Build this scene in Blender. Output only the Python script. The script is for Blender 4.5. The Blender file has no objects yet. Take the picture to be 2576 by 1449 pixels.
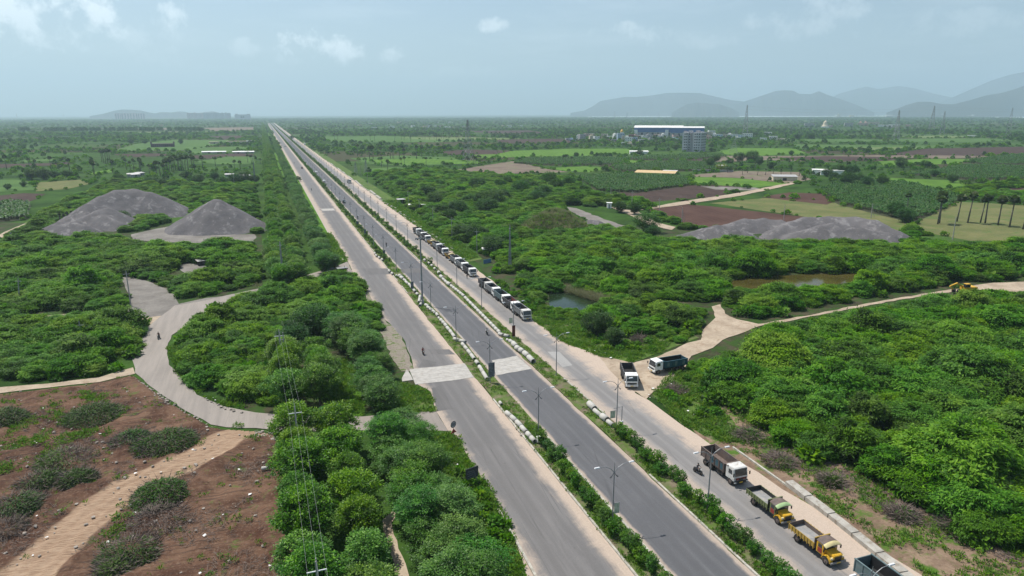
import bpy, bmesh, math, random
import numpy as np
from mathutils import Vector, Matrix
from mathutils.geometry import tessellate_polygon

rad = math.radians
SC = bpy.context.scene
COL = SC.collection

# ------------------------------------------------------------------ camera
# Road coordinates: +Y runs along the highway, +X is to its right, the drone hangs at the origin.
CAM_H = 52.0
FPX, CX, CY = 1717.0, 1288.0, 724.5           # focal length and centre of a 2576 px wide view
PITCH = math.atan((CY - 285.5) / FPX)
ROLL = rad(0.15)


def _ray(x, y):
    a = (x - CX) / FPX
    b = -(y - CY) / FPX
    cr, sr = math.cos(ROLL), math.sin(ROLL)
    a, b = a * cr + b * sr, -a * sr + b * cr
    return (a, math.cos(PITCH) + b * math.sin(PITCH), -math.sin(PITCH) + b * math.cos(PITCH))


_d = _ray(660.0, 285.5 - (660 - CX) * math.tan(ROLL))
TH = math.atan2(_d[0], _d[1])


def ray(x, y):
    d = _ray(x, y)
    c, s = math.cos(TH), math.sin(TH)
    return Vector((d[0] * c - d[1] * s, d[0] * s + d[1] * c, d[2]))


def G(x, y, z=0.0):
    """ground point (at height z) under a survey point of the photograph"""
    d = ray(x, y)
    t = (CAM_H - z) / max(1e-6, -d.z)
    return (d.x * t, d.y * t)


def HT(x, yb, yt, z0=0.0):
    """height of an upright thing whose foot is at row yb and whose top is at row yt"""
    X, Y = G(x, yb, z0)
    d = ray(x, yt)
    return CAM_H + d.z * math.hypot(X, Y) / math.hypot(d.x, d.y)


cam_d = bpy.data.cameras.new('camera')
cam = bpy.data.objects.new('camera', cam_d)
COL.objects.link(cam)
cam_d.sensor_width = 36.0
cam_d.lens = 36.0 * FPX / 2576.0
cam_d.clip_start = 0.5
cam_d.clip_end = 90000.0
f_ = Vector((-math.sin(TH) * 1.0, math.cos(TH), 0.0))
f_ = ray(CX, CY).normalized()
r_ = Vector((f_.y, -f_.x, 0)).normalized()
u_ = r_.cross(f_)
cr, sr = math.cos(ROLL), math.sin(ROLL)
right = r_ * cr - u_ * sr
up = r_ * sr + u_ * cr
m = Matrix((right, up, -f_)).transposed().to_4x4()
m.translation = Vector((0, 0, CAM_H))
cam.matrix_world = m
SC.camera = cam


def proj(X, Y, Z=0.0):
    v = Vector((X, Y, Z - CAM_H))
    zc = v.dot(f_)
    if zc < 0.1:
        return (-9e9, -9e9, -1)
    return (CX + FPX * v.dot(right) / zc, CY - FPX * v.dot(up) / zc, zc)


# ------------------------------------------------------------------ light
SUN_EL, SUN_AZ = rad(62.0), rad(-36.0)          # azimuth from +Y towards +X: ahead and to the left
EXPOSURE = 0.34
sun_dir = Vector((math.cos(SUN_EL) * math.sin(SUN_AZ), math.cos(SUN_EL) * math.cos(SUN_AZ), math.sin(SUN_EL)))
sd = bpy.data.lights.new('sun', 'SUN')
sd.energy = 5.0
sd.angle = rad(0.53)
sd.color = (1.0, 0.95, 0.87)
so = bpy.data.objects.new('sun', sd)
COL.objects.link(so)
so.rotation_euler = sun_dir.to_track_quat('Z', 'Y').to_euler()
so.location = (0, 0, 300)
SC.view_settings.view_transform = 'Standard'
SC.view_settings.look = 'None'
SC.view_settings.exposure = EXPOSURE
SC.view_settings.gamma = 1.0
SC.view_settings.use_curve_mapping = False

W = bpy.data.worlds.new('World')
SC.world = W
W.use_nodes = True
wn, wl = W.node_tree.nodes, W.node_tree.links
wn.clear()


def WN(t, **k):
    n = wn.new(t)
    for a, b in k.items():
        setattr(n, a, b)
    return n


def WM(op, a, b=None, c=None, clamp=False):
    n = wn.new('ShaderNodeMath')
    n.operation = op
    n.use_clamp = clamp
    for i, v in enumerate((a, b, c)):
        if v is None:
            continue
        if isinstance(v, (int, float)):
            n.inputs[i].default_value = v
        else:
            wl.new(v, n.inputs[i])
    return n.outputs[0]


SKY_STRENGTH = 0.092
sky = WN('ShaderNodeTexSky', sky_type='NISHITA', sun_disc=False)
sky.sun_elevation = SUN_EL
sky.sun_rotation = SUN_AZ
sky.air_density = 1.0
sky.dust_density = 1.0
sky.ozone_density = 1.6
bg1 = WN('ShaderNodeBackground')
bg1.inputs[1].default_value = SKY_STRENGTH
wl.new(sky.outputs[0], bg1.inputs[0])
tc = WN('ShaderNodeTexCoord')
sx = WN('ShaderNodeSeparateXYZ')
wl.new(tc.outputs['Generated'], sx.inputs[0])
# clouds live on a flat layer high above: intersect the view direction with it
inv = WM('DIVIDE', 1.0, WM('MAXIMUM', WM('ADD', sx.outputs[2], 0.06), 0.03))
cmb = WN('ShaderNodeCombineXYZ')
wl.new(WM('MULTIPLY', sx.outputs[0], inv), cmb.inputs[0])
wl.new(WM('MULTIPLY', sx.outputs[1], inv), cmb.inputs[1])
nz = WN('ShaderNodeTexNoise')
nz.inputs['Scale'].default_value = 0.55
nz.inputs['Detail'].default_value = 7
nz.inputs['Roughness'].default_value = 0.62
wl.new(cmb.outputs[0], nz.inputs['Vector'])
thin = WM('MULTIPLY', WM('SUBTRACT', nz.outputs['Fac'], 0.50, clamp=True), 1.0, clamp=True)
n2 = WN('ShaderNodeTexNoise')
n2.inputs['Scale'].default_value = 24.0
n2.inputs['Detail'].default_value = 8
n2.inputs['Roughness'].default_value = 0.66
wl.new(tc.outputs['Generated'], n2.inputs['Vector'])
puff = None
for (px, py, w_, h_, k_) in ((40, 20, 230, 110, 0.8), (150, 60, 110, 60, 0.5), (455, 45, 80, 40, 0.6), (410, 95, 95, 75, 0.30), (615, 120, 60, 26, 0.40), (750, 104, 105, 52, 0.95), (850, 122, 130, 46, 0.95), (945, 132, 80, 28, 0.7), (820, 150, 200, 22, 0.35),
                             (1222, 62, 62, 25, 0.55), (1590, 90, 120, 38, 0.42), (2080, 40, 190, 60, 0.28), (1150, 185, 300, 20, 0.25), (2350, 60, 240, 40, 0.2), (1750, 105, 120, 22, 0.25)):
    d = ray(px, py).normalized()
    az = math.atan2(d.x, d.y)
    dx_, dy_ = w_ / FPX, h_ / FPX
    # elliptical fall-off round the cloud's own direction
    tang = Vector((math.cos(az), -math.sin(az), 0))
    upv = d.cross(tang) * -1
    vd = WN('ShaderNodeVectorMath', operation='DOT_PRODUCT')
    wl.new(tc.outputs['Generated'], vd.inputs[0])
    vd.inputs[1].default_value = tuple(tang / dx_)
    ve = WN('ShaderNodeVectorMath', operation='DOT_PRODUCT')
    wl.new(tc.outputs['Generated'], ve.inputs[0])
    ve.inputs[1].default_value = tuple(upv / dy_)
    vf = WN('ShaderNodeVectorMath', operation='DOT_PRODUCT')
    wl.new(tc.outputs['Generated'], vf.inputs[0])
    vf.inputs[1].default_value = tuple(d)
    ea = WM('SUBTRACT', vd.outputs['Value'], float(d.dot(tang) / dx_))
    eb = WM('SUBTRACT', ve.outputs['Value'], float(d.dot(upv) / dy_))
    q = WM('ADD', WM('MULTIPLY', ea, ea), WM('MULTIPLY', eb, eb))
    fall = WM('MULTIPLY', WM('SUBTRACT', 1.0, q, clamp=True), WM('GREATER_THAN', vf.outputs['Value'], 0.0))
    den = WM('ADD', WM('MULTIPLY', WM('POWER', fall, 0.6), 0.62), WM('MULTIPLY', WM('SUBTRACT', n2.outputs['Fac'], 0.5), 2.6))
    g = WM('MULTIPLY', WM('MULTIPLY', WM('SUBTRACT', den, 0.42, clamp=True), 2.6, clamp=True), WM('MULTIPLY', WM('MINIMUM', WM('MULTIPLY', fall, 3.0), 1.0), k_))
    puff = g if puff is None else WM('MAXIMUM', puff, g)
mask = WM('MAXIMUM', WM('MULTIPLY', thin, 0.9), WM('MULTIPLY', puff, 1.0), clamp=True)
bg2 = WN('ShaderNodeBackground')
bg2.inputs[0].default_value = (0.86, 0.90, 0.92, 1)
bg2.inputs[1].default_value = 1.45
mx = WN('ShaderNodeMixShader')
wl.new(mask, mx.inputs[0])
wl.new(bg1.outputs[0], mx.inputs[1])
wl.new(bg2.outputs[0], mx.inputs[2])
wo = WN('ShaderNodeOutputWorld')
wl.new(mx.outputs[0], wo.inputs[0])

cy = SC.cycles
cy.max_bounces = 5
cy.diffuse_bounces = 3
cy.glossy_bounces = 2
cy.transmission_bounces = 3
cy.transparent_max_bounces = 4
cy.volume_bounces = 2
cy.use_denoising = True
cy.sample_clamp_indirect = 6.0
try:
    cy.use_adaptive_sampling = True
    cy.adaptive_threshold = 0.012
except Exception:
    pass

# ------------------------------------------------------------------ materials
MATS = {}


def new_mat(name):
    mt = bpy.data.materials.new(name)
    mt.use_nodes = True
    mt.node_tree.nodes.clear()
    return mt


class NT:
    """a few shorthands for building a node tree"""

    def __init__(s, mt):
        s.n, s.l = mt.node_tree.nodes, mt.node_tree.links

    def __call__(s, t, ins=None, **k):
        n = s.n.new(t)
        for a, b in k.items():
            setattr(n, a, b)
        for a, b in (ins or {}).items():
            s.set(n.inputs[a], b)
        return n

    def set(s, sock, v):
        if isinstance(v, bpy.types.NodeSocket):
            s.l.new(v, sock)
        elif isinstance(v, tuple) and len(v) == 3 and sock.type == 'RGBA':
            sock.default_value = (*v, 1)
        else:
            sock.default_value = v

    def m(s, op, a, b=None, clamp=False):
        n = s.n.new('ShaderNodeMath')
        n.operation = op
        n.use_clamp = clamp
        s.set(n.inputs[0], a)
        if b is not None:
            s.set(n.inputs[1], b)
        return n.outputs[0]

    def mix(s, f, a, b, blend='MIX'):
        n = s.n.new('ShaderNodeMix')
        n.data_type = 'RGBA'
        n.blend_type = blend
        s.set(n.inputs[0], f)
        s.set(n.inputs[6], a)
        s.set(n.inputs[7], b)
        return n.outputs[2]

    def noise(s, vec, scale, detail=4, rough=0.55, dist=0.0):
        n = s('ShaderNodeTexNoise', {'Scale': scale, 'Detail': detail, 'Roughness': rough, 'Distortion': dist})
        if vec is not None:
            s.l.new(vec, n.inputs['Vector'])
        return n.outputs['Fac']

    def ramp(s, f, lo, hi):
        n = s('ShaderNodeMapRange', {'From Min': lo, 'From Max': hi}, interpolation_type='SMOOTHSTEP')
        s.l.new(f, n.inputs['Value'])
        return n.outputs['Result']

    def out(s, shader, disp=None):
        o = s('ShaderNodeOutputMaterial')
        s.l.new(shader, o.inputs['Surface'])


def mat_plain(name, col, rough=0.6, metal=0.0, var=0.25, scale=3.0, dirt=None, spec=0.4):
    """painted / cast surface with uneven tone and a little dirt"""
    if name in MATS:
        return MATS[name]
    mt = new_mat(name)
    t = NT(mt)
    co = t('ShaderNodeTexCoord').outputs['Object']
    n = t.noise(co, scale, 6, 0.6)
    c = t.mix(t.ramp(n, 0.3, 0.7), tuple(v * (1 - var) for v in col), tuple(min(1, v * (1 + var * 0.6)) for v in col))
    if dirt:
        n2 = t.noise(co, scale * 0.6 + 0.7, 7, 0.65)
        c = t.mix(t.m('MULTIPLY', t.ramp(n2, 0.48, 0.68), dirt[1]), c, dirt[0])
    p = t('ShaderNodeBsdfPrincipled', {'Base Color': c, 'Roughness': rough, 'Metallic': metal, 'Specular IOR Level': spec})
    t.out(p.outputs[0])
    MATS[name] = mt
    return mt


def mat_leaf(name, dark, mid, light, trans=0.35, rough=0.55, objvar=0.5):
    mt = new_mat(name)
    t = NT(mt)
    oi = t('ShaderNodeObjectInfo').outputs['Random']
    at = t('ShaderNodeAttribute', attribute_name='tint').outputs['Fac']
    ge = t('ShaderNodeNewGeometry').outputs['Random Per Island']
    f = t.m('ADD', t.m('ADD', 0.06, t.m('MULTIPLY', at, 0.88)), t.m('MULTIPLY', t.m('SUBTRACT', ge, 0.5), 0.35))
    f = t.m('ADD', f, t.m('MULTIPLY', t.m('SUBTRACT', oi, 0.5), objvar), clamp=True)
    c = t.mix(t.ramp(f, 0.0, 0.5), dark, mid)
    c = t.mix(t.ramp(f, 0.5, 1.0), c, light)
    # a second, slower hue drift from plant to plant
    h = t.m('FRACT', t.m('MULTIPLY', oi, 7.31))
    hs = t('ShaderNodeHueSaturation', {'Color': c})
    t.l.new(t.m('ADD', 0.478, t.m('MULTIPLY', h, 0.036)), hs.inputs['Hue'])
    t.l.new(t.m('ADD', 0.96, t.m('MULTIPLY', t.m('FRACT', t.m('MULTIPLY', oi, 13.7)), 0.20)), hs.inputs['Saturation'])
    c = hs.outputs[0]
    p = t('ShaderNodeBsdfPrincipled', {'Base Color': c, 'Roughness': rough, 'Specular IOR Level': 0.25})
    tl = t('ShaderNodeBsdfTranslucent', {'Color': t.mix(0.30, c, (0.13, 0.30, 0.02))})
    mx_ = t('ShaderNodeMixShader', {0: trans})
    t.l.new(p.outputs[0], mx_.inputs[1])
    t.l.new(tl.outputs[0], mx_.inputs[2])
    t.out(mx_.outputs[0])
    MATS[name] = mt
    return mt


def mat_soil(name, c1, c2, c3=None, s=0.25, fine=3.0, bump=0.4, cover=None, rows=None):
    """earth, gravel or crop surface in world metres: broad patches, fine grain and optional plant cover / furrows"""
    c1, c2 = tuple(v * 0.84 for v in c1), tuple(v * 0.84 for v in c2)
    mt = new_mat(name)
    t = NT(mt)
    co = t('ShaderNodeNewGeometry').outputs['Position']
    n1 = t.noise(co, s, 6, 0.6, 0.3)
    n2 = t.noise(co, fine, 5, 0.7)
    f = t.m('ADD', t.m('MULTIPLY', n1, 0.65), t.m('MULTIPLY', n2, 0.35))
    c = t.mix(t.ramp(f, 0.36, 0.64), c1, c2)
    if c3:
        n3 = t.noise(co, s * 2.3, 7, 0.7, 0.5)
        c = t.mix(t.ramp(n3, 0.52, 0.66), c, c3)
    if rows:
        rot, per, amt, rc = rows
        mp = t('ShaderNodeMapping', {'Vector': co})
        mp.inputs['Rotation'].default_value = (0, 0, rot)
        sp = t('ShaderNodeSeparateXYZ', {0: mp.outputs[0]})
        w = t.m('SINE', t.m('ADD', t.m('MULTIPLY', sp.outputs[0], 6.2832 / per), t.m('MULTIPLY', n1, 3.0)))
        c = t.mix(t.m('MULTIPLY', t.ramp(w, -0.2, 0.8), amt), c, rc)
    if cover:
        cc, lo, hi, cs = cover
        n4 = t.noise(co, cs, 8, 0.72, 0.4)
        cg = t.mix(t.noise(co, fine * 0.5, 5, 0.7), tuple(v * 0.55 for v in cc), tuple(v * 1.35 for v in cc))
        c = t.mix(t.ramp(n4, lo, hi), c, cg)
    bp = t('ShaderNodeBump', {'Strength': bump, 'Distance': 0.25, 'Height': f})
    p = t('ShaderNodeBsdfPrincipled', {'Base Color': c, 'Roughness': 0.95, 'Specular IOR Level': 0.1, 'Normal': bp.outputs[0]})
    t.out(p.outputs[0])
    MATS[name] = mt
    return mt


# ------------------------------------------------------------------ object helpers
def link(o):
    COL.objects.link(o)
    return o


def tag(o, label=None, cat=None, group=None, kind=None):
    if label:
        o['label'] = label
    if cat:
        o['category'] = cat
    if group:
        o['group'] = group
    if kind:
        o['kind'] = kind
    return o


def empty(name, loc=(0, 0, 0), rz=0.0, s=1.0):
    o = bpy.data.objects.new(name, None)
    o.empty_display_size = 0.3
    o.location = loc
    o.rotation_euler = (0, 0, rz)
    o.scale = (s, s, s)
    return link(o)


def copy_tree(src, loc=None, rz=None, s=None):
    """copy of a thing with its parts and sub-parts, sharing mesh data"""
    def rec(o, parent):
        c = o.copy()
        COL.objects.link(c)
        c.parent = parent
        KIDS[c.name] = [rec(ch, c) for ch in KIDS.get(o.name, ())]
        return c
    r = rec(src, None)
    if loc is not None:
        r.location = loc
    if rz is not None:
        r.rotation_euler = (0, 0, rz)
    if s is not None:
        r.scale = s if isinstance(s, tuple) else (s, s, s)
    return r


KIDS = {}


class MB:
    """mesh builder: boxes, tubes, lathes and loose faces joined into ONE mesh object"""

    def __init__(s):
        s.v, s.f, s.mi, s.mats = [], [], [], []

    def mat(s, m):
        if m not in s.mats:
            s.mats.append(m)
        return s.mats.index(m)

    def add(s, vs, fs, m):
        b = len(s.v)
        k = s.mat(m)
        s.v += [tuple(p) for p in vs]
        for f in fs:
            s.f.append(tuple(i + b for i in f))
            s.mi.append(k)
        return s

    def box(s, x0, x1, y0, y1, z0, z1, m, taper=(1, 1), rz=0, c=None):
        vs = []
        cx_, cy_ = (x0 + x1) / 2, (y0 + y1) / 2
        for z, k in ((z0, (1, 1)), (z1, taper)):
            for x, y in ((x0, y0), (x1, y0), (x1, y1), (x0, y1)):
                vs.append([cx_ + (x - cx_) * k[0], cy_ + (y - cy_) * k[1], z])
        if rz:
            ox, oy = c or (cx_, cy_)
            ca, sa = math.cos(rz), math.sin(rz)
            for p in vs:
                dx, dy = p[0] - ox, p[1] - oy
                p[0], p[1] = ox + dx * ca - dy * sa, oy + dx * sa + dy * ca
        return s.add(vs, [(0, 3, 2, 1), (4, 5, 6, 7), (0, 1, 5, 4), (1, 2, 6, 5), (2, 3, 7, 6), (3, 0, 4, 7)], m)

    def prism(s, prof, x0, x1, m, axis='x'):
        """profile in the (y,z) plane pushed along x"""
        n = len(prof)
        vs = [(x0, a, b) for a, b in prof] + [(x1, a, b) for a, b in prof]
        if axis == 'y':
            vs = [(p[1], p[0], p[2]) for p in vs]
        fs = [tuple(range(n))[::-1], tuple(range(n, 2 * n))] + [(i, (i + 1) % n, n + (i + 1) % n, n + i) for i in range(n)]
        return s.add(vs, fs, m)

    def tube(s, pts, radii, m, n=6, caps=True):
        pts = [Vector(p) for p in pts]
        if not hasattr(radii, '__len__'):
            radii = [radii] * len(pts)
        vs, fs = [], []
        for i, p in enumerate(pts):
            d = (pts[min(i + 1, len(pts) - 1)] - pts[max(i - 1, 0)])
            d = d.normalized() if d.length > 1e-9 else Vector((0, 0, 1))
            a = d.orthogonal().normalized() if i == 0 else (a_prev - d * a_prev.dot(d)).normalized()
            a_prev = a
            b = d.cross(a)
            for k in range(n):
                t = 2 * math.pi * k / n
                vs.append(p + (a * math.cos(t) + b * math.sin(t)) * radii[i])
        for i in range(len(pts) - 1):
            for k in range(n):
                fs.append((i * n + k, i * n + (k + 1) % n, (i + 1) * n + (k + 1) % n, (i + 1) * n + k))
        if caps:
            fs.append(tuple(range(n))[::-1])
            fs.append(tuple((len(pts) - 1) * n + k for k in range(n)))
        return s.add(vs, fs, m)

    def disc_x(s, x0, x1, r0, r1, m, n=14, c=(0, 0)):
        """short cylinder lying along x, centre (y,z)=c"""
        vs, fs = [], []
        for x, r in ((x0, r0), (x1, r1)):
            for k in range(n):
                t = 2 * math.pi * k / n
                vs.append((x, c[0] + r * math.cos(t), c[1] + r * math.sin(t)))
        for k in range(n):
            fs.append((k, (k + 1) % n, n + (k + 1) % n, n + k))
        fs += [tuple(range(n))[::-1], tuple(range(n, 2 * n))]
        return s.add(vs, fs, m)

    def mesh(s, name, smooth=False):
        me = bpy.data.meshes.new(name)
        me.from_pydata(s.v, [], s.f)
        for m in s.mats:
            me.materials.append(m)
        me.polygons.foreach_set('material_index', s.mi)
        if smooth:
            me.polygons.foreach_set('use_smooth', [True] * len(s.f))
        me.update()
        return me

    def build(s, name, parent=None, smooth=False, loc=(0, 0, 0)):
        o = bpy.data.objects.new(name, s.mesh(name, smooth))
        o.location = loc
        link(o)
        if parent is not None:
            o.parent = parent
            KIDS.setdefault(parent.name, []).append(o)
        return o


def part(name, me, parent, loc=(0, 0, 0), rot=(0, 0, 0)):
    o = bpy.data.objects.new(name, me)
    o.location = loc
    o.rotation_euler = rot
    link(o)
    o.parent = parent
    KIDS.setdefault(parent.name, []).append(o)
    return o


def bevel_mesh(me, w, seg=1, angle=40):
    bm = bmesh.new()
    bm.from_mesh(me)
    ed = [e for e in bm.edges if len(e.link_faces) == 2 and e.calc_face_angle(0) > rad(angle)]
    bmesh.ops.bevel(bm, geom=ed, offset=w, segments=seg, affect='EDGES', clamp_overlap=True)
    bm.to_mesh(me)
    bm.free()
    return me


rng = np.random.default_rng(11)
R = random.Random(7)


def jitter_poly(pts, step=6.0, amp=0.7, seed=0):
    """ground polygon with its edges broken into short, slightly wandering pieces"""
    rr = random.Random(seed)
    out = []
    n = len(pts)
    for i in range(n):
        a, b = pts[i], pts[(i + 1) % n]
        L = math.hypot(b[0] - a[0], b[1] - a[1])
        k = min(60, max(1, int(L / step)))
        nx, ny = -(b[1] - a[1]) / (L + 1e-9), (b[0] - a[0]) / (L + 1e-9)
        for j in range(k):
            t = j / k
            w = 0 if j == 0 else rr.uniform(-amp, amp)
            out.append((a[0] + (b[0] - a[0]) * t + nx * w, a[1] + (b[1] - a[1]) * t + ny * w))
    return out


def jitter_line(pts, step, amp, seed=0):
    """the same for an open line"""
    return jitter_poly(pts, step, amp, seed)[:-max(1, min(60, int(math.dist(pts[-1], pts[0]) / step)))] + [pts[-1]]


def sheet(name, pts, z, m, kind='structure', parent=None):
    tri = tessellate_polygon([[Vector((p[0], p[1], 0)) for p in pts]])
    me = bpy.data.meshes.new(name)
    fs = []
    for t in tri:
        a, b, c = (pts[i] for i in t)
        ar = (b[0] - a[0]) * (c[1] - a[1]) - (b[1] - a[1]) * (c[0] - a[0])
        fs.append(tuple(t) if ar > 0 else tuple(t)[::-1])
    me.from_pydata([(p[0], p[1], z) for p in pts], [], fs)
    me.materials.append(m)
    o = link(bpy.data.objects.new(name, me))
    if parent:
        o.parent = parent
        KIDS.setdefault(parent.name, []).append(o)
    else:
        o['kind'] = kind
    return o


def PX(*pts):
    return [G(x, y) for x, y in pts]


def inside(P, poly):
    """numpy point-in-polygon"""
    x, y = P[:, 0], P[:, 1]
    r = np.zeros(len(P), bool)
    n = len(poly)
    for i in range(n):
        x0, y0 = poly[i]
        x1, y1 = poly[(i + 1) % n]
        c = ((y0 > y) != (y1 > y))
        with np.errstate(divide='ignore', invalid='ignore'):
            xi = (x1 - x0) * (y - y0) / (y1 - y0 + 1e-12) + x0
        r ^= c & (x < xi)
    return r

# ------------------------------------------------------------------ ground, fields, water
M_ground = new_mat('ground_cover')
t = NT(M_ground)
co = t('ShaderNodeNewGeometry').outputs['Position']
v1 = t('ShaderNodeTexVoronoi', {'Vector': co, 'Scale': 0.0062, 'Randomness': 0.9})
pk = t('ShaderNodeSeparateColor', {0: v1.outputs['Color']})
na = t.noise(co, 0.035, 8, 0.68, 0.4)
nb = t.noise(co, 0.45, 6, 0.7)
nc = t.noise(co, 0.004, 4, 0.55)
c = t.mix(t.ramp(na, 0.35, 0.62), (0.019, 0.043, 0.010), (0.046, 0.098, 0.017))
c = t.mix(t.m('MULTIPLY', t.ramp(pk.outputs[0], 0.72, 0.76), 0.65), c, (0.060, 0.118, 0.025))
c = t.mix(t.m('MULTIPLY', t.ramp(pk.outputs[1], 0.80, 0.84), 0.8), c, (0.068, 0.048, 0.036))
c = t.mix(t.m('MULTIPLY', t.ramp(nc, 0.50, 0.66), 0.35), c, (0.07, 0.085, 0.03))
c = t.mix(t.m('MULTIPLY', t.ramp(nb, 0.40, 0.66), 0.5), c, (0.026, 0.056, 0.014))
t.out(t('ShaderNodeBsdfPrincipled', {'Base Color': c, 'Roughness': 1.0, 'Specular IOR Level': 0.05}).outputs[0])

rings = [0, 60, 140, 300, 700, 1500, 3000, 6000, 11000, 18000, 30000]
vs, fs = [(0, 0, 0)], []
NS = 48
for r in rings[1:]:
    for k in range(NS):
        a = 2 * math.pi * k / NS
        vs.append((r * math.sin(a), r * math.cos(a), 0))
for k in range(NS):
    fs.append((0, 1 + (k + 1) % NS, 1 + k))
for i in range(len(rings) - 2):
    for k in range(NS):
        a, b = 1 + i * NS + k, 1 + i * NS + (k + 1) % NS
        fs.append((a, b, b + NS, a + NS))
me = bpy.data.meshes.new('ground')
me.from_pydata(vs, [], fs)
me.materials.append(M_ground)
o = tag(link(bpy.data.objects.new('ground', me)), kind='structure')
me.update()

M_scrubfloor = mat_soil('scrub_floor', (0.030, 0.036, 0.016), (0.085, 0.075, 0.045), s=0.12, fine=1.6, cover=((0.034, 0.070, 0.014), 0.42, 0.58, 0.22))
M_verge = mat_soil('verge_grass', (0.060, 0.115, 0.022), (0.110, 0.180, 0.035), (0.150, 0.130, 0.080), s=0.16, fine=2.4)
M_lush = mat_soil('lush_grass', (0.070, 0.165, 0.014), (0.110, 0.240, 0.022), s=0.3, fine=2.4)
M_gravelyard = mat_soil('gravel_yard', (0.17, 0.155, 0.14), (0.27, 0.25, 0.225), s=0.12, fine=1.2, cover=((0.06, 0.11, 0.03), 0.60, 0.70, 0.2))
M_track = mat_soil('dirt_track', (0.34, 0.27, 0.20), (0.50, 0.41, 0.31), (0.27, 0.20, 0.14), s=0.2, fine=1.5)
M_plough = mat_soil('ploughed_soil', (0.050, 0.032, 0.027), (0.085, 0.056, 0.046), s=0.08, fine=0.8, rows=(0.5, 4.5, 0.45, (0.060, 0.040, 0.032)))
M_ploughred = mat_soil('ploughed_red_soil', (0.066, 0.034, 0.026), (0.105, 0.060, 0.046), s=0.06, fine=0.8, rows=(0.2, 3.5, 0.45, (0.085, 0.045, 0.034)))
M_fallow = mat_soil('fallow_soil', (0.150, 0.115, 0.088), (0.235, 0.190, 0.145), s=0.05, fine=0.7, cover=((0.10, 0.13, 0.04), 0.55, 0.68, 0.05))
M_cropbright = mat_soil('bright_crop', (0.075, 0.160, 0.020), (0.125, 0.240, 0.030), s=0.05, fine=0.6, rows=(0.3, 5.0, 0.45, (0.06, 0.12, 0.018)))
M_cropmid = mat_soil('green_crop', (0.060, 0.125, 0.030), (0.100, 0.185, 0.040), s=0.04, fine=0.5, rows=(0.7, 7.0, 0.45, (0.05, 0.10, 0.025)))
M_croppale = mat_soil('pale_crop', (0.120, 0.170, 0.060), (0.170, 0.220, 0.080), s=0.03, fine=0.4)
M_pasture = mat_soil('dry_pasture', (0.110, 0.130, 0.045), (0.185, 0.180, 0.075), (0.075, 0.125, 0.030), s=0.06, fine=0.9)
M_banfloor = mat_soil('plantation_soil', (0.035, 0.045, 0.020), (0.075, 0.070, 0.040), s=0.15, fine=1.0)


def mat_water(name, col, rough):
    mt = new_mat(name)
    t = NT(mt)
    co = t('ShaderNodeNewGeometry').outputs['Position']
    b = t('ShaderNodeBump', {'Strength': 0.25, 'Distance': 0.05, 'Height': t.noise(co, 1.2, 4, 0.6)})
    c = t.mix(t.ramp(t.noise(co, 0.12, 4, 0.6), 0.35, 0.65), col, tuple(v * 1.5 for v in col))
    t.out(t('ShaderNodeBsdfPrincipled', {'Base Color': c, 'Roughness': rough, 'Normal': b.outputs[0], 'Specular IOR Level': 0.22}).outputs[0])
    return mt


M_pond = mat_water('green_pond_water', (0.012, 0.022, 0.010), 0.10)
M_mud = mat_water('muddy_pond_water', (0.052, 0.044, 0.012), 0.10)
M_river = mat_water('river_water', (0.55, 0.60, 0.60), 0.5)  # pale base colour stands in for the sky's reflection at grazing angle

NFIELD = [0]


def field(m, pts, z=None, name='field', step=14, amp=1.2):
    NFIELD[0] += 1
    zz = z if z is not None else 0.014 + 0.0025 * NFIELD[0]
    return sheet(name, jitter_poly(PX(*pts), step, amp, NFIELD[0]), zz, m)


# scrub floors (both sides) first, everything else lies above them
field(M_scrubfloor, [(1180, 640), (1480, 560), (2576, 640), (2800, 700), (2800, 1500), (2420, 1500), (1960, 1130), (1640, 1000), (1400, 860)], 0.010, 'scrub_ground')
field(M_scrubfloor, [(-150, 560), (660, 560), (660, 740), (340, 830), (-150, 960)], 0.010, 'scrub_ground')
field(M_scrubfloor, [(640, 735), (900, 690), (1040, 930), (1060, 1040), (640, 1042), (430, 900), (470, 810)], 0.012, 'scrub_ground')
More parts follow.
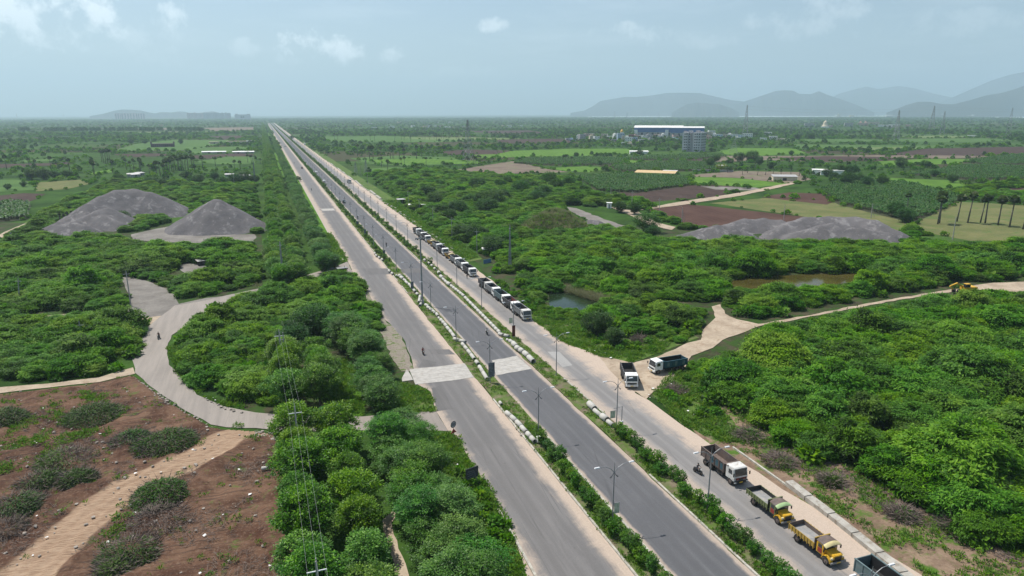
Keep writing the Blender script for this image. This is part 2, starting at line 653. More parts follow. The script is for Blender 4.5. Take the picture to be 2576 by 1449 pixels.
# right-hand farmland, near to far
FIELDS = [
    (M_ploughred, [(1625, 527), (1700, 512), (1790, 519), (2050, 548), (2100, 575), (1730, 575)]),
    (M_pasture, [(1785, 511), (1940, 497), (2110, 506), (2330, 545), (2260, 600), (2050, 549)]),
    (M_ploughred, [(1915, 496), (1985, 484), (2085, 488), (2110, 497), (2080, 515), (1990, 505)]),
    (M_plough, [(1535, 487), (1690, 468), (1830, 463), (1880, 474), (1800, 496), (1640, 508), (1560, 500)]),
    (M_banfloor, [(1455, 448), (1540, 440), (1735, 445), (1735, 468), (1600, 486), (1500, 480)]),
    (M_banfloor, [(2060, 480), (2130, 448), (2300, 462), (2420, 500), (2380, 530), (2290, 560), (2110, 515)]),
    (M_pasture, [(2280, 575), (2400, 508), (2460, 510), (2640, 520), (2700, 610), (2440, 606)]),
    (M_cropbright, [(1715, 443), (1850, 448), (1990, 463), (1900, 472), (1740, 462)]),
    (M_gravelyard, [(1760, 468), (1900, 472), (1930, 480), (1800, 477)]),
    (M_fallow, [(1690, 444), (1860, 430), (2010, 433), (2040, 452), (1990, 462), (1850, 447)]),
    (M_banfloor, [(1535, 420), (1700, 405), (1840, 414), (1860, 428), (1700, 432), (1560, 432)]),
    (M_cropbright, [(1360, 424), (1470, 418), (1540, 422), (1480, 434)]),
    (M_fallow, [(1130, 430), (1290, 405), (1370, 424), (1430, 433), (1250, 438)]),
    (M_banfloor, [(1290, 411), (1330, 398), (1480, 396), (1590, 400), (1540, 416), (1380, 417)]),
    (M_plough, [(1550, 414), (1700, 402), (1830, 398), (1850, 408), (1740, 406), (1600, 420)]),
    (M_cropbright, [(1180, 388), (1300, 379), (1440, 374), (1580, 374), (1600, 384), (1480, 392), (1330, 394), (1200, 398)]),
    (M_cropbright, [(1500, 403), (1600, 396), (1660, 401), (1590, 410)]),
    (M_banfloor, [(1560, 398), (1720, 388), (1820, 388), (1830, 397), (1700, 404), (1600, 404)]),
    (M_cropmid, [(880, 398), (1010, 391), (1140, 396), (1180, 410), (1040, 418), (930, 412)]),
    (M_cropbright, [(905, 404), (1030, 398), (1200, 404), (1220, 412), (1000, 414)]),
    (M_cropmid, [(925, 424), (1000, 420), (1060, 426), (1000, 436), (945, 436)]),
    (M_plough, [(1100, 382), (1180, 376), (1290, 379), (1250, 388), (1130, 390)]),
    (M_cropmid, [(800, 344), (960, 342), (1120, 346), (1190, 355), (1100, 358), (830, 356)]),
    (M_croppale, [(1000, 346), (1180, 345), (1330, 349), (1250, 352), (1060, 351)]),
    (M_plough, [(1140, 330), (1330, 328), (1390, 336), (1240, 336)]),
    (M_plough, [(1245, 352), (1400, 349), (1480, 353), (1420, 360), (1260, 361)]),
    (M_cropbright, [(1810, 380), (1850, 372), (2000, 374), (2030, 386), (1900, 392), (1820, 388)]),
    (M_fallow, [(1790, 391), (1900, 393), (2060, 392), (2270, 389), (2300, 398), (2100, 408), (1900, 402), (1790, 412)]),
    (M_plough, [(1930, 397), (2080, 393), (2310, 396), (2270, 404), (2060, 407)]),
    (M_cropbright, [(2190, 407), (2320, 400), (2480, 400), (2400, 412), (2230, 418)]),
    (M_plough, [(2210, 391), (2330, 374), (2480, 371), (2576, 369), (2700, 371), (2700, 385), (2480, 392), (2330, 391)]),
    (M_fallow, [(2230, 392), (2400, 391), (2500, 394), (2380, 399), (2240, 397)]),
    (M_cropmid, [(1990, 363), (2230, 366), (2420, 366), (2330, 374), (2190, 378), (2010, 373)]),
    (M_croppale, [(2120, 372), (2260, 370), (2340, 372), (2250, 378), (2130, 377)]),
    (M_cropmid, [(2000, 350), (2140, 350), (2270, 352), (2170, 357), (2020, 356)]),
    (M_croppale, [(2250, 344), (2360, 341), (2480, 344), (2430, 348), (2280, 347)]),
    (M_cropmid, [(2240, 349), (2480, 348), (2576, 353), (2440, 358), (2260, 356)]),
    (M_banfloor, [(2420, 405), (2576, 388), (2700, 392), (2700, 414), (2480, 418)]),
    (M_cropbright, [(2170, 457), (2230, 447), (2410, 455), (2440, 470), (2330, 476), (2200, 468)]),
    (M_banfloor, [(2290, 440), (2430, 414), (2640, 420), (2640, 452), (2450, 455)]),
    (M_plough, [(2500, 478), (2576, 472), (2680, 476), (2680, 490), (2540, 488)]),
    # left-hand farmland
    (M_plough, [(-60, 498), (60, 486), (115, 488), (95, 500), (60, 512), (-60, 514)]),
    (M_cropmid, [(-60, 453), (40, 452), (90, 460), (88, 478), (-60, 486)]),
    (M_pasture, [(88, 460), (200, 452), (230, 462), (170, 476), (90, 482)]),
    (M_banfloor, [(-60, 514), (40, 510), (78, 516), (70, 552), (-60, 566)]),
    (M_cropbright, [(215, 436), (280, 426), (282, 434), (236, 440)]),
    (M_plough, [(-60, 414), (80, 412), (180, 408), (176, 414), (60, 420), (-60, 426)]),
    (M_cropmid, [(50, 404), (150, 398), (150, 404), (60, 409)]),
    (M_cropmid, [(285, 379), (340, 362), (440, 352), (590, 352), (570, 362), (470, 378), (320, 381)]),
    (M_cropmid, [(460, 384), (480, 372), (600, 368), (640, 372), (620, 380), (500, 388)]),
    (M_plough, [(280, 388), (400, 386), (440, 391), (330, 396)]),
    (M_plough, [(470, 392), (600, 386), (640, 388), (630, 394), (500, 400)]),
    (M_cropmid, [(490, 408), (570, 394), (640, 394), (645, 412), (560, 414)]),
    (M_croppale, [(300, 332), (540, 331), (560, 334), (320, 335)]),
    (M_fallow, [(500, 322), (640, 320), (640, 330), (540, 331)]),
    (M_fallow, [(330, 324), (420, 322), (430, 327), (340, 328)]),
    (M_plough, [(520, 343), (600, 341), (640, 345), (560, 352)]),
]
for m_, pts in FIELDS:
    field(m_, pts)
# yards, tracks and ponds
field(M_gravelyard, [(295, 690), (360, 705), (430, 730), (450, 765), (520, 750), (600, 742), (560, 765), (450, 790), (330, 805), (310, 770), (330, 745)], 0.10, 'gravel_yard', 5, 0.8)
field(M_gravelyard, [(470, 560), (560, 590), (640, 590), (640, 610), (470, 612), (330, 605), (330, 590)], 0.10, 'gravel_yard', 5, 0.8)
field(M_gravelyard, [(430, 668), (500, 660), (570, 664), (560, 685), (470, 690)], 0.10, 'gravel_yard', 5, 0.8)
field(M_gravelyard, [(1420, 520), (1450, 524), (1520, 552), (1600, 578), (1590, 590), (1520, 580), (1450, 540)], 0.10, 'gravel_yard', 5, 0.8)
field(M_gravelyard, [(1330, 492), (1380, 488), (1390, 500), (1340, 506)], 0.10, 'gravel_yard', 5, 0.8)
field(M_track, [(1530, 520), (1600, 530), (1650, 560), (1700, 572), (1690, 580), (1630, 566), (1580, 540)], 0.25, 'dirt_track', 5, 0.5)
field(M_track, [(1590, 532), (1700, 510), (1850, 487), (1990, 460), (2000, 463), (1870, 492), (1720, 516)], 0.25, 'dirt_track', 8, 0.5)
field(M_track, [(-80, 592), (0, 590), (50, 568), (100, 540), (112, 543), (50, 578), (0, 602), (-80, 612)], 0.09, 'dirt_track', 6, 0.6)
field(M_pond, [(1380, 742), (1400, 728), (1440, 734), (1480, 752), (1520, 766), (1490, 778), (1430, 782), (1385, 775)], 0.05, 'pond_water', 3, 0.3)
field(M_mud, [(1815, 716), (1850, 702), (1920, 694), (2050, 690), (2180, 684), (2220, 690), (2180, 706), (2060, 722), (1900, 730), (1830, 728)], 0.05, 'pond_water', 4, 0.4)
_yh = lambda x: 285.5 - (x - CX) * math.tan(ROLL)
_far = [(x, _yh(x) + 8.4) for x in (2950, 2600, 2300, 1900, 1480)]
_near = [(x, _yh(x) + k) for x, k in ((1480, 8.9), (1800, 10.0), (2160, 9.6), (2300, 9.4), (2420, 9.8), (2500, 12.5), (2576, 15.0), (2950, 17.0))]
field(M_river, _near + _far, 0.6, 'river_water', 300, 15)

# ------------------------------------------------------------------ highway


def mat_road(name, c1, c2, bands, dust=(0.43, 0.345, 0.275), lanes=(), worn=0.5):
    """worn asphalt; bands = (X position, reach, side, strength): drifted dust lying along an edge"""
    mt = new_mat(name)
    t = NT(mt)
    co = t('ShaderNodeNewGeometry').outputs['Position']
    sp = t('ShaderNodeSeparateXYZ', {0: co})
    mp = t('ShaderNodeMapping', {'Vector': co})
    mp.inputs['Scale'].default_value = (1.0, 0.07, 1.0)
    streak = t.noise(mp.outputs[0], 0.9, 6, 0.65)
    grain = t.noise(co, 5.0, 4, 0.7)
    big = t.noise(co, 0.06, 5, 0.6, 0.4)
    f = t.m('ADD', t.m('ADD', t.m('MULTIPLY', streak, 0.5), t.m('MULTIPLY', grain, 0.2)), t.m('MULTIPLY', big, 0.3))
    c = t.mix(t.ramp(f, 0.36, 0.62), c1, c2)
    # wheel paths polished darker, oil drips, pale scuffs and cracks
    for lx in lanes:
        dd = t.m('ABSOLUTE', t.m('SUBTRACT', sp.outputs[0], lx))
        wk = t.m('MULTIPLY', t.m('SUBTRACT', 1.0, t.ramp(dd, 0.25, 0.95), clamp=True), t.m('MULTIPLY', t.ramp(streak, 0.35, 0.65), 0.42))
        c = t.mix(wk, c, tuple(v * 0.62 for v in c1))
    sc_n = t.noise(mp.outputs[0], 0.35, 7, 0.7, 0.5)
    c = t.mix(t.m('MULTIPLY', t.ramp(sc_n, 0.55, 0.72), worn * 0.7), c, tuple(v * 1.35 for v in c2))
    oil = t.noise(co, 0.8, 5, 0.6)
    c = t.mix(t.m('MULTIPLY', t.ramp(oil, 0.66, 0.76), worn * 0.8), c, tuple(v * 0.5 for v in c1))
    vor = t('ShaderNodeTexVoronoi', {'Vector': mp.outputs[0], 'Scale': 0.32}, feature='DISTANCE_TO_EDGE')
    crk = t.m('MULTIPLY', t.m('SUBTRACT', 1.0, t.ramp(vor.outputs['Distance'], 0.0, 0.012), clamp=True), t.ramp(big, 0.45, 0.6))
    c = t.mix(t.m('MULTIPLY', crk, worn), c, tuple(v * 0.5 for v in c1))
    edge = t.noise(co, 0.22, 7, 0.68, 0.6)
    fine = t.noise(mp.outputs[0], 2.2, 5, 0.7)
    for (x, reach, side, k) in bands:
        d = t.m('MULTIPLY', t.m('SUBTRACT', sp.outputs[0], x), side)          # metres inwards from the edge
        d = t.m('ADD', d, t.m('MULTIPLY', t.m('SUBTRACT', edge, 0.5), reach * 1.5))
        d = t.m('ADD', d, t.m('MULTIPLY', t.m('SUBTRACT', fine, 0.5), reach * 0.7))
        mk = t.m('MULTIPLY', t.m('SUBTRACT', 1.0, t.ramp(d, reach * 0.45, reach * 1.25), clamp=True), k)
        c = t.mix(mk, c, t.mix(t.ramp(grain, 0.3, 0.7), tuple(v * 0.9 for v in dust), tuple(v * 1.08 for v in dust)))
    b = t('ShaderNodeBump', {'Strength': 0.15, 'Distance': 0.03, 'Height': grain})
    t.out(t('ShaderNodeBsdfPrincipled', {'Base Color': c, 'Roughness': 0.82, 'Specular IOR Level': 0.3, 'Normal': b.outputs[0]}).outputs[0])
    MATS[name] = mt
    return mt


XL1, XM0, XM1, XR0, XR1 = 36.2, 39.9, 49.4, 52.8, 64.6
YEND = 4400.0
M_roadL = mat_road('asphalt_left', (0.122, 0.117, 0.116), (0.168, 0.160, 0.156), [(23.6, 2.8, 1, 0.8), (36.2, 2.2, -1, 0.9)], lanes=(28.3, 30.1, 32.2))
M_roadM = mat_road('asphalt_main', (0.084, 0.085, 0.091), (0.120, 0.120, 0.126), [(39.9, 0.8, 1, 0.75), (49.4, 0.9, -1, 0.75)], lanes=(42.0, 43.8, 45.6, 47.4), worn=0.4)
M_roadR = mat_road('asphalt_right', (0.166, 0.160, 0.157), (0.220, 0.211, 0.205), [(52.8, 2.2, 1, 0.7), (64.6, 5.0, -1, 0.95)], lanes=(56.2, 58.1))
M_loop = mat_road('asphalt_loop', (0.205, 0.182, 0.162), (0.275, 0.242, 0.212), [(14, 1.0, 1, 0.0)], worn=0.25)
M_conc = mat_plain('pale_concrete', (0.38, 0.362, 0.335), 0.9, var=0.16, scale=0.9, dirt=((0.30, 0.27, 0.23), 0.6))
M_kerb = mat_plain('kerb_concrete', (0.40, 0.38, 0.33), 0.9, var=0.25, scale=1.3, dirt=((0.20, 0.18, 0.13), 0.6))
M_median = mat_soil('median_soil', (0.130, 0.105, 0.070), (0.230, 0.190, 0.135), s=0.25, fine=2.0, cover=((0.085, 0.135, 0.030), 0.38, 0.58, 0.35))
M_bank = mat_soil('rubble_bank', (0.21, 0.18, 0.15), (0.34, 0.30, 0.25), s=0.4, fine=2.0, cover=((0.08, 0.12, 0.03), 0.48, 0.62, 0.4))

# left edge of the service road, read along the photograph
LE = [(1330, 1470), (1296, 1360), (1238, 1236), (1191, 1171), (1171, 1139), (1152, 1104), (1128, 1086)]
LE2 = [(1098, 1037), (1082, 985), (1050, 968), (1046, 940), (1034, 898), (1013, 850), (971, 807), (946, 771), (916, 716), (890, 688)]
LE3 = [(876, 660), (863, 634), (832, 590)]
left_edge = PX(*LE) + PX(*LE2) + PX(*LE3)
left_edge = [(26.2, 30.0), (26.0, 44.0)] + left_edge + [(23.4, 320.0), (23.4, 420), (23.2, 700), (23.2, 1500), (23.2, YEND)]
right_edge = [(XL1, y) for y in (YEND, 1500, 700, 420, 300, 200, 120, 80, 44, 30)]
sheet('road', jitter_line(left_edge, 3.0, 0.22, 3) + right_edge, 0.120, M_roadL)
YS = [26, 60, 100, 150, 220, 320, 500, 800, 1500, 2600, YEND]
sheet('road', [(XM0, y) for y in YS] + [(XM1, y) for y in YS[::-1]], 0.122, M_roadM)
rE = [(68.4, 20.0), (66.6, 60.0)] + PX((1793, 1124), (1713, 1069), (1633, 1009), (1598, 990)) + PX((1570, 909), (1513, 899), (1413, 859), (1338, 804)) + [(64.9, 200), (64.8, 240), (64.6, 300), (64.6, 500), (64.6, 1500), (64.6, YEND)]
sheet('road', [(XR0, y) for y in YS[::-1]][:-1] + [(XR0, 20)] + jitter_line(rE, 4, 0.35, 5), 0.121, M_roadR)
# loop road
outer = [(1064, 1083), (914, 1084), (800, 1086), (700, 1084), (644, 1078), (570, 1076), (530, 1069), (450, 1024), (380, 974), (340, 939), (333, 889), (345, 850), (370, 826), (400, 800), (440, 769), (500, 760), (560, 746), (644, 728), (700, 718), (745, 700), (800, 684), (843, 672), (874, 658)]
inner = [(890, 690), (850, 688), (800, 698), (745, 712), (690, 728), (644, 744), (540, 779), (470, 819), (432, 844), (420, 874), (425, 919), (460, 949), (495, 994), (565, 1024), (644, 1039), (700, 1044), (800, 1048), (914, 1049), (1059, 1037), (1098, 1037), (1128, 1086)]
sheet('road', jitter_poly(PX(*outer, *inner), 2.5, 0.16, 9), 0.112, M_loop)
# side track on the right, with the widened dusty mouth
sheet('dirt_track', jitter_poly(PX((1500, 893), (1590, 914), (1640, 903), (1678, 887), (1728, 864), (1763, 856), (1768, 832), (1800, 800), (1790, 772), (1812, 766), (1824, 790), (1853, 804), (1908, 816), (2060, 789), (2180, 764), (2255, 751), (2420, 724), (2500, 712), (2700, 706), (2700, 742), (2576, 738), (2500, 730), (2430, 730), (2260, 755), (2060, 794), (1908, 822), (1818, 856), (1793, 876), (1740, 896), (1728, 916), (1690, 960), (1640, 990), (1625, 1006), (1560, 960)), 2.5, 0.3, 12), 0.126, M_track)
sheet('dirt_track', jitter_poly(PX((-80, 962), (0, 975), (120, 966), (250, 950), (335, 925), (340, 941), (250, 962), (120, 976), (0, 990), (-80, 985)), 3, 0.3, 13), 0.09, M_track)
sheet('dirt_track', jitter_poly(PX((-80, 800), (0, 802), (180, 790), (330, 786), (420, 770), (440, 772), (400, 802), (372, 822), (330, 802), (180, 806), (0, 818), (-80, 822)), 3, 0.4, 14), 0.09, M_track)
sheet('dirt_track', jitter_poly(PX((1000, 1460), (985, 1400), (965, 1340), (962, 1310), (990, 1285), (1000, 1262), (1012, 1262), (1005, 1290), (985, 1316), (990, 1345), (1012, 1400), (1032, 1460)), 1.5, 0.12, 15), 0.10, M_track)
# verges
sheet('verge', jitter_poly(PX((1131, 1089), (1156, 1106), (1171, 1141), (1191, 1173), (1238, 1238), (1296, 1362), (1330, 1470), (1100, 1470), (1040, 1250), (1010, 1100), (1060, 1083)), 2, 0.15, 21), 0.08, M_verge)
sheet('verge', jitter_poly(PX((832, 590), (862, 634), (875, 658), (845, 664), (800, 640), (775, 560), (700, 420), (672, 330), (686, 330), (740, 430)), 5, 0.3, 22), 0.085, M_lush)
sheet('verge', jitter_poly(PX((838, 925), (870, 905), (905, 940), (920, 1000), (914, 1047), (830, 1046), (822, 980)), 2, 0.2, 23), 0.085, M_lush)
sheet('verge', jitter_poly(PX((1640, 990), (1700, 930), (1760, 930), (1800, 1010), (1850, 1070), (1960, 1120), (1800, 1110), (1713, 1067)), 2, 0.3, 24), 0.085, M_verge)
sheet('verge', jitter_poly(PX((1300, 770), (1340, 806), (1413, 861), (1513, 901), (1590, 912), (1670, 885), (1760, 850), (1700, 830), (1560, 860), (1430, 800), (1330, 740)), 3, 0.3, 25), 0.085, M_verge)
sheet('verge', [(64.9, 232), (64.8, 500), (64.8, 1600), (72, 1600), (74, 500), (73.5, 300), (72, 236)], 0.085, M_verge)
sheet('bare_verge', jitter_poly(PX((1690, 1045), (1793, 1123), (1900, 1205), (2000, 1292), (2150, 1420), (2300, 1560), (2950, 1560), (2950, 1450), (2600, 1400), (2430, 1335), (2300, 1262), (2165, 1182), (2030, 1132), (1950, 1080), (1860, 1040), (1790, 1020)), 2, 0.3, 27), 0.08, mat_soil('bare_verge', (0.17, 0.115, 0.08), (0.30, 0.215, 0.15), (0.13, 0.085, 0.06), s=0.25, fine=2.2, cover=((0.07, 0.13, 0.02), 0.50, 0.62, 0.3)))
sheet('shoulder', jitter_poly(PX((1040, 935), (1012, 850), (970, 807), (945, 770), (916, 716), (890, 690), (880, 700), (905, 740), (935, 800), (965, 850), (985, 900), (1010, 935)), 2, 0.3, 28), 0.095, M_bank)

# medians: raised soil between kerbs
def strip(name, x0, x1, y0, y1, z0, z1, m, wob=0.0, step=8.0, parent=None):
    mb = MB()
    n = max(2, int((y1 - y0) / step))
    rr = random.Random(int(x0 * 10 + y0))
    prev = None
    vs, fs = [], []
    for i in range(n + 1):
        y = y0 + (y1 - y0) * i / n
        a, b = x0 + rr.uniform(-wob, wob), x1 + rr.uniform(-wob, wob)
        vs += [(a, y, z0), (a, y, z1), (b, y, z1), (b, y, z0)]
    for i in range(n):
        k = i * 4
        for j in range(3):
            fs.append((k + j, k + j + 1, k + j + 5, k + j + 4))
    fs += [(0, 3, 2, 1), (4 * n, 4 * n + 1, 4 * n + 2, 4 * n + 3)]
    mb.add(vs, fs, m)
    o = mb.build(name, parent)
    if parent is None:
        o['kind'] = 'structure'
    return o


for y0, y1 in ((24, 112.5), (112.5, 122.5), (122.5, 780)):
    strip('median', XL1, XM0, y0, y1, 0.02, 0.235, M_median, 0.25 if y0 > 30 else 0.0, 3.0)
strip('median', XL1, XM0, 780, YEND, 0.02, 0.235, M_median, 0, 60)
strip('median', XM1, XR0, 24, 800, 0.02, 0.235, M_median, 0.25, 3.0)
strip('median', XM1, XR0, 800, YEND, 0.02, 0.235, M_median, 0, 60)
for x, y0, y1 in ((XL1, 24, 113), (XL1, 196, 205), (XL1, 212, 790), (XM0, 24, 97), (XM0, 235, 790), (XM1, 24, 79), (XM1, 228, 790), (XR0, 24, 90), (XR0, 100, 118), (XR0, 235, 790), (66.4, 62, 82), (65.0, 250, 790), (23.3, 250, 790)):
    strip('kerb', x - 0.14, x + 0.14, y0, y1, 0.02, 0.33, M_kerb, 0.02, 4.0)

_k = PX((1254, 1284), (1272, 1320), (1300, 1368), (1345, 1449), (1372, 1500))
mb = MB()
for a, b in zip(_k[:-1], _k[1:]):
    mb.add([(a[0] + dx, a[1], z) for dx in (-.16, .16) for z in (0.02, 0.34)] + [(b[0] + dx, b[1], z) for dx in (-.16, .16) for z in (0.02, 0.34)], [(0, 1, 5, 4), (1, 3, 7, 5), (3, 2, 6, 7), (0, 2, 3, 1), (4, 5, 7, 6)], M_kerb)
mb.build('kerb')['kind'] = 'structure'

# concrete slabs laid across the carriageways
slab_root = None
def slabs(name, quads, z):
    for i, q in enumerate(quads):
        p = q
        vs = [(a, b, 0.05) for a, b in p] + [(a, b, z) for a, b in p]
        n = len(p)
        mb = MB()
        mb.add(vs, [tuple(range(n, 2 * n))] + [(k, (k + 1) % n, n + (k + 1) % n, n + k) for k in range(n)], M_conc)
        o = mb.build('road_slab')
        o['kind'] = 'structure'


def crossing(a0, a1, b0, b1, n, z, seed, gap=0.018):
    rr = random.Random(seed)
    qs = []
    L = lambda p, q, t: (p[0] + (q[0] - p[0]) * t, p[1] + (q[1] - p[1]) * t)
    for i in range(n):
        t0, t1 = i / n, (i + 1) / n
        g = gap / max(1e-3, math.dist(a0, a1))
        l0, l1 = L(a0, a1, t0 + g), L(a0, a1, t1 - g)
        r0, r1 = L(b0, b1, t0 + g), L(b0, b1, t1 - g)
        pts = [(l0[0] + rr.uniform(-.4, .4), l0[1]), l1]
        k = 7
        bot = [L(l1, r1, j / k) for j in range(1, k)]
        top = [L(r0, l0, j / k) for j in range(1, k)]
        if i == n - 1:
            bot = [(x, y + rr.uniform(-.22, .22)) for x, y in bot]
        if i == 0:
            top = [(x, y + rr.uniform(-.22, .22)) for x, y in top]
        qs.append([l0, l1] + bot + [r1, r0] + top)
    slabs('road_slab', qs, z)


crossing(G(1030, 931), G(1045, 969), G(1180, 914), G(1199, 951), 4, 0.165, 4)
slabs('road_slab', [PX((1023, 931), (1011, 953), (1012, 961), (1039, 957), (1034, 946), (1027, 935))], 0.15)
crossing(G(1238, 908), G(1248, 946), G(1300, 897), G(1338, 930), 4, 0.165, 6)
crossing(G(812, 531), G(806, 526), G(843, 530), G(838, 525), 1, 0.165, 7)
crossing(G(1072, 519), G(1086, 527), G(1098, 518), G(1112, 525), 2, 0.165, 8)
# asphalt repairs
M_patch = mat_road('asphalt_patch', (0.100, 0.096, 0.095), (0.135, 0.128, 0.125), [(0, 1, 1, 0)])
M_patchlight = mat_road('asphalt_patch_pale', (0.245, 0.24, 0.232), (0.295, 0.287, 0.275), [(0, 1, 1, 0)])
for mm, pts in ((M_patch, [(905, 676), (990, 676), (1004, 690), (925, 692)]), (M_patch, [(1004, 678), (1062, 675), (1070, 686), (1012, 688)]), (M_patch, [(1052, 925), (1096, 921), (1097, 912), (1066, 905)]),
                (M_patch, [(1085, 978), (1110, 972), (1140, 1030), (1100, 1036)]), (M_patchlight, [(1376, 886), (1408, 886), (1440, 920), (1415, 925)]), (M_patch, [(1075, 880), (1130, 880), (1145, 893), (1085, 893)])):
    sheet('road_patch', jitter_poly(PX(*pts), 1.5, 0.08, 31), 0.130 if mm is M_patch else 0.131, mm)
sheet('road_marking', [(XM1 - 0.75, 130), (XM1 - 0.75, 235), (XM1 - 0.62, 235), (XM1 - 0.62, 130)], 0.130, mat_plain('worn_paint', (0.30, 0.30, 0.29), 0.8, var=0.3, scale=0.8))
sheet('road_marking', [(XM0 + 0.62, 128), (XM0 + 0.62, 240), (XM0 + 0.75, 240), (XM0 + 0.75, 128)], 0.130, MATS['worn_paint'])

M_grassbit = M_verge
sheet('verge', jitter_poly(PX((1040, 972), (1078, 985), (1097, 1036), (1060, 1040), (980, 1040), (960, 1000), (990, 960)), 1.5, 0.15, 29), 0.085, M_verge)

# ------------------------------------------------------------------ cleared red earth in the left foreground
M_earth = new_mat('cleared_red_earth')
t = NT(M_earth)
co = t('ShaderNodeNewGeometry').outputs['Position']
tk = t('ShaderNodeAttribute', attribute_name='track').outputs['Fac']
n1 = t.noise(co, 0.14, 7, 0.66, 0.5)
n2 = t.noise(co, 2.6, 6, 0.72)
mp = t('ShaderNodeMapping', {'Vector': co})
mp.inputs['Rotation'].default_value = (0, 0, 0.55)
mp.inputs['Scale'].default_value = (0.22, 2.2, 1)
n3 = t.noise(mp.outputs[0], 1.0, 6, 0.7)
c = t.mix(t.ramp(n1, 0.36, 0.62), (0.068, 0.034, 0.023), (0.150, 0.088, 0.058))
c = t.mix(t.m('MULTIPLY', t.ramp(n2, 0.48, 0.70), 0.6), c, (0.225, 0.155, 0.110))
c = t.mix(t.m('MULTIPLY', t.ramp(n3, 0.50, 0.62), 0.7), c, (0.052, 0.034, 0.027))
gr = t.noise(co, 0.3, 8, 0.74, 0.3)
c = t.mix(t.m('MULTIPLY', t.ramp(gr, 0.57, 0.68), 0.8), c, (0.085, 0.135, 0.030))
tn = t.noise(mp.outputs[0], 2.6, 5, 0.65)
tc_ = t.mix(t.ramp(tn, 0.35, 0.65), (0.225, 0.145, 0.095), (0.360, 0.260, 0.180))
c = t.mix(t.ramp(tk, 0.25, 0.75), c, tc_)
b = t('ShaderNodeBump', {'Strength': 0.7, 'Distance': 0.18, 'Height': t.m('ADD', n2, t.m('MULTIPLY', n3, 0.8))})
t.out(t('ShaderNodeBsdfPrincipled', {'Base Color': c, 'Roughness': 0.97, 'Specular IOR Level': 0.08, 'Normal': b.outputs[0]}).outputs[0])

EARTH = PX((-140, 996), (0, 992), (120, 978), (250, 962), (335, 944), (378, 978), (450, 1028), (530, 1074), (570, 1080), (640, 1084), (694, 1092), (712, 1200), (735, 1330), (760, 1480), (500, 1560), (-200, 1560))
TRK = PX((650, 1080), (575, 1100), (520, 1140), (430, 1180), (340, 1220), (250, 1280), (170, 1350), (80, 1440), (20, 1520))
_p = [np.sin(rng.uniform(0, 6.28, 60)) for _ in range(1)]
_ang = rng.uniform(0, 6.28, 46)
_frq = np.concatenate([rng.uniform(0.12, 0.5, 14), rng.uniform(0.5, 1.6, 18), rng.uniform(1.6, 3.4, 14)])
_ph = rng.uniform(0, 6.28, 46)


def bump2d(x, y):
    h = np.zeros_like(x)
    for a, f, p in zip(_ang, _frq, _ph):
        h += np.sin((x * math.cos(a) + y * math.sin(a)) * f + p + 0.8 * np.sin((x * math.sin(a) - y * math.cos(a)) * f * 0.6)) * (0.05 / (f ** 0.6))
    return h


def seg_dist(P, line):
    d = np.full(len(P), 1e9)
    for a, b in zip(line[:-1], line[1:]):
        a, b = np.array(a), np.array(b)
        ab = b - a
        t_ = np.clip(((P - a) @ ab) / (ab @ ab), 0, 1)
        d = np.minimum(d, np.linalg.norm(P - (a + t_[:, None] * ab), axis=1))
    return d


ea = np.array(EARTH)
st = 0.42
gx = np.arange(ea[:, 0].min() - 1, ea[:, 0].max() + 1, st)
gy = np.arange(max(38, ea[:, 1].min() - 1), ea[:, 1].max() + 1, st)
XX, YY = np.meshgrid(gx, gy)
PP = np.stack([XX.ravel(), YY.ravel()], 1)
ins = inside(PP, EARTH)
dist_e = seg_dist(PP, EARTH + EARTH[:1])
ed = np.where(ins, dist_e, -dist_e)
trk = np.clip(1.0 - (seg_dist(PP, TRK) - 2.6 + 0.5 * bump2d(PP[:, 0] * 2, PP[:, 1] * 2)) / 1.4, 0, 1)
hh = bump2d(PP[:, 0], PP[:, 1])
hh += 0.5 * np.exp(-(seg_dist(PP, PX((690, 1110), (600, 1120), (540, 1180), (470, 1240))) / 1.6) ** 2)
hh += 0.55 * np.exp(-(seg_dist(PP, PX((340, 960), (420, 1010), (520, 1075))) / 1.3) ** 2)
ruts = 0.07 * np.cos(seg_dist(PP, TRK) * 2 * math.pi / 1.7)
hz = 0.10 + np.clip(ed / 2.0, 0, 1) * (0.16 + (hh * (1 - 0.85 * trk)) - 0.1 * trk + ruts * trk)
hz = np.maximum(hz, 0.03)
hz = np.where(ed < 0.25, -0.05, hz)
ny_, nx_ = XX.shape
keep = (ed > -st * 0.6).reshape(ny_, nx_)
idx = np.arange(nx_ * ny_).reshape(ny_, nx_)
q = np.stack([idx[:-1, :-1], idx[:-1, 1:], idx[1:, 1:], idx[1:, :-1]], -1)
ok = keep[:-1, :-1] & keep[:-1, 1:] & keep[1:, 1:] & keep[1:, :-1]
q = q[ok]
used = np.unique(q)
remap = np.full(nx_ * ny_, -1)
remap[used] = np.arange(len(used))
V = np.column_stack([PP[used], hz[used]])


def np_mesh(name, V, Q, mats, attrs=None, smooth=False, mi=None):
    me = bpy.data.meshes.new(name)
    k = Q.shape[1]
    me.vertices.add(len(V))
    me.vertices.foreach_set('co', np.ascontiguousarray(V, dtype=np.float32).ravel())
    me.loops.add(Q.size)
    me.loops.foreach_set('vertex_index', np.ascontiguousarray(Q, dtype=np.int32).ravel())
    me.polygons.add(len(Q))
    me.polygons.foreach_set('loop_start', np.arange(0, Q.size, k, dtype=np.int32))
    for m in mats:
        me.materials.append(m)
    if mi is not None:
        me.polygons.foreach_set('material_index', mi)
    me.polygons.foreach_set('use_smooth', np.full(len(Q), smooth))
    for an, av in (attrs or {}).items():
        at = me.attributes.new(an, 'FLOAT', 'POINT')
        at.data.foreach_set('value', np.ascontiguousarray(av, dtype=np.float32))
    me.update(calc_edges=True)
    me.validate()
    return me


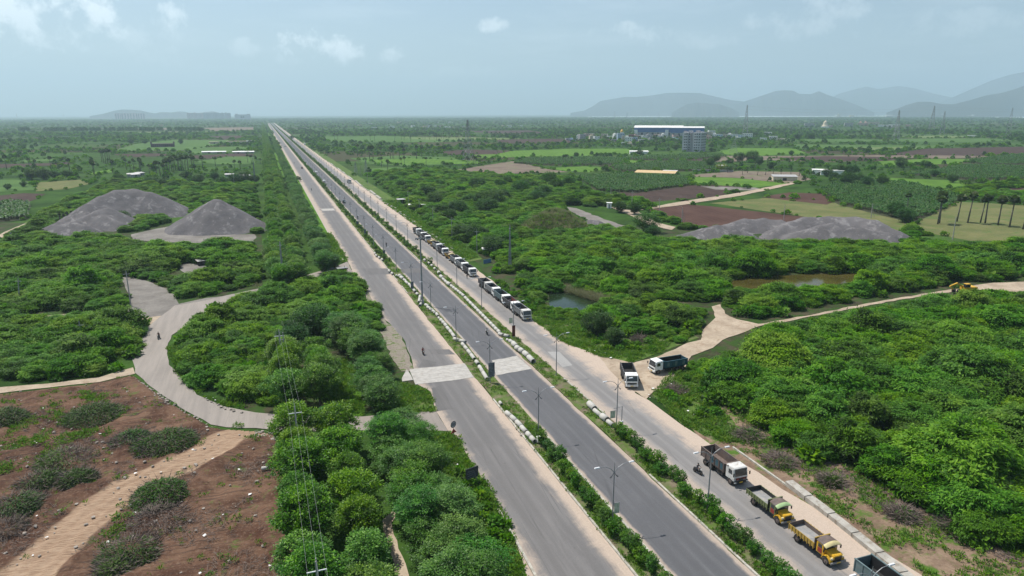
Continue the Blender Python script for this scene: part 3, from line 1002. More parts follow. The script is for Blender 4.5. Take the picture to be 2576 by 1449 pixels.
me = np_mesh('bare_earth', V, remap[q], [M_earth], {'track': trk[used]}, True)
o = tag(link(bpy.data.objects.new('bare_earth', me)), kind='structure')

# ------------------------------------------------------------------ vegetation prototypes
M_thorn = mat_leaf('thorn_leaves', (0.017, 0.052, 0.006), (0.082, 0.215, 0.016), (0.200, 0.380, 0.036), 0.44, 0.6, 0.42)
M_broad = mat_leaf('broad_leaves', (0.014, 0.048, 0.008), (0.060, 0.170, 0.014), (0.210, 0.390, 0.036), 0.36, 0.42, 0.22)
M_layer = mat_leaf('almond_leaves', (0.014, 0.050, 0.009), (0.052, 0.155, 0.020), (0.145, 0.300, 0.050), 0.32, 0.42, 0.22)
M_dark = mat_leaf('dark_leaves', (0.009, 0.032, 0.008), (0.028, 0.085, 0.014), (0.068, 0.165, 0.026), 0.30, 0.5, 0.35)
M_shrub = mat_leaf('median_leaves', (0.016, 0.052, 0.010), (0.050, 0.145, 0.016), (0.130, 0.270, 0.024), 0.34, 0.45, 0.35)
M_palm = mat_leaf('palm_fronds', (0.020, 0.034, 0.014), (0.046, 0.074, 0.026), (0.105, 0.130, 0.060), 0.20, 0.5, 0.25)
M_banana = mat_leaf('banana_leaves', (0.022, 0.066, 0.016), (0.062, 0.150, 0.034), (0.150, 0.250, 0.080), 0.38, 0.4, 0.3)
M_weed = mat_leaf('weed_leaves', (0.050, 0.110, 0.016), (0.100, 0.220, 0.024), (0.190, 0.290, 0.050), 0.42, 0.6, 0.6)
M_dry = mat_leaf('dry_grass_blades', (0.16, 0.15, 0.09), (0.22, 0.21, 0.12), (0.30, 0.28, 0.17), 0.3, 0.8, 0.5)
M_twig = mat_plain('dead_twigs', (0.16, 0.125, 0.105), 0.9, var=0.4, scale=2.0)
M_bark = mat_plain('bark', (0.115, 0.090, 0.070), 0.95, var=0.4, scale=2.5)
M_palmbark = mat_plain('palm_bark', (0.150, 0.135, 0.120), 0.95, var=0.3, scale=1.5)


def unit(a):
    return a / (np.linalg.norm(a, axis=-1, keepdims=True) + 1e-9)


def rhomb(C, T, N, L, Wd, bend=0.0):
    """leaf-shaped quads: base C, pointing along T, facing N"""
    n = len(C)
    T = unit(T)
    S = unit(np.cross(T, N))
    N2 = np.cross(S, T)
    L = np.broadcast_to(np.asarray(L, float), (n,))[:, None]
    Wd = np.broadcast_to(np.asarray(Wd, float), (n,))[:, None]
    mid = C + T * L * 0.45 + N2 * L * bend
    V = np.stack([C, mid + S * Wd * 0.5, C + T * L, mid - S * Wd * 0.5], 1)
    return V


class Leaves:
    def __init__(s):
        s.V, s.t = [], []

    def add(s, V, tint):
        s.V.append(V.reshape(-1, 4, 3))
        s.t.append(np.broadcast_to(np.asarray(tint, float), (len(s.V[-1]),)))

    def mesh(s, name, mats, mi=None):
        V = np.concatenate(s.V)
        t_ = np.concatenate(s.t)
        n = len(V)
        return np_mesh(name, V.reshape(-1, 3), np.arange(4 * n).reshape(n, 4), mats, {'tint': np.repeat(t_, 4)}, False, mi)


def thorn_crown(seed, Rr=3.4, H=3.6, plumes=64, per=92, flat=0.5, lobes=0.28, size=1.0):
    """feathery thorn scrub: arching plumes of fine drooping sprays over a heart of leaves tinted dark as shade"""
    g = np.random.default_rng(seed)
    Lv = Leaves()
    k1, k2 = g.uniform(0, 6.28, 2)
    per = int(per * 1.55)
    for i in range(plumes):
        az = g.uniform(0, 2 * math.pi)
        rr = Rr * (1 + lobes * math.sin(az * 2 + k1) * 0.7 + lobes * math.sin(az * 3 + k2) * 0.6)
        u = math.sqrt(g.uniform(0.02, 1.0))
        re = rr * u
        zt = H * (1 - (1 - flat) * u ** 2.2) * g.uniform(0.90, 1.08)
        if g.random() < 0.14:
            zt *= g.uniform(0.35, 0.8)
        dirv = np.array([math.cos(az), math.sin(az), 0.0])
        side = np.array([-math.sin(az), math.cos(az), 0.0])
        p0 = dirv * re * 0.25 + np.array([0, 0, zt * 0.55])
        p1 = dirv * re * 0.70 + np.array([0, 0, zt * 1.04])
        p2 = dirv * (re + g.uniform(0.3, 0.9)) + side * g.normal(0, 0.5) + np.array([0, 0, zt - g.uniform(0.15, 0.7)])
        tt = g.uniform(0.25, 1.0, per)[:, None]
        P = (1 - tt) ** 2 * p0 + 2 * tt * (1 - tt) * p1 + tt ** 2 * p2
        spread = (0.20 + 0.55 * np.sin(tt[:, 0] * 2.6)) * 0.85
        P = P + side * (g.normal(0, 1, per) * spread)[:, None] + np.array([0, 0, 1]) * g.normal(0, 0.10, per)[:, None]
        P[:, 2] = np.maximum(P[:, 2], 0.15)
        T = dirv * g.uniform(0.3, 1.1, per)[:, None] + side * g.normal(0, 0.8, per)[:, None] + np.array([0, 0, 1]) * g.normal(-0.28, 0.35, per)[:, None]
        N = np.array([0, 0, 1.0]) + g.normal(0, 0.27, (per, 3)) + dirv * 0.5 * u ** 2
        base = g.uniform(0.25, 0.85)
        Lv.add(rhomb(P, T, N, g.uniform(0.26, 0.54, per) * size, g.uniform(0.10, 0.19, per) * size), np.clip(base + g.normal(0, 0.12, per), 0, 1))
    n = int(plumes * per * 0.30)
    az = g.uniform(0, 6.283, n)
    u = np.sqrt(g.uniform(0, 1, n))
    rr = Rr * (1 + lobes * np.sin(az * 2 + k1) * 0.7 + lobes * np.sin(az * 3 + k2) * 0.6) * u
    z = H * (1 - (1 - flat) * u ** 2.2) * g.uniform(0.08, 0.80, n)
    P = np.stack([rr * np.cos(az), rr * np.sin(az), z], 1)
    Lv.add(rhomb(P, g.normal(0, 1, (n, 3)), g.normal(0, 1, (n, 3)), g.uniform(0.4, 0.9, n) * size, g.uniform(0.2, 0.4, n) * size), g.uniform(0.05, 0.35, n))  # inner leaves tinted dark: shade inside the crown put into their colour
    return Lv.mesh('thorn_crown', [M_thorn])


def cluster_crown(seed, mat, Rr=2.6, H=6.4, z0=1.9, clusters=120, per=40, lift=0.5, csize=0.62, leaf=(0.26, 0.42), tiers=0, top=0.35):
    """broad-leaved crown: rosettes of leaves set all over and inside an uneven egg shape"""
    g = np.random.default_rng(seed)
    Lv = Leaves()
    k = g.uniform(0, 6.28, 4)
    a, c = Rr, (H - z0) / 2
    for i in range(clusters):
        d = unit(g.normal(0, 1, 3))
        inner = g.random() < 0.22
        s_ = g.uniform(0.35, 0.75) if inner else g.uniform(0.84, 1.08)
        az = math.atan2(d[1], d[0])
        lob = 1 + 0.16 * math.sin(2 * az + k[0] + d[2] * 2) + 0.12 * math.sin(3 * az + k[1] - d[2] * 3)
        P0 = np.array([d[0] * a * lob * s_, d[1] * a * lob * s_, z0 + c + d[2] * c * s_])
        if d[2] < -0.2:
            P0[:2] *= 0.8
        if tiers:
            q_ = (P0[2] - z0) / (H - z0) * tiers
            P0[2] = z0 + (round(q_) + 0.25 * (q_ - round(q_))) / tiers * (H - z0)
        n = per
        cs = csize * g.uniform(0.7, 1.35)
        off = unit(g.normal(0, 1, (n, 3))) * (g.uniform(0.1, 1.0, n)[:, None] ** 0.6) * cs
        if tiers:
            off[:, 2] *= 0.35
            off[:, :2] *= 1.25
        else:
            off[:, 2] *= 0.75
        P = P0 + off
        P[:, 2] = np.maximum(P[:, 2], 0.2)
        T = off / cs + np.array([d[0], d[1], 0.2]) * 0.5 + g.normal(0, 0.25, (n, 3)) + np.array([0, 0, -0.25])
        N = np.array([0, 0, 1.0]) * (0.7 + lift) + off / cs * 0.5 + g.normal(0, 0.35, (n, 3))
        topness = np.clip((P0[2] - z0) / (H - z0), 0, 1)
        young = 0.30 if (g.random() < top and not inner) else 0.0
        base = 0.16 + 0.38 * topness + young + g.normal(0, 0.08) - (0.22 if inner else 0)  # inner rosettes tinted darker, crown shade painted into the leaf colour
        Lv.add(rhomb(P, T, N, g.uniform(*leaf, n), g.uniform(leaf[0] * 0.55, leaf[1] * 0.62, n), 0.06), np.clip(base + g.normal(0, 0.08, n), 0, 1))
    return Lv.mesh('crown', [mat])


def trunk_mesh(seed, h=2.6, r=0.16, limbs=4, spread=1.3, lean=0.2, mat=None, sides=6):
    rr = random.Random(seed)
    mb = MB()
    mat = mat or M_bark
    lx, ly = rr.uniform(-lean, lean), rr.uniform(-lean, lean)
    mb.tube([(0, 0, -0.15), (lx * 0.3, ly * 0.3, h * 0.4), (lx, ly, h)], [r * 1.25, r, r * 0.72], mat, sides)
    for i in range(limbs):
        a = 6.28 * (i + rr.uniform(-.3, .3)) / limbs
        k = rr.uniform(0.6, 1.0)
        b = (lx * k, ly * k, h * k)
        mb.tube([b, (b[0] + math.cos(a) * spread * 0.5, b[1] + math.sin(a) * spread * 0.5, b[2] + h * 0.28), (b[0] + math.cos(a) * spread, b[1] + math.sin(a) * spread, b[2] + h * 0.75)],
                [r * 0.6, r * 0.4, r * 0.16], mat, 5)
    return mb.mesh('trunk', True)


def bush_trunk(seed, h=1.6):
    rr = random.Random(seed)
    mb = MB()
    for i in range(5):
        a = 6.28 * i / 5 + rr.uniform(-.4, .4)
        mb.tube([(0.1 * math.cos(a), 0.1 * math.sin(a), -0.1), (0.5 * math.cos(a), 0.5 * math.sin(a), h * 0.6), (1.5 * math.cos(a), 1.5 * math.sin(a), h * 1.45)], [0.09, 0.06, 0.03], M_bark, 5)
    return mb.mesh('trunk', True)


def palm_crown(seed, Rr=1.9, fans=26):
    """palmyra: a ball of stiff fan leaves"""
    g = random.Random(seed)
    V, F, T_ = [], [], []
    for i in range(fans):
        zz = 1 - 1.75 * (i + 0.5) / fans
        az = i * 2.39996 + g.uniform(-.2, .2)
        rxy = math.sqrt(max(0, 1 - zz * zz))
        d = Vector((rxy * math.cos(az), rxy * math.sin(az), zz))
        L = Rr * g.uniform(0.8, 1.05)
        c0 = d * (L * 0.45)
        n_ = d.orthogonal().normalized()
        n_ = (Vector((0, 0, 1)) - d * d.z + n_ * 0.3).normalized()
        s_ = d.cross(n_).normalized()
        b = len(V)
        V.append(tuple(d * 0.1))
        V.append(tuple(c0))
        K = 7
        for k in range(K + 1):
            a = (k / K - 0.5) * 3.6
            rr = L * 0.62 * (1.0 if k % 2 else 0.86)
            p = c0 + (d * math.cos(a) + s_ * math.sin(a)) * rr - Vector((0, 0, 0.14 * abs(a)))
            V.append(tuple(p))
        for k in range(K):
            F.append((b + 1, b + 2 + k, b + 3 + k))
        F.append((b, b + 1, b + 2 + K // 2))
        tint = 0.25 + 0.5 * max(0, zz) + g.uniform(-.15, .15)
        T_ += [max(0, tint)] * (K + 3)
    return np_mesh('crown', np.array(V), np.array(F), [M_palm], {'tint': np.array(T_)})


def frond_crown(seed, mat, n=14, L=3.2, droop=1.0, seg=5, w=0.5, z=0.0):
    """long arching leaves: coconut fronds or banana leaves"""
    g = random.Random(seed)
    V, F, T_ = [], [], []
    for i in range(n):
        az = i * 2.39996 + g.uniform(-.3, .3)
        el = g.uniform(0.35, 1.35)
        l = L * g.uniform(0.75, 1.1)
        d = Vector((math.cos(az), math.sin(az), 0))
        s_ = Vector((-math.sin(az), math.cos(az), 0))
        b = len(V)
        tint = g.uniform(0.2, 0.75)
        for k in range(seg + 1):
            t_ = k / seg
            p = d * (l * t_ * math.cos(el)) + Vector((0, 0, z + l * t_ * math.sin(el) - droop * l * 0.55 * t_ * t_))
            wd = w * (0.25 + math.sin(min(1, t_ * 1.05) * math.pi) * 0.75) * (0.15 if t_ == 1 else 1)
            fold = Vector((0, 0, -wd * 0.35))
            V += [tuple(p + s_ * wd + fold), tuple(p), tuple(p - s_ * wd + fold)]
            T_ += [tint] * 3
        for k in range(seg):
            for j in (0, 1):
                F.append((b + 3 * k + j, b + 3 * k + j + 1, b + 3 * k + j + 4, b + 3 * k + j + 3))
    return np_mesh('crown', np.array(V), np.array(F), [mat], {'tint': np.array(T_)})


def far_tree(seed, mat, Rr=3.2, H=5.0, n=150, flat=0.4, size=1.5):
    """distant tree: fewer, larger leaf masses"""
    g = np.random.default_rng(seed)
    d = unit(g.normal(0, 1, (n, 3)))
    d[:, 2] = np.abs(d[:, 2]) * 1.3 - 0.3
    s_ = g.uniform(0.55, 1.05, n)[:, None]
    P = d * s_ * np.array([Rr, Rr, H * 0.55]) + np.array([0, 0, H * 0.48])
    P[:, 2] = np.maximum(P[:, 2], 0.15)
    T = d + g.normal(0, 0.6, (n, 3))
    N = d + np.array([0, 0, 0.7]) + g.normal(0, 0.3, (n, 3))
    Lv = Leaves()
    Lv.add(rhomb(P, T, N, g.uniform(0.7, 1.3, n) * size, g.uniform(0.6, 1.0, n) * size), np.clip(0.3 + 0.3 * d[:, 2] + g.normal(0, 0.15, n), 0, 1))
    return Lv.mesh('crown', [mat])


def tuft(seed, mat, n=26, r=0.35, h=0.5, w=0.12):
    g = np.random.default_rng(seed)
    az = g.uniform(0, 6.28, n)
    P = np.stack([np.cos(az), np.sin(az), np.zeros(n)], 1) * (g.uniform(0, 1, n) ** 0.6 * r)[:, None]
    P[:, 2] = g.uniform(0, h * 0.45, n)
    T = np.stack([np.cos(az), np.sin(az), g.uniform(0.3, 1.6, n)], 1) + g.normal(0, 0.3, (n, 3))
    Lv = Leaves()
    Lv.add(rhomb(P, T, np.array([0, 0, 1.0]) + g.normal(0, 0.4, (n, 3)), g.uniform(0.5, 1.0, n) * h, g.uniform(0.7, 1.4, n) * w), np.clip(g.normal(0.5, 0.2, n), 0, 1))
    return Lv.mesh('tuft', [mat])


THORN = [thorn_crown(1, 3.4, 3.5), thorn_crown(2, 3.8, 3.0, 66, 94, 0.55, 0.34), thorn_crown(3, 2.9, 3.9, 58, 88, 0.38), thorn_crown(4, 3.5, 2.6, 62, 90, 0.6, 0.4),
         thorn_crown(5, 3.1, 3.2, 58, 88, 0.45, 0.2), thorn_crown(6, 4.2, 3.8, 84, 92, 0.5, 0.3)]
THORN_SHAPE = ['domed', 'spreading', 'tall rounded', 'low lobed', 'compact', 'umbrella-topped']
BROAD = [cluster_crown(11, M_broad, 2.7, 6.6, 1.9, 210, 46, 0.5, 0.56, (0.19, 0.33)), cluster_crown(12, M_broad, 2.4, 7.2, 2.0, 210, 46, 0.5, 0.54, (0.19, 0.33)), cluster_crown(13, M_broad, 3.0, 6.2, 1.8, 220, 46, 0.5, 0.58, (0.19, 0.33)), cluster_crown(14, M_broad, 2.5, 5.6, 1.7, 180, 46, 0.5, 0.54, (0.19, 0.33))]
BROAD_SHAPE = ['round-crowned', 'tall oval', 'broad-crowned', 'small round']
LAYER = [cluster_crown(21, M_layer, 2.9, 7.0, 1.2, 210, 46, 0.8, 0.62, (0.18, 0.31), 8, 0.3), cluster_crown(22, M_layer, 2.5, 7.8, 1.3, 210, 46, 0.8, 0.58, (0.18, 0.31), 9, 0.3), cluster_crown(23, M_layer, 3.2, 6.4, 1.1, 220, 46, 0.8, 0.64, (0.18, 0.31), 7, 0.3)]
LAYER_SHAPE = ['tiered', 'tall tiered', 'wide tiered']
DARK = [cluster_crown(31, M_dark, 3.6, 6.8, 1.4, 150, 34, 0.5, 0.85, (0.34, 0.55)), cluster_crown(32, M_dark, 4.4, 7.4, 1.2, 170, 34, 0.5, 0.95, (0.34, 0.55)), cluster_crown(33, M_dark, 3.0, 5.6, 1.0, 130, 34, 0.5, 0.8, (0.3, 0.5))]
SHRUB = [cluster_crown(41, M_shrub, 0.80, 1.9, 0.35, 46, 26, 0.5, 0.26, (0.15, 0.26)), cluster_crown(42, M_shrub, 0.70, 2.3, 0.4, 46, 26, 0.5, 0.25, (0.15, 0.26)), cluster_crown(43, M_shrub, 0.95, 1.7, 0.25, 50, 26, 0.5, 0.28, (0.15, 0.26)), cluster_crown(44, M_shrub, 0.5, 2.3, 0.3, 36, 26, 0.5, 0.22, (0.14, 0.24))]
SHRUB_SHAPE = ['round', 'upright', 'wide low', 'slim']
PALMC = [palm_crown(51, 1.9), palm_crown(52, 1.7, 22), palm_crown(53, 2.1, 28)]
COCO = [frond_crown(61, M_palm, 16, 3.4, 1.0, 5, 0.45), frond_crown(62, M_palm, 14, 3.0, 1.1, 5, 0.42)]
BANANA = [frond_crown(71, M_banana, 9, 2.3, 0.95, 4, 0.34, 1.5), frond_crown(72, M_banana, 8, 2.0, 0.85, 4, 0.32, 1.3), frond_crown(73, M_banana, 10, 2.4, 1.05, 4, 0.34, 1.6)]
FARM = [far_tree(81, M_thorn, 3.4, 4.2), far_tree(82, M_thorn, 2.8, 3.4), far_tree(83, M_dark, 3.2, 5.4), far_tree(84, M_dark, 2.6, 6.6), far_tree(85, M_thorn, 4.2, 4.0, 180), far_tree(86, M_thorn, 2.0, 2.2, 110, size=1.1)]
TUFTS = [tuft(91, M_weed), tuft(92, M_weed, 30, 0.45, 0.4, 0.16), tuft(93, M_weed, 20, 0.25, 0.7, 0.10), tuft(94, M_weed, 34, 0.6, 0.35, 0.2)]
DRYT = [tuft(95, M_dry, 30, 0.4, 1.2, 0.05), tuft(96, M_dry, 26, 0.35, 1.5, 0.05)]
TRUNK = [trunk_mesh(i) for i in (1, 2, 3)]
TRUNKB = [bush_trunk(i) for i in (4, 5)]
TRUNKS_ = [trunk_mesh(i, 0.7, 0.05, 3, 0.3, 0.05, sides=5) for i in (6, 7)]


def palm_trunk(seed, h=10.0):
    rr = random.Random(seed)
    a, b = rr.uniform(-.5, .5), rr.uniform(-.5, .5)
    return MB().tube([(0, 0, -0.2), (a * 0.5, b * 0.5, h * 0.5), (a, b, h)], [0.30, 0.20, 0.17], M_palmbark, 6).mesh('trunk', True), (a, b, h)


PALMT = [palm_trunk(i) for i in (1, 2, 3)]
BANT = MB().tube([(0, 0, -0.1), (0.03, 0, 1.7)], [0.14, 0.09], mat_plain('banana_stem', (0.10, 0.12, 0.05), 0.7), 6).mesh('stem', True)

# library of far prototypes, instanced only inside objects of kind 'stuff'
def lib(name, meshes):
    c = bpy.data.collections.new(name)
    for i, me in enumerate(meshes):
        if not isinstance(me, (list, tuple)):
            me = [me]
        o = bpy.data.objects.new(f'{name}_{i:02d}', me[0])
        c.objects.link(o)
    return c


def joined(meshes_offsets, name):
    """one mesh made of several (mesh, z-offset) pieces"""
    bm = bmesh.new()
    mats = []
    for me, off in meshes_offsets:
        n0 = len(bm.verts)
        f0 = len(bm.faces)
        bm.from_mesh(me)
        bm.verts.ensure_lookup_table()
        bm.faces.ensure_lookup_table()
        for v in bm.verts[n0:]:
            v.co += Vector(off)
        for m_ in me.materials:
            if m_ not in mats:
                mats.append(m_)
        for f in bm.faces[f0:]:
            f.material_index = mats.index(me.materials[min(f.material_index, len(me.materials) - 1)])
    out = bpy.data.meshes.new(name)
    bm.to_mesh(out)
    bm.free()
    for m_ in mats:
        out.materials.append(m_)
    return out


LIB = {
    'thorn': lib('thorn_library', THORN), 'far': lib('far_library', FARM), 'tuft': lib('tuft_library', TUFTS), 'dry': lib('dry_library', DRYT),
    'broad': lib('broad_library', BROAD), 'layer': lib('layer_library', LAYER), 'shrub': lib('shrub_library', SHRUB),
    'banana': lib('banana_library', [joined([(b, (0, 0, 0)), (BANT, (0, 0, 0))], 'banana') for b in BANANA]),
}


def scatter_stuff(name, P, scale, lib_key, nvar, label=None, zrot=None, idx=None, seed=0):
    """countless small plants as ONE object: points that carry instances"""
    g = np.random.default_rng(seed + 1000)
    n = len(P)
    if n == 0:
        return None
    me = bpy.data.meshes.new(name)
    me.vertices.add(n)
    me.vertices.foreach_set('co', np.ascontiguousarray(P, dtype=np.float32).ravel())
    for an, ty, av in (('psize', 'FLOAT', np.broadcast_to(scale, (n,)).astype(np.float32)), ('pturn', 'FLOAT', g.uniform(0, 6.283, n).astype(np.float32)), ('pkind', 'INT', (g.integers(0, nvar, n) if idx is None else idx).astype(np.int32))):
        at = me.attributes.new(an, ty, 'POINT')
        at.data.foreach_set('value', np.ascontiguousarray(av))
    o = link(bpy.data.objects.new(name, me))
    o['kind'] = 'stuff'
    if label:
        o['label'] = label
    ng = bpy.data.node_groups.new(name, 'GeometryNodeTree')
    ng.interface.new_socket('Geometry', in_out='INPUT', socket_type='NodeSocketGeometry')
    ng.interface.new_socket('Geometry', in_out='OUTPUT', socket_type='NodeSocketGeometry')
    N_, L_ = ng.nodes, ng.links
    gi, go = N_.new('NodeGroupInput'), N_.new('NodeGroupOutput')
    ci = N_.new('GeometryNodeCollectionInfo')
    ci.inputs['Collection'].default_value = LIB[lib_key]
    ci.inputs['Separate Children'].default_value = True
    ci.inputs['Reset Children'].default_value = True
    ip = N_.new('GeometryNodeInstanceOnPoints')
    ip.inputs['Pick Instance'].default_value = True

    def na(nm, dt):
        a = N_.new('GeometryNodeInputNamedAttribute')
        a.data_type = dt
        a.inputs['Name'].default_value = nm
        return a.outputs['Attribute']
    cb = N_.new('ShaderNodeCombineXYZ')
    L_.new(na('pturn', 'FLOAT'), cb.inputs[2])
    e2r = N_.new('FunctionNodeEulerToRotation')
    L_.new(cb.outputs[0], e2r.inputs[0])
    cs = N_.new('ShaderNodeCombineXYZ')
    sz = na('psize', 'FLOAT')
    for k in range(3):
        L_.new(sz, cs.inputs[k])
    L_.new(gi.outputs[0], ip.inputs['Points'])
    L_.new(ci.outputs[0], ip.inputs['Instance'])
    L_.new(na('pkind', 'INT'), ip.inputs['Instance Index'])
    L_.new(e2r.outputs[0], ip.inputs['Rotation'])
    L_.new(cs.outputs[0], ip.inputs['Scale'])
    L_.new(ip.outputs[0], go.inputs[0])
    md = o.modifiers.new('plants', 'NODES')
    md.node_group = ng
    return o


def plant(name, label, cat, group, crown, trunk, loc, rz, s, coff=(0, 0, 0), sz=None, tname='trunk', cname='crown'):
    r = empty(name, loc, rz)
    r.scale = (s, s, sz or s)
    tag(r, label, cat, group)
    for nm, me, off in ((tname, trunk, (0, 0, 0)), (cname, crown, coff)):
        if me is None:
            continue
        o = bpy.data.objects.new(nm, me)
        o.location = off
        COL.objects.link(o)
        o.parent = r
    return r


# ------------------------------------------------------------------ where plants may not stand
NOGO = []


def nogo(poly):
    a = np.array(poly)
    NOGO.append((poly, a.min(0), a.max(0)))


def blocked(P):
    b = np.zeros(len(P), bool)
    for poly, lo, hi in NOGO:
        k = (P[:, 0] > lo[0]) & (P[:, 0] < hi[0]) & (P[:, 1] > lo[1]) & (P[:, 1] < hi[1])
        if k.any():
            b[k] |= inside(P[k], poly)
    return b


def poisson(poly, spacing, seed, jit=0.42):
    """jittered triangular grid of ground points inside a polygon"""
    g = np.random.default_rng(seed)
    a = np.array(poly)
    lo, hi = a.min(0), a.max(0)
    xs = np.arange(lo[0], hi[0] + spacing, spacing)
    ys = np.arange(lo[1], hi[1] + spacing, spacing * 0.87)
    X, Y = np.meshgrid(xs, ys)
    X = X + (np.arange(len(ys)) % 2)[:, None] * spacing * 0.5
    P = np.stack([X.ravel(), Y.ravel()], 1) + g.uniform(-jit, jit, (X.size, 2)) * spacing
    return P[inside(P, poly)]


nogo([(22.6, 250)] + [(22.6, YEND), (66.2, YEND), (66.2, 236), (66.0, 20), (26, 20)] + PX(*LE[::-1][::-1]) + PX(*LE2) + PX(*LE3))
nogo(PX(*outer, *inner))
nogo(PX((1560, 930), (1590, 914), (1640, 903), (1678, 887), (1728, 864), (1763, 856), (1768, 832), (1796, 800), (1788, 772), (1816, 764), (1828, 790), (1853, 806), (1908, 819), (1960, 812), (1962, 814), (2415, 730), (2420, 722), (2500, 710), (2700, 706), (2700, 748), (2500, 738), (2416, 736), (1966, 816), (1960, 818), (1908, 826), (1818, 872), (1740, 905), (1740, 925), (1690, 965), (1625, 1010)))
nogo(EARTH)

# ------------------------------------------------------------------ gravel heaps
M_gravel = mat_soil('grey_gravel', (0.120, 0.113, 0.116), (0.172, 0.162, 0.165), (0.225, 0.213, 0.212), s=0.10, fine=1.4, bump=0.35)
M_mound = mat_soil('grassy_mound', (0.12, 0.11, 0.06), (0.22, 0.20, 0.12), s=0.3, fine=1.5, cover=((0.085, 0.13, 0.035), 0.40, 0.60, 0.3))


def heap(name, label, cat, peaks, m, slope=0.66, st=0.7, seed=0, rough=0.10, flat=None, cut=()):
    """peaks: (x, row of the foot, row of the top) -> one heap of loose material"""
    g = np.random.default_rng(seed)
    pk = []
    for x, yb, yt in peaks:
        X, Y = G(x, yb)
        pk.append((X, Y, HT(x, yb, yt)))
    lo = np.array([min(p[i] - p[2] / slope for p in pk) - 1 for i in (0, 1)])
    hi = np.array([max(p[i] + p[2] / slope for p in pk) + 1 for i in (0, 1)])
    gx, gy = np.arange(lo[0], hi[0], st), np.arange(lo[1], hi[1], st)
    X, Y = np.meshgrid(gx, gy)
    Z = np.full(X.shape, -5.0)
    for i, (a, b, h) in enumerate(pk):
        a2, b2, h2 = pk[i + 1] if (i + 1 < len(pk) and i not in cut) else pk[i]
        L2 = (a2 - a) ** 2 + (b2 - b) ** 2 + 1e-6
        tt = np.clip(((X - a) * (a2 - a) + (Y - b) * (b2 - b)) / L2, 0, 1)
        dx, dy = X - (a + (a2 - a) * tt), Y - (b + (b2 - b) * tt)
        ang = np.arctan2(Y - b, X - a)
        d = np.hypot(dx, dy)
        wob = 1 + 0.05 * np.sin(ang * 3 + i) + 0.035 * np.sin(ang * 9 + 2 * i) * np.clip(d / 6, 0, 1)
        hh_ = h + (h2 - h) * tt
        zz = hh_ - slope * (np.sqrt(d * d + 2.5) - 1.55) * wob
        if flat:
            zz = np.minimum(zz, h * flat + 0.1 * (zz - h * flat))
        Z = np.log(np.exp(np.clip(2.4 * Z, -90, 120)) + np.exp(np.clip(2.4 * zz, -90, 120))) / 2.4
    Z -= 0.3
    # run-off rills down the flanks
    gyd, gxd = np.gradient(Z, st)
    along = X * np.cos(1.1 * seed) + Y * np.sin(1.1 * seed)
    Z += 0.10 * np.sin((X * gyd - Y * gxd) * 1.5) * np.clip(np.hypot(gxd, gyd), 0, .6)
    for _ in range(10):
        a, f, p = g.uniform(0, 6.28), g.uniform(0.25, 1.6), g.uniform(0, 6.28)
        Z += 0.5 * rough / (f + 0.5) * np.sin((X * math.cos(a) + Y * math.sin(a)) * f + p)
    Z += g.normal(0, rough * 0.22, Z.shape)
    ny_, nx_ = X.shape
    idx = np.arange(nx_ * ny_).reshape(ny_, nx_)
    q = np.stack([idx[:-1, :-1], idx[:-1, 1:], idx[1:, 1:], idx[1:, :-1]], -1).reshape(-1, 4)
    zf = Z.ravel()
    q = q[(zf[q] > -0.15).any(1)]
    used = np.unique(q)
    rm = np.full(nx_ * ny_, -1)
    rm[used] = np.arange(len(used))
    V = np.column_stack([X.ravel()[used], Y.ravel()[used], np.maximum(zf[used], -0.3)])
    me = np_mesh(name, V, rm[q], [m], None, True)
    o = tag(link(bpy.data.objects.new(name, me)), label, cat)
    cx_, cy_ = np.mean([p[0] for p in pk]), np.mean([p[1] for p in pk])
    for a, b, h in pk:
        r = h / slope * 0.92
        nogo([(a + r * math.cos(k), b + r * math.sin(k)) for k in np.linspace(0, 6.28, 12)[:-1]])
    return V


heap('gravel_heap', 'tall cone-shaped heap of grey gravel beside the left row of roadside trees', 'gravel heap', [(512, 576, 536), (546, 574, 500), (556, 574, 501), (588, 574, 520), (625, 577, 545)], M_gravel, seed=1)
heap('gravel_heap', 'long high ridge of grey gravel with rilled flanks, behind the low dark heap', 'gravel heap', [(212, 572, 545), (228, 562, 512), (262, 552, 492), (300, 545, 477), (345, 540, 474), (385, 540, 482), (412, 540, 494), (232, 572, 545), (252, 570, 527), (275, 566, 522), (262, 574, 540), (305, 577, 560)], M_gravel, seed=2, cut=(6, 9))
heap('gravel_heap', 'low smooth dark grey gravel heap with a thorn bush on its flank', 'gravel heap', [(120, 588, 570), (150, 586, 557), (185, 586, 557), (215, 588, 566)], M_gravel, seed=3, rough=0.06)
heap('gravel_heap', 'grey gravel heap cut off by the left edge of the picture', 'gravel heap', [(-50, 742, 700), (-5, 746, 712)], M_gravel, seed=4)
heap('gravel_heap', 'large ridged grey gravel heap in front of the palm pasture', 'gravel heap', [(1945, 600, 580), (1985, 592, 556), (2020, 588, 545), (2080, 588, 543), (2150, 590, 545), (2200, 595, 553), (2255, 602, 580), (1990, 604, 585), (2060, 602, 566), (2090, 600, 560), (2160, 603, 572), (2230, 606, 584)], M_gravel, seed=5, cut=(6,))
heap('gravel_heap', 'flat-topped pale grey gravel heap beside the ridged one, white sacks on top', 'gravel heap', [(1712, 602, 588), (1770, 600, 572), (1800, 600, 566), (1840, 600, 568), (1872, 602, 580)], M_gravel, seed=6)
heap('gravel_heap', 'grey gravel bank behind the flat-topped heap, next to the red field', 'gravel heap', [(1825, 583, 562), (1870, 580, 550), (1920, 578, 548), (1960, 580, 552)], M_gravel, seed=8)
heap('gravel_heap', 'small grey gravel heap behind the grassy mound', 'gravel heap', [(1484, 566, 551), (1504, 568, 555)], M_gravel, seed=9)
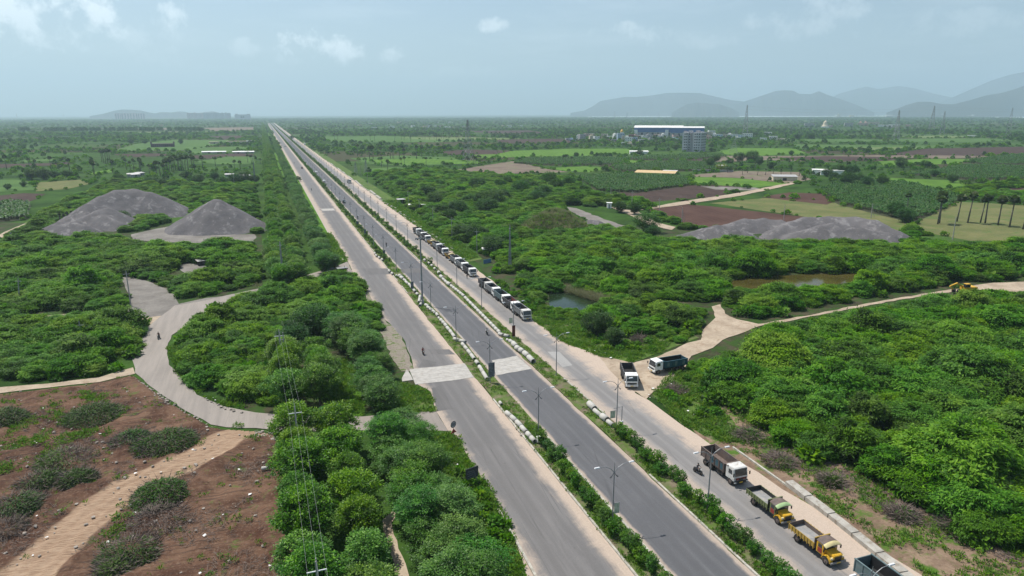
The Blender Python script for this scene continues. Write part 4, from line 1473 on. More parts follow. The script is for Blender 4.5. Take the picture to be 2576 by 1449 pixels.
MOUND = heap('earth_mound', 'rounded earth mound overgrown with tall dry grass', 'mound', [(1392, 574, 524), (1420, 578, 536), (1362, 580, 542), (1445, 584, 556)], M_mound, slope=0.75, seed=7, rough=0.3)
for q in ([(1380, 738), (1400, 724), (1440, 730), (1480, 748), (1530, 766), (1510, 795), (1430, 805), (1375, 795)], [(1800, 720), (1850, 700), (1920, 690), (2050, 686), (2180, 680), (2230, 690), (2190, 728), (2060, 748), (1900, 756), (1815, 752)],
          [(295, 690), (360, 705), (430, 730), (450, 765), (600, 742), (560, 768), (330, 815), (300, 790), (300, 745)], [(470, 575), (560, 592), (640, 592), (640, 622), (470, 630), (330, 622), (320, 606)],
          [(430, 668), (500, 660), (570, 664), (570, 704), (460, 712), (400, 690)], [(1420, 518), (1450, 522), (1520, 550), (1600, 578), (1590, 592), (1520, 582), (1450, 542)],
          [(1530, 520), (1600, 528), (1650, 558), (1700, 572), (1690, 582), (1630, 568), (1580, 542)], [(-80, 592), (0, 590), (50, 566), (100, 538), (112, 543), (50, 580), (0, 604), (-80, 614)],
          [(1590, 530), (1700, 508), (1850, 485), (1990, 458), (2000, 464), (1870, 494), (1720, 518)]):
    nogo(PX(*q))
nogo(PX((-80, 965), (0, 972), (120, 964), (250, 948), (335, 925), (342, 942), (250, 964), (0, 992), (-80, 988)))
nogo(PX((-80, 798), (0, 800), (180, 788), (330, 784), (420, 770), (440, 772), (372, 824), (330, 804), (180, 808), (0, 820), (-80, 824)))
FPOLY = [PX(*pts) for _, pts in FIELDS]
NFIRST = len(NOGO)
for p in FPOLY:
    nogo(p)

# ------------------------------------------------------------------ labels: what stands next to what
LAND = [('the dusty side track', 1850, 835), ('the side track bend', 2120, 780), ('the concrete drain', 2140, 1330), ('the muddy pond', 2000, 706), ('the small green pond', 1440, 756), ('the ridged gravel heap', 2110, 610),
        ('the flat-topped gravel heap', 1790, 606), ('the cone-shaped gravel heap', 545, 590), ('the loop road bend', 420, 900), ('the rusty tin roof', 180, 680), ('the right lattice pole', 1283, 682), ('the row of parked tippers', 1200, 690),
        ('the grassy mound', 1400, 590), ('the yellow digger', 2430, 728), ('the teal-bodied truck', 1690, 925), ('the five-truck queue', 1300, 790), ('the low dark gravel heap', 150, 600), ('the gravel ridge', 320, 580), ('the white-roofed hut', 513, 668),
        ('the yard pole', 330, 770), ('the leaning pole', 50, 765), ('the service road', 990, 860), ('the light green rows', 700, 890), ('the canvas awning', 1230, 640), ('the red ploughed field', 1850, 570), ('the banana plantation', 1600, 480), ('the palm pasture', 2460, 590),
        ('the gravel track', 1520, 565), ('the red cleared ground', 200, 965), ('the pale slab crossing', 1040, 945), ('the field path', 40, 590), ('the parked motorbike', 315, 795), ('the thicket rear', 2300, 800), ('the drain end', 2330, 1440), ('the thicket heart', 2250, 1050), ('the open grass corner', 1760, 985)]


def near(x, y):
    b = min(LAND, key=lambda l: (l[1] - x) ** 2 + ((l[2] - y) * 1.6) ** 2)
    dx, dy = x - b[1], (y - b[2]) * 1.6
    if abs(dx) > abs(dy):
        w = 'just left of' if dx < 0 else 'just right of'
        if abs(dx) > 140:
            w = 'well left of' if dx < 0 else 'well right of'
    else:
        w = 'close behind' if dy < 0 else 'close in front of'
        if abs(dy) > 140:
            w = 'far behind' if dy < 0 else 'well in front of'
    return f'{w} {b[0]}'


def sized(s, lo, hi):
    t_ = (s - lo) / (hi - lo)
    return 'small' if t_ < 0.25 else 'medium' if t_ < 0.6 else 'large' if t_ < 0.85 else 'very large'


def screen(P, z=1.5):
    return np.array([proj(a, b, z) for a, b in P])


# ------------------------------------------------------------------ thorn scrub: the nearest 300 one by one, the rest as one mass
ZONES = [
    ([(1765, 955), (1830, 908), (1920, 852), (2070, 817), (2270, 780), (2430, 757), (2760, 757), (3050, 1540), (2800, 1470), (2600, 1415), (2430, 1352), (2300, 1282), (2165, 1200), (2030, 1152), (1950, 1098), (1870, 1056), (1800, 1000)], 3.7, (0.7, 1.35)),
    ([(1225, 648), (1300, 690), (1400, 722), (1440, 728), (1540, 760), (1640, 770), (1760, 790), (1750, 832), (1620, 846), (1500, 836), (1430, 800), (1390, 790)], 3.4, (0.6, 1.05)),
    ([(1225, 640), (1480, 572), (1600, 592), (1670, 616), (1910, 622), (2290, 622), (2576, 628), (2760, 640), (2760, 700), (2420, 708), (2250, 738), (2050, 768), (1900, 800), (1850, 784), (1800, 758), (1540, 758), (1400, 716), (1300, 680)], 3.7, (0.75, 1.3)),
    ([(1130, 600), (1000, 500), (930, 440), (1060, 428), (1250, 445), (1440, 452), (1500, 492), (1560, 508), (1640, 518), (1600, 540), (1540, 522), (1420, 520), (1420, 545), (1480, 565), (1225, 640)], 4.4, (0.7, 1.35)),
    ([(445, 858), (478, 824), (545, 786), (644, 752), (745, 722), (885, 700), (925, 760), (955, 815), (930, 850), (850, 800), (790, 810), (700, 850), (685, 930), (680, 1020), (600, 1020), (505, 985), (458, 930)], 3.1, (0.6, 1.1)),
    ([(-160, 640), (0, 622), (240, 606), (330, 614), (640, 616), (660, 690), (640, 715), (520, 742), (455, 752), (440, 726), (360, 698), (290, 686), (300, 745), (310, 778), (180, 782), (0, 792), (-160, 796)], 3.6, (0.7, 1.25)),
    ([(-160, 828), (0, 823), (180, 812), (330, 810), (360, 835), (330, 880), (320, 915), (250, 940), (120, 955), (0, 962), (-160, 962)], 3.1, (0.65, 1.2)),
    ([(100, 548), (180, 500), (300, 455), (430, 466), (640, 462), (655, 590), (640, 590), (440, 540), (420, 560), (330, 590), (230, 560), (90, 606), (-160, 640), (-160, 614), (20, 604)], 4.6, (0.65, 1.2)),
    ([(1990, 505), (2110, 520), (2280, 568), (2330, 560), (2330, 620), (2290, 625), (2260, 600), (2110, 550)], 5.0, (0.6, 1.0)),
    ([(2330, 500), (2400, 480), (2576, 492), (2760, 500), (2760, 520), (2420, 505)], 5.0, (0.6, 1.2)),
    ([(2440, 470), (2700, 450), (2760, 500), (2400, 480)], 5.5, (0.7, 1.2)),
    ([(1680, 500), (1780, 482), (1990, 452), (2020, 462), (1890, 486), (1720, 514)], 4.5, (0.45, 0.75)),
    ([(1600, 560), (1690, 585), (1760, 582), (1780, 570), (1660, 540)], 4.2, (0.45, 0.8)),
]
pts, szs = [], []
for i, (poly, sp, sr) in enumerate(ZONES):
    sp *= 1.16
    P = poisson(PX(*poly), sp * 1.36, 100 + i, 0.5)
    P = P[~blocked(P)]
    g = np.random.default_rng(300 + i)
    pts.append(P)
    ed_ = seg_dist(P, PX(*poly) + PX(*poly[:1]))
    sz_ = (sr[0] + (sr[1] - sr[0]) * g.random(len(P)) ** 1.5) * 1.34
    szs.append(np.minimum(sz_, 0.50 + 0.16 * ed_ + g.uniform(0, .15, len(P))))
P, S_ = np.concatenate(pts), np.concatenate(szs)
var = rng.integers(0, 6, len(P))
turn = rng.uniform(0, 6.283, len(P))
sc_ = screen(P)
vis = (sc_[:, 0] > -40) & (sc_[:, 0] < 2616) & (sc_[:, 1] > 300) & (sc_[:, 1] < 1540)
rank = np.where(vis, S_ / np.hypot(P[:, 0], P[:, 1]), -1)
order = np.argsort(-rank)
top = order[:290]
for i in top:
    if rank[i] < 0:
        continue
    v = var[i]
    hue = 'feathery'
    lab = f"{sized(S_[i], 0.6, 1.75)} {THORN_SHAPE[v]} thorn tree {near(sc_[i, 0], sc_[i, 1])}"
    plant('thorn_tree', lab, 'thorn tree', 'feathery thorn trees of the scrub', THORN[v], TRUNKB[i % 2], (P[i, 0], P[i, 1], 0), turn[i], S_[i], sz=S_[i] * (0.80 + 0.55 * ((i * 7919) % 97) / 97))
rest = np.setdiff1d(np.arange(len(P)), top)
scatter_stuff('thorn_scrub', np.column_stack([P[rest], np.zeros(len(rest))]), S_[rest], 'thorn', 6, 'feathery green thorn scrub filling the land on both sides of the highway', idx=var[rest])
print('thorn', len(P), 'rest', len(rest))
# low undergrowth between the thorn trees
g = np.random.default_rng(5)
k = np.hypot(P[:, 0], P[:, 1]) < 330
U = np.concatenate([P[k] + g.normal(0, 2.4, (k.sum(), 2)) for _ in range(1)])
keep_ng = NOGO
U = U[~blocked(U)]
scatter_stuff('undergrowth', np.column_stack([U, np.zeros(len(U))]), g.uniform(0.45, 1.0, len(U)), 'far', 1, 'low bushy undergrowth between the thorn trees', idx=np.full(len(U), 5))
U = np.concatenate([poisson(PX((1812, 738), (1850, 732), (1990, 732), (2190, 712), (2200, 738), (2060, 762), (1900, 790), (1830, 775)), 1.9, 61), poisson(PX((1375, 782), (1500, 782), (1530, 800), (1400, 808)), 1.9, 62), poisson(PX((1720, 918), (1830, 905), (1840, 950), (1760, 960)), 2.2, 63), poisson(PX((1640, 835), (1770, 830), (1700, 870)), 2.2, 64)])
scatter_stuff('thorn_saplings', np.column_stack([U, np.zeros(len(U))]), g.uniform(0.22, 0.42, len(U)), 'thorn', 6, 'low thorn saplings on the pond banks', seed=31)

# bigger dark trees standing in the scrub and the fields
DK = []
for (x, y, s) in ((1130, 560, 1.0), (1150, 545, 1.2), (1180, 520, 1.3), (1215, 515, 1.2), (1240, 525, 1.5), (1265, 508, 1.4), (1010, 478, 1.1), (1030, 490, 1.0), (1060, 470, 1.2), (1075, 500, 1.3), (1095, 520, 1.2), (1110, 470, 1.0), (1165, 470, 1.1), (1200, 478, 1.2),
                  (1240, 462, 1.1), (1275, 470, 1.2), (1310, 490, 1.3), (1340, 480, 1.2), (1365, 500, 1.3), (1380, 470, 1.5), (1400, 480, 1.5), (1430, 475, 1.3), (1225, 540, 1.2), (1180, 565, 1.3), (1110, 545, 1.0), (990, 462, 0.9), (1160, 600, 1.1), (1195, 610, 1.2), (1240, 640, 1.0),
                  (1560, 535, 1.1), (1595, 540, 1.0), (1625, 585, 1.2), (1640, 600, 1.0), (2250, 545, 1.2), (2275, 560, 1.0), (2080, 445, 1.3), (2110, 440, 1.4), (2140, 440, 1.2), (2160, 460, 1.3), (2180, 470, 1.2), (2130, 465, 1.3), (2100, 455, 1.2), (2220, 468, 1.1), (2265, 421, 1.4), (2325, 422, 1.3), (2350, 445, 0.9), (2395, 460, 0.9),
                  (1990, 391, 1.1), (1785, 420, 1.3), (1800, 408, 1.1), (1835, 415, 1.2), (1860, 408, 1.6), (1890, 408, 1.7), (1910, 415, 1.3), (1940, 425, 1.0), (1700, 378, 1.2), (1790, 382, 1.0), (1610, 390, 1.0), (1450, 395, 0.8), (1300, 366, 0.9), (2005, 350, 1.6), (2040, 350, 1.5),
                  (560, 470, 1.4), (590, 465, 1.3), (615, 460, 1.3), (640, 462, 1.2), (470, 452, 1.1), (500, 462, 1.0), (540, 452, 1.2), (80, 452, 1.4), (110, 452, 1.3), (140, 450, 1.2), (170, 447, 1.0), (300, 460, 1.0), (410, 470, 1.1), (440, 480, 1.1), (380, 470, 1.0), (60, 470, 0.8), (20, 478, 0.7),
                  (310, 560, 0.8), (295, 565, 0.8), (760, 862, 1.0), (785, 850, 1.1), (810, 838, 1.0), (745, 880, 0.9), (1500, 842, 0.8), (1545, 868, 0.75), (1320, 475, 1.1), (1352, 512, 1.1), (730, 480, 1.1), (735, 350, 1.2), (330, 362, 1.2), (390, 356, 1.2), (455, 363, 1.3), (365, 362, 1.0), (240, 358, 1.0), (225, 356, 0.9)):
    DK.append((x, y, s))
for i, (x, y, s) in enumerate(DK):
    X, Y = G(x, y)
    v = i % 3
    plant('shade_tree', f"{sized(s, 0.7, 1.6)} dark green {['round', 'wide', 'compact'][v]} shade tree {near(x, y)}", 'tree', 'dark shade trees among scrub and fields', DARK[v], TRUNK[i % 3], (X, Y, 0), i * 1.7, s * 0.95)
# one bright yellow-green tree in front of the farm wall
X, Y = G(1815, 430)
M_yel = mat_leaf('yellow_green_leaves', (0.07, 0.11, 0.01), (0.16, 0.24, 0.02), (0.26, 0.34, 0.04), 0.3, 0.5, 0.1)
plant('shade_tree', 'bright yellow-green small tree in front of the grey farm wall', 'tree', None, cluster_crown(39, M_yel, 3.4, 5.0, 1.0, 80, 26, 0.5, 0.8, (0.35, 0.55)), TRUNK[0], (X, Y, 0), 0, 1.3)

# ------------------------------------------------------------------ roadside rows on the left
g = random.Random(21)
rows = [(0.4, 'outer'), (6.2, 'inner')]
BR, LA = [], []
y = 52.0
for xr, nm in rows:
    y = 53.0 + (2.5 if nm == 'inner' else 0)
    while y < 4300:
        ok = not (107.5 < y < 119.5) and not (150 < y < 213)
        if ok:
            BR.append((xr + g.uniform(-.8, .8) - (0.0016 * max(0, y - 400)), y + g.uniform(-.9, .9), g.uniform(0.92, 1.25), nm))
        y += 6.4 if y < 900 else 8.0
y = 48.0
while y < 4300:
    if not (105 < y < 113.5) and not (160 < y < 231):
        two = y < 105
        LA.append(((14.2 if two else 15.6) + g.uniform(-.6, .6), y + g.uniform(-.6, .6), g.uniform(0.82, 1.06)))
        if two:
            LA.append((17.9 + g.uniform(-.6, .6), y + 2.2 + g.uniform(-.6, .6), g.uniform(0.75, 1.0)))
        elif g.random() < 0.4 and y < 1200:
            LA.append((18.2 + g.uniform(-.8, .8), y + 2.4 + g.uniform(-.8, .8), g.uniform(0.6, 0.8)))
    y += 4.4 if y < 600 else 7.0
for (x, y) in ((15.0, 146), (13.8, 151), (12.5, 156), (16.5, 138)):
    LA.append((x, y, 1.15))


def rowpos(y):
    return 'below the loop road' if y < 107 else 'between loop road and pale slab' if y < 128 else 'beside the loop thicket' if y < 213 else 'just past the upper junction' if y < 262 else 'level with the gravel heaps' if y < 420 else 'level with the palm grove' if y < 640 else 'far up the highway'


BR.sort(key=lambda b: b[1])
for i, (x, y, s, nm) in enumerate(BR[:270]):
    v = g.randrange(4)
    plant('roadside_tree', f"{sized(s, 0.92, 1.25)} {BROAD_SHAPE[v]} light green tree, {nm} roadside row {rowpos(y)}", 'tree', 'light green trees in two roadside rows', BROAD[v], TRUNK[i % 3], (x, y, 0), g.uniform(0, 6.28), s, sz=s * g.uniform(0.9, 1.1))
A = np.array([(b[0], b[1], 0) for b in BR[270:]])
scatter_stuff('distant_roadside_trees', A, np.array([b[2] for b in BR[270:]]), 'broad', 4, 'far end of the light green roadside rows', seed=3)
LA.sort(key=lambda b: b[1])
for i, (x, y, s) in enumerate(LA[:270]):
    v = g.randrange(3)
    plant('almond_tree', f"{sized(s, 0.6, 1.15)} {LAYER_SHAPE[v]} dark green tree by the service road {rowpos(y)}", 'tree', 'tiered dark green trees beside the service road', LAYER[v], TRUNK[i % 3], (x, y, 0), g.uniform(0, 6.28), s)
A = np.array([(b[0], b[1], 0) for b in LA[270:]])
if len(A):
    scatter_stuff('distant_almond_trees', A, np.array([b[2] for b in LA[270:]]), 'layer', 3, 'far end of the tiered dark green roadside row', seed=4)

# ------------------------------------------------------------------ median planting
SH = []
y = 52.5
while y < 96:
    SH.append((37.9 + g.uniform(-.5, .6), y, g.uniform(0.85, 1.25), 'left median'))
    y += g.uniform(1.7, 2.6)
y = 52.0
while y < 93:
    SH.append((51.5 + g.uniform(-.6, .7), y, g.uniform(0.85, 1.25), 'right median'))
    y += g.uniform(1.7, 2.5)
for (x0, lab, y0) in ((38.0, 'left median', 236), (51.3, 'right median', 232)):
    y = y0
    while y < 520:
        SH.append((x0 + g.uniform(-1.1, 1.1), y, g.uniform(0.45, 0.95), lab))
        y += g.uniform(2.2, 4.2)
SH.sort(key=lambda b: b[1])


def medpos(y):
    return 'below the pipes' if y < 98 else 'past the last pipe' if y < 300 else 'level with the dark car' if y < 430 else 'far along'


for i, (x, y, s, nm) in enumerate(SH[:280]):
    v = g.randrange(4)
    plant('median_shrub', f"{sized(s, 0.45, 1.25)} {SHRUB_SHAPE[v]} shrub on the {nm} {medpos(y)}, {['shiny', 'dense', 'loose', 'fresh'][i % 4]} green", 'shrub', 'clipped shrubs on the medians', SHRUB[v], TRUNKS_[i % 2], (x, y, 0.22), g.uniform(0, 6.28), s)
A, B_ = [], []
for x0 in (38.0, 51.3):
    y = 520
    while y < 4200:
        A.append((x0 + g.uniform(-1.2, 1.2), y, 0.2))
        B_.append(g.uniform(0.7, 1.25))
        y += g.uniform(1.5, 2.4) * (1 + y / 1500)
scatter_stuff('distant_median_shrubs', np.array(A), np.array(B_), 'shrub', 4, 'shrubs lining the medians far along the highway', seed=6)

# weeds and ground cover: median weeds, verges, cleared ground
def cover(name, polys, spacing, sr, key, nv, label, z=0.1, seed=0, near_max=260, thin=1.0):
    pts = []
    for i, p in enumerate(polys):
        q = poisson(p, spacing, seed + i)
        pts.append(q)
    P = np.concatenate(pts)
    g = np.random.default_rng(seed)
    n = np.sin(P[:, 0] * 0.9 + 3 * np.sin(P[:, 1] * 0.23)) + np.sin(P[:, 1] * 0.7 + seed) + g.normal(0, 0.9, len(P))
    P = P[(seg_dist(P, TRK) > 2.2)]
    n = np.sin(P[:, 0] * 0.9 + 3 * np.sin(P[:, 1] * 0.23)) + np.sin(P[:, 1] * 0.7 + seed) + g.normal(0, 0.9, len(P))
    P = P[(np.hypot(P[:, 0], P[:, 1]) < near_max) & (n > -1.2 + 2.4 * (1 - thin))]
    scatter_stuff(name, np.column_stack([P, np.full(len(P), z)]), g.uniform(sr[0], sr[1], len(P)), key, nv, label, seed=seed)


LMp = [(36.4, 50), (39.7, 50), (39.6, 97), (36.4, 112)]
LMq = [(36.5, 112), (39.6, 97), (39.7, 420), (36.4, 420)]
RMp = [(49.6, 48), (52.6, 48), (52.6, 92), (49.6, 80)]
RMq = [(49.7, 80), (52.6, 92), (52.6, 420), (49.6, 420)]
cover('median_weeds', [LMp, RMp], 0.5, (0.45, 1.05), 'tuft', 4, 'weeds and low creepers covering the medians under the shrubs', 0.22, 40, 260, 0.75)
cover('median_weeds', [LMq, RMq], 0.75, (0.5, 1.1), 'tuft', 4, 'sparse weeds on the medians around the pipes', 0.22, 44, 420, 0.6)
vp = [PX((1131, 1089), (1156, 1106), (1171, 1141), (1191, 1173), (1238, 1238), (1296, 1362), (1330, 1470), (1240, 1470), (1150, 1300), (1060, 1083)), PX((838, 925), (870, 905), (905, 940), (920, 1000), (914, 1047), (830, 1046), (822, 980)),
      PX((1640, 990), (1700, 930), (1760, 930), (1800, 1010), (1850, 1070), (1960, 1120), (1800, 1110), (1713, 1067)), PX((1340, 806), (1413, 861), (1513, 901), (1590, 912), (1670, 885), (1700, 840), (1560, 860), (1430, 800), (1330, 745)), PX((1040, 972), (1078, 985), (1097, 1036), (1060, 1040), (980, 1040), (960, 1000), (990, 960)), PX((420, 880), (450, 860), (520, 1000), (640, 1030), (560, 1022), (495, 992), (458, 948)), PX((340, 890), (365, 835), (380, 800), (330, 830), (300, 900))]
cover('verge_weeds', vp, 0.55, (0.6, 1.3), 'tuft', 4, 'grass and weeds on the road verges', 0.08, 50, 400, 0.85)
cover('verge_weeds', [[(64.9, 236), (64.8, 420), (72.5, 420), (72, 240)], PX((832, 590), (862, 634), (875, 658), (845, 664), (800, 640), (785, 580))], 0.9, (1.0, 2.2), 'tuft', 4, 'tall green weeds lining the right-hand service road', 0.08, 56, 480, 1.0)
cover('clearing_weeds', [EARTH], 1.3, (0.4, 1.0), 'tuft', 4, 'scattered weeds on the cleared red earth', 0.16, 60, 200, 0.15)
cover('clearing_weeds', [PX((0, 1000), (180, 985), (330, 1000), (300, 1090), (140, 1150), (0, 1200)), PX((200, 1250), (300, 1240), (340, 1330), (230, 1400), (180, 1380)), PX((560, 1060), (640, 1080), (690, 1110), (640, 1120))], 0.8, (0.5, 1.3), 'tuft', 4, 'weedy patches at the edges of the cleared earth', 0.2, 67, 200, 0.4)
cover('clearing_weeds', [PX((1820, 1115), (1960, 1180), (2090, 1280), (2400, 1500), (2700, 1500), (2600, 1400), (2430, 1335), (2300, 1262), (2165, 1182), (2030, 1132), (1950, 1080), (1860, 1040))], 0.7, (0.5, 1.2), 'tuft', 4, 'weeds on the bare strip beside the drain', 0.08, 64, 200, 0.45)
cover('dry_grass', [PX((640, 700), (760, 740), (900, 790), (860, 800), (700, 780), (620, 790)), PX((505, 800), (640, 770), (720, 800), (640, 840))], 1.5, (0.7, 1.2), 'dry', 2, 'pale dry grass among the loop thicket', 0.0, 66, 300, 0.5)
B1 = np.concatenate([poisson(PX((1240, 700), (1330, 745), (1400, 790), (1380, 805), (1300, 765), (1225, 715)), 2.4, 71), poisson([(66.5, 250), (72, 250), (73, 420), (66.5, 420)], 3.0, 72), poisson(PX((1430, 805), (1560, 862), (1690, 842), (1640, 885), (1520, 890)), 2.6, 73), poisson(PX((1650, 985), (1720, 940), (1800, 1010), (1850, 1060), (1760, 1060)), 2.8, 74), poisson(PX((1170, 1150), (1235, 1240), (1290, 1360), (1240, 1400), (1150, 1200)), 1.8, 75)])
scatter_stuff('verge_bushes', np.column_stack([B1, np.full(len(B1), 0.05)]), np.random.default_rng(7).uniform(0.18, 0.5, len(B1)), 'far', 6, 'low bushes dotted over the grassy verges', idx=np.full(len(B1), 5), seed=32)
# tall dry grass on the mound
mk = MOUND[(MOUND[:, 2] > 1.5)]
mk = mk[np.random.default_rng(3).random(len(mk)) < 0.55]
scatter_stuff('mound_grass', mk, np.random.default_rng(4).uniform(0.7, 1.6, len(mk)), 'dry', 2, 'tall pale grass growing on the earth mound', seed=8)
mk2 = mk[::3]
scatter_stuff('mound_weeds', mk2, np.random.default_rng(5).uniform(1.2, 3.0, len(mk2)), 'tuft', 4, 'green weeds growing on the earth mound', seed=9)
# dry reeds on the bank of the small pond
rb = poisson(PX((1400, 724), (1440, 728), (1500, 748), (1545, 764), (1520, 768), (1470, 752), (1420, 736)), 0.55, 77)
scatter_stuff('pond_reeds', np.column_stack([rb, np.full(len(rb), 0.2)]), np.random.default_rng(6).uniform(0.9, 1.5, len(rb)), 'dry', 2, 'dry brown reeds along the small green pond', seed=10)

# ------------------------------------------------------------------ banana plants
NB = [(1460, 450), (1740, 447), (1735, 468), (1600, 486), (1500, 482)]
BP = [(PX((1456, 448), (1540, 440), (1735, 446), (1733, 467), (1600, 485), (1502, 480)), 2.3, 'in the plantation in front of the thatched shed'), (PX((2062, 480), (2130, 450), (2300, 464), (2418, 500), (2378, 528), (2290, 556), (2115, 513)), 2.5, 'in the plantation behind the ridged gravel heap'),
      (PX((-60, 514), (40, 510), (76, 516), (68, 550), (-60, 564)), 2.2, 'in the plot at the left picture edge'), (PX((1537, 420), (1700, 406), (1840, 415), (1858, 427), (1700, 431), (1560, 431)), 3.0, ''), (PX((1292, 411), (1330, 399), (1480, 397), (1588, 400), (1538, 415), (1380, 416)), 3.2, ''),
      (PX((1562, 398), (1720, 389), (1818, 389), (1828, 396), (1700, 403), (1604, 403)), 3.6, ''), (PX((2290, 440), (2430, 416), (2640, 422), (2640, 450), (2450, 453)), 3.2, ''), (PX((2424, 405), (2576, 389), (2700, 393), (2700, 412), (2482, 416)), 3.6, '')]
pb, lb = [], []
for i, (poly, sp, lab) in enumerate(BP):
    q = poisson(poly, sp, 700 + i, 0.25)
    pb.append(q)
    lb += [lab] * len(q)
pb = np.concatenate(pb)
sb = np.random.default_rng(9).uniform(0.8, 1.25, len(pb))
scb = screen(pb, 2)
rk = np.where([bool(l) for l in lb], sb / np.hypot(pb[:, 0], pb[:, 1]), 0) * ((scb[:, 0] > 0) & (scb[:, 0] < 2576))
od = np.argsort(-rk)
tb = od[:290]
for i in tb:
    plant('banana_plant', f"{sized(sb[i], 0.8, 1.25)} banana plant with {['drooping', 'upright', 'ragged'][i % 3]} leaves {lb[i]}", 'banana plant', 'banana plants ' + lb[i], BANANA[i % 3], BANT, (pb[i, 0], pb[i, 1], 0.05), i * 2.1, sb[i], tname='stem')
rest = np.setdiff1d(np.arange(len(pb)), tb)
scatter_stuff('banana_plantation', np.column_stack([pb[rest], np.zeros(len(rest))]), sb[rest], 'banana', 3, 'banana plants filling the plantations', seed=11)
print('banana', len(pb))

# ------------------------------------------------------------------ palmyra palms
PAL = [('in the palm pasture', [(2363, 562, 482), (2359, 564, 492), (2407, 557.6, 489.6), (2434, 561, 480), (2466, 561, 493), (2478, 562, 486), (2510, 567, 493), (2539, 572, 490), (2573, 577, 502), (2282, 530, 486)]),
       ('beside the middle paddy fields', [(930, 400, 366), (939, 400, 366), (959, 393, 370), (982, 399, 367), (989, 399, 365), (1005, 397, 364), (1017, 402, 372), (1048, 399, 365), (1061, 395, 367), (960, 419, 395), (975, 428, 402), (1010, 414, 397), (1017, 418, 393), (1072, 417, 395), (899, 393, 362)]),
       ('in the clump by the tall pylon', [(1176, 413, 393), (1192, 412, 391), (1203, 418, 389), (1220, 412, 393), (1180, 418, 398), (1198, 415, 396), (1210, 410, 392)]),
       ('on the left plain', [(17, 425, 390), (75, 422, 397), (90, 429, 400), (128, 425, 393), (163, 418, 395), (177, 437, 396), (236, 439, 402), (240, 442, 408), (283, 434, 402), (257, 408, 377), (262, 411, 376), (267, 412, 373), (272, 411, 373), (277, 408, 374), (318, 427, 398), (330, 432, 404), (338, 428, 398), (352, 430, 397), (355, 432, 402), (377, 440, 412)]),
       ('in the dense left grove', [(395, 443, 405), (404, 442, 404), (412, 445, 411), (422, 437, 397), (433, 432, 392), (442, 429, 390), (449, 427, 393), (457, 429, 392), (466, 427, 392), (474, 429, 390), (484, 425, 388), (490, 429, 392), (428, 436, 400), (417, 440, 400), (438, 434, 396), (452, 430, 396), (462, 428, 390), (512, 429, 391), (542, 418, 395)]),
       ('by the highway tree rows', [(624, 410, 388), (633, 411, 390), (642, 410, 391), (655, 412, 398), (675, 412, 395), (590, 430, 402), (605, 428, 404)]),
       ('in the far line between fields', [(842, 355.6, 335), (850, 353.6, 338), (932, 353.6, 339), (942, 355, 338), (993, 355, 336.5), (1010, 351, 336.5), (1017, 351, 336.5), (1033, 355.6, 341), (1064, 351, 338), (1069, 351, 334), (1081, 351, 333), (1092, 349, 332), (1099, 355, 334), (1111, 349, 335), (1116, 349, 334), (1153, 353, 334), (1148, 350, 335), (1225, 348, 331), (1236, 348, 332), (1247, 349, 331), (1258, 347, 332), (1272, 347, 333), (1285, 347, 332), (1300, 347, 333), (1266, 353, 341), (1240, 350, 337), (1313, 346, 333), (1330, 345, 331)]),
       ('by the village houses', [(1400, 352, 338), (1407, 352, 340), (1418, 350, 336), (1346, 357, 347), (1330, 354, 345), (1461, 352, 342), (1390, 353, 341), (1435, 351, 339)]),
       ('beside the small field shed', [(1417, 412, 390), (1425, 410, 389), (1437, 417, 393)])]
for lab, lst in PAL:
    for i, (x, yb, yt) in enumerate(lst):
        X, Y = G(x, yb)
        h = min(16.0, max(5.0, HT(x, yb, yt)))
        v = (i * 7 + int(x)) % 3
        me, (a, b, hh_) = PALMT[v]
        s = h / 11.5
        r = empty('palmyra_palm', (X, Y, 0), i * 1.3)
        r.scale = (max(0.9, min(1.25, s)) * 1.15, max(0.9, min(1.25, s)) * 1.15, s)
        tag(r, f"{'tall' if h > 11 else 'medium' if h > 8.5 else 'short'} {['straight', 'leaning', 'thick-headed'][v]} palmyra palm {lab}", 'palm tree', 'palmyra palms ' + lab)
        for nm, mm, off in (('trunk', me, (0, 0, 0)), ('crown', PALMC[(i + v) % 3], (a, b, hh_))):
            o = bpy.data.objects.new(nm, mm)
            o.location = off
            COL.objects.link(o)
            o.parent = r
for i, (x, y) in enumerate(((1830, 434), (1868, 440), (1880, 436), (1905, 441), (1925, 440), (1945, 437), (1965, 441), (1990, 440), (2010, 443), (2035, 440), (1850, 428), (1900, 424), (1930, 420), (1960, 419), (1985, 418), (2010, 418), (2040, 417), (2065, 418), (2085, 415), (2110, 416), (2130, 418), (2150, 419))):
    X, Y = G(x, y)
    r = empty('coconut_palm', (X, Y, 0), i * 1.1, 1.0)
    tag(r, f"{['short', 'arching', 'young', 'spreading'][i % 4]} coconut palm {'in front of' if y > 430 else 'behind'} the white farm sheds", 'palm tree', 'coconut palms by the farm sheds')
    me, (a, b, hh_) = PALMT[i % 3]
    for nm, mm, off, s_ in (('trunk', me, (0, 0, 0), 0.42), ('crown', COCO[i % 2], (a * 0.42, b * 0.42, hh_ * 0.42), 1.0)):
        o = bpy.data.objects.new(nm, mm)
        o.location = off
        o.scale = (1, 1, s_) if nm == 'trunk' else (1, 1, 1)
        COL.objects.link(o)
        o.parent = r

# ------------------------------------------------------------------ the wide plain: scattered trees to the horizon, hedges round the fields
g = np.random.default_rng(77)
n1_, n2_ = 30000, 60000
d = np.concatenate([np.sqrt(g.uniform(340 ** 2, 2400 ** 2, n1_)), np.sqrt(g.uniform(2400 ** 2, 8200 ** 2, n2_))])
n = n1_ + n2_
az = g.uniform(-0.75, 0.75, n) + math.atan2(f_.x, f_.y)
PP = np.stack([d * np.sin(az), d * np.cos(az)], 1)
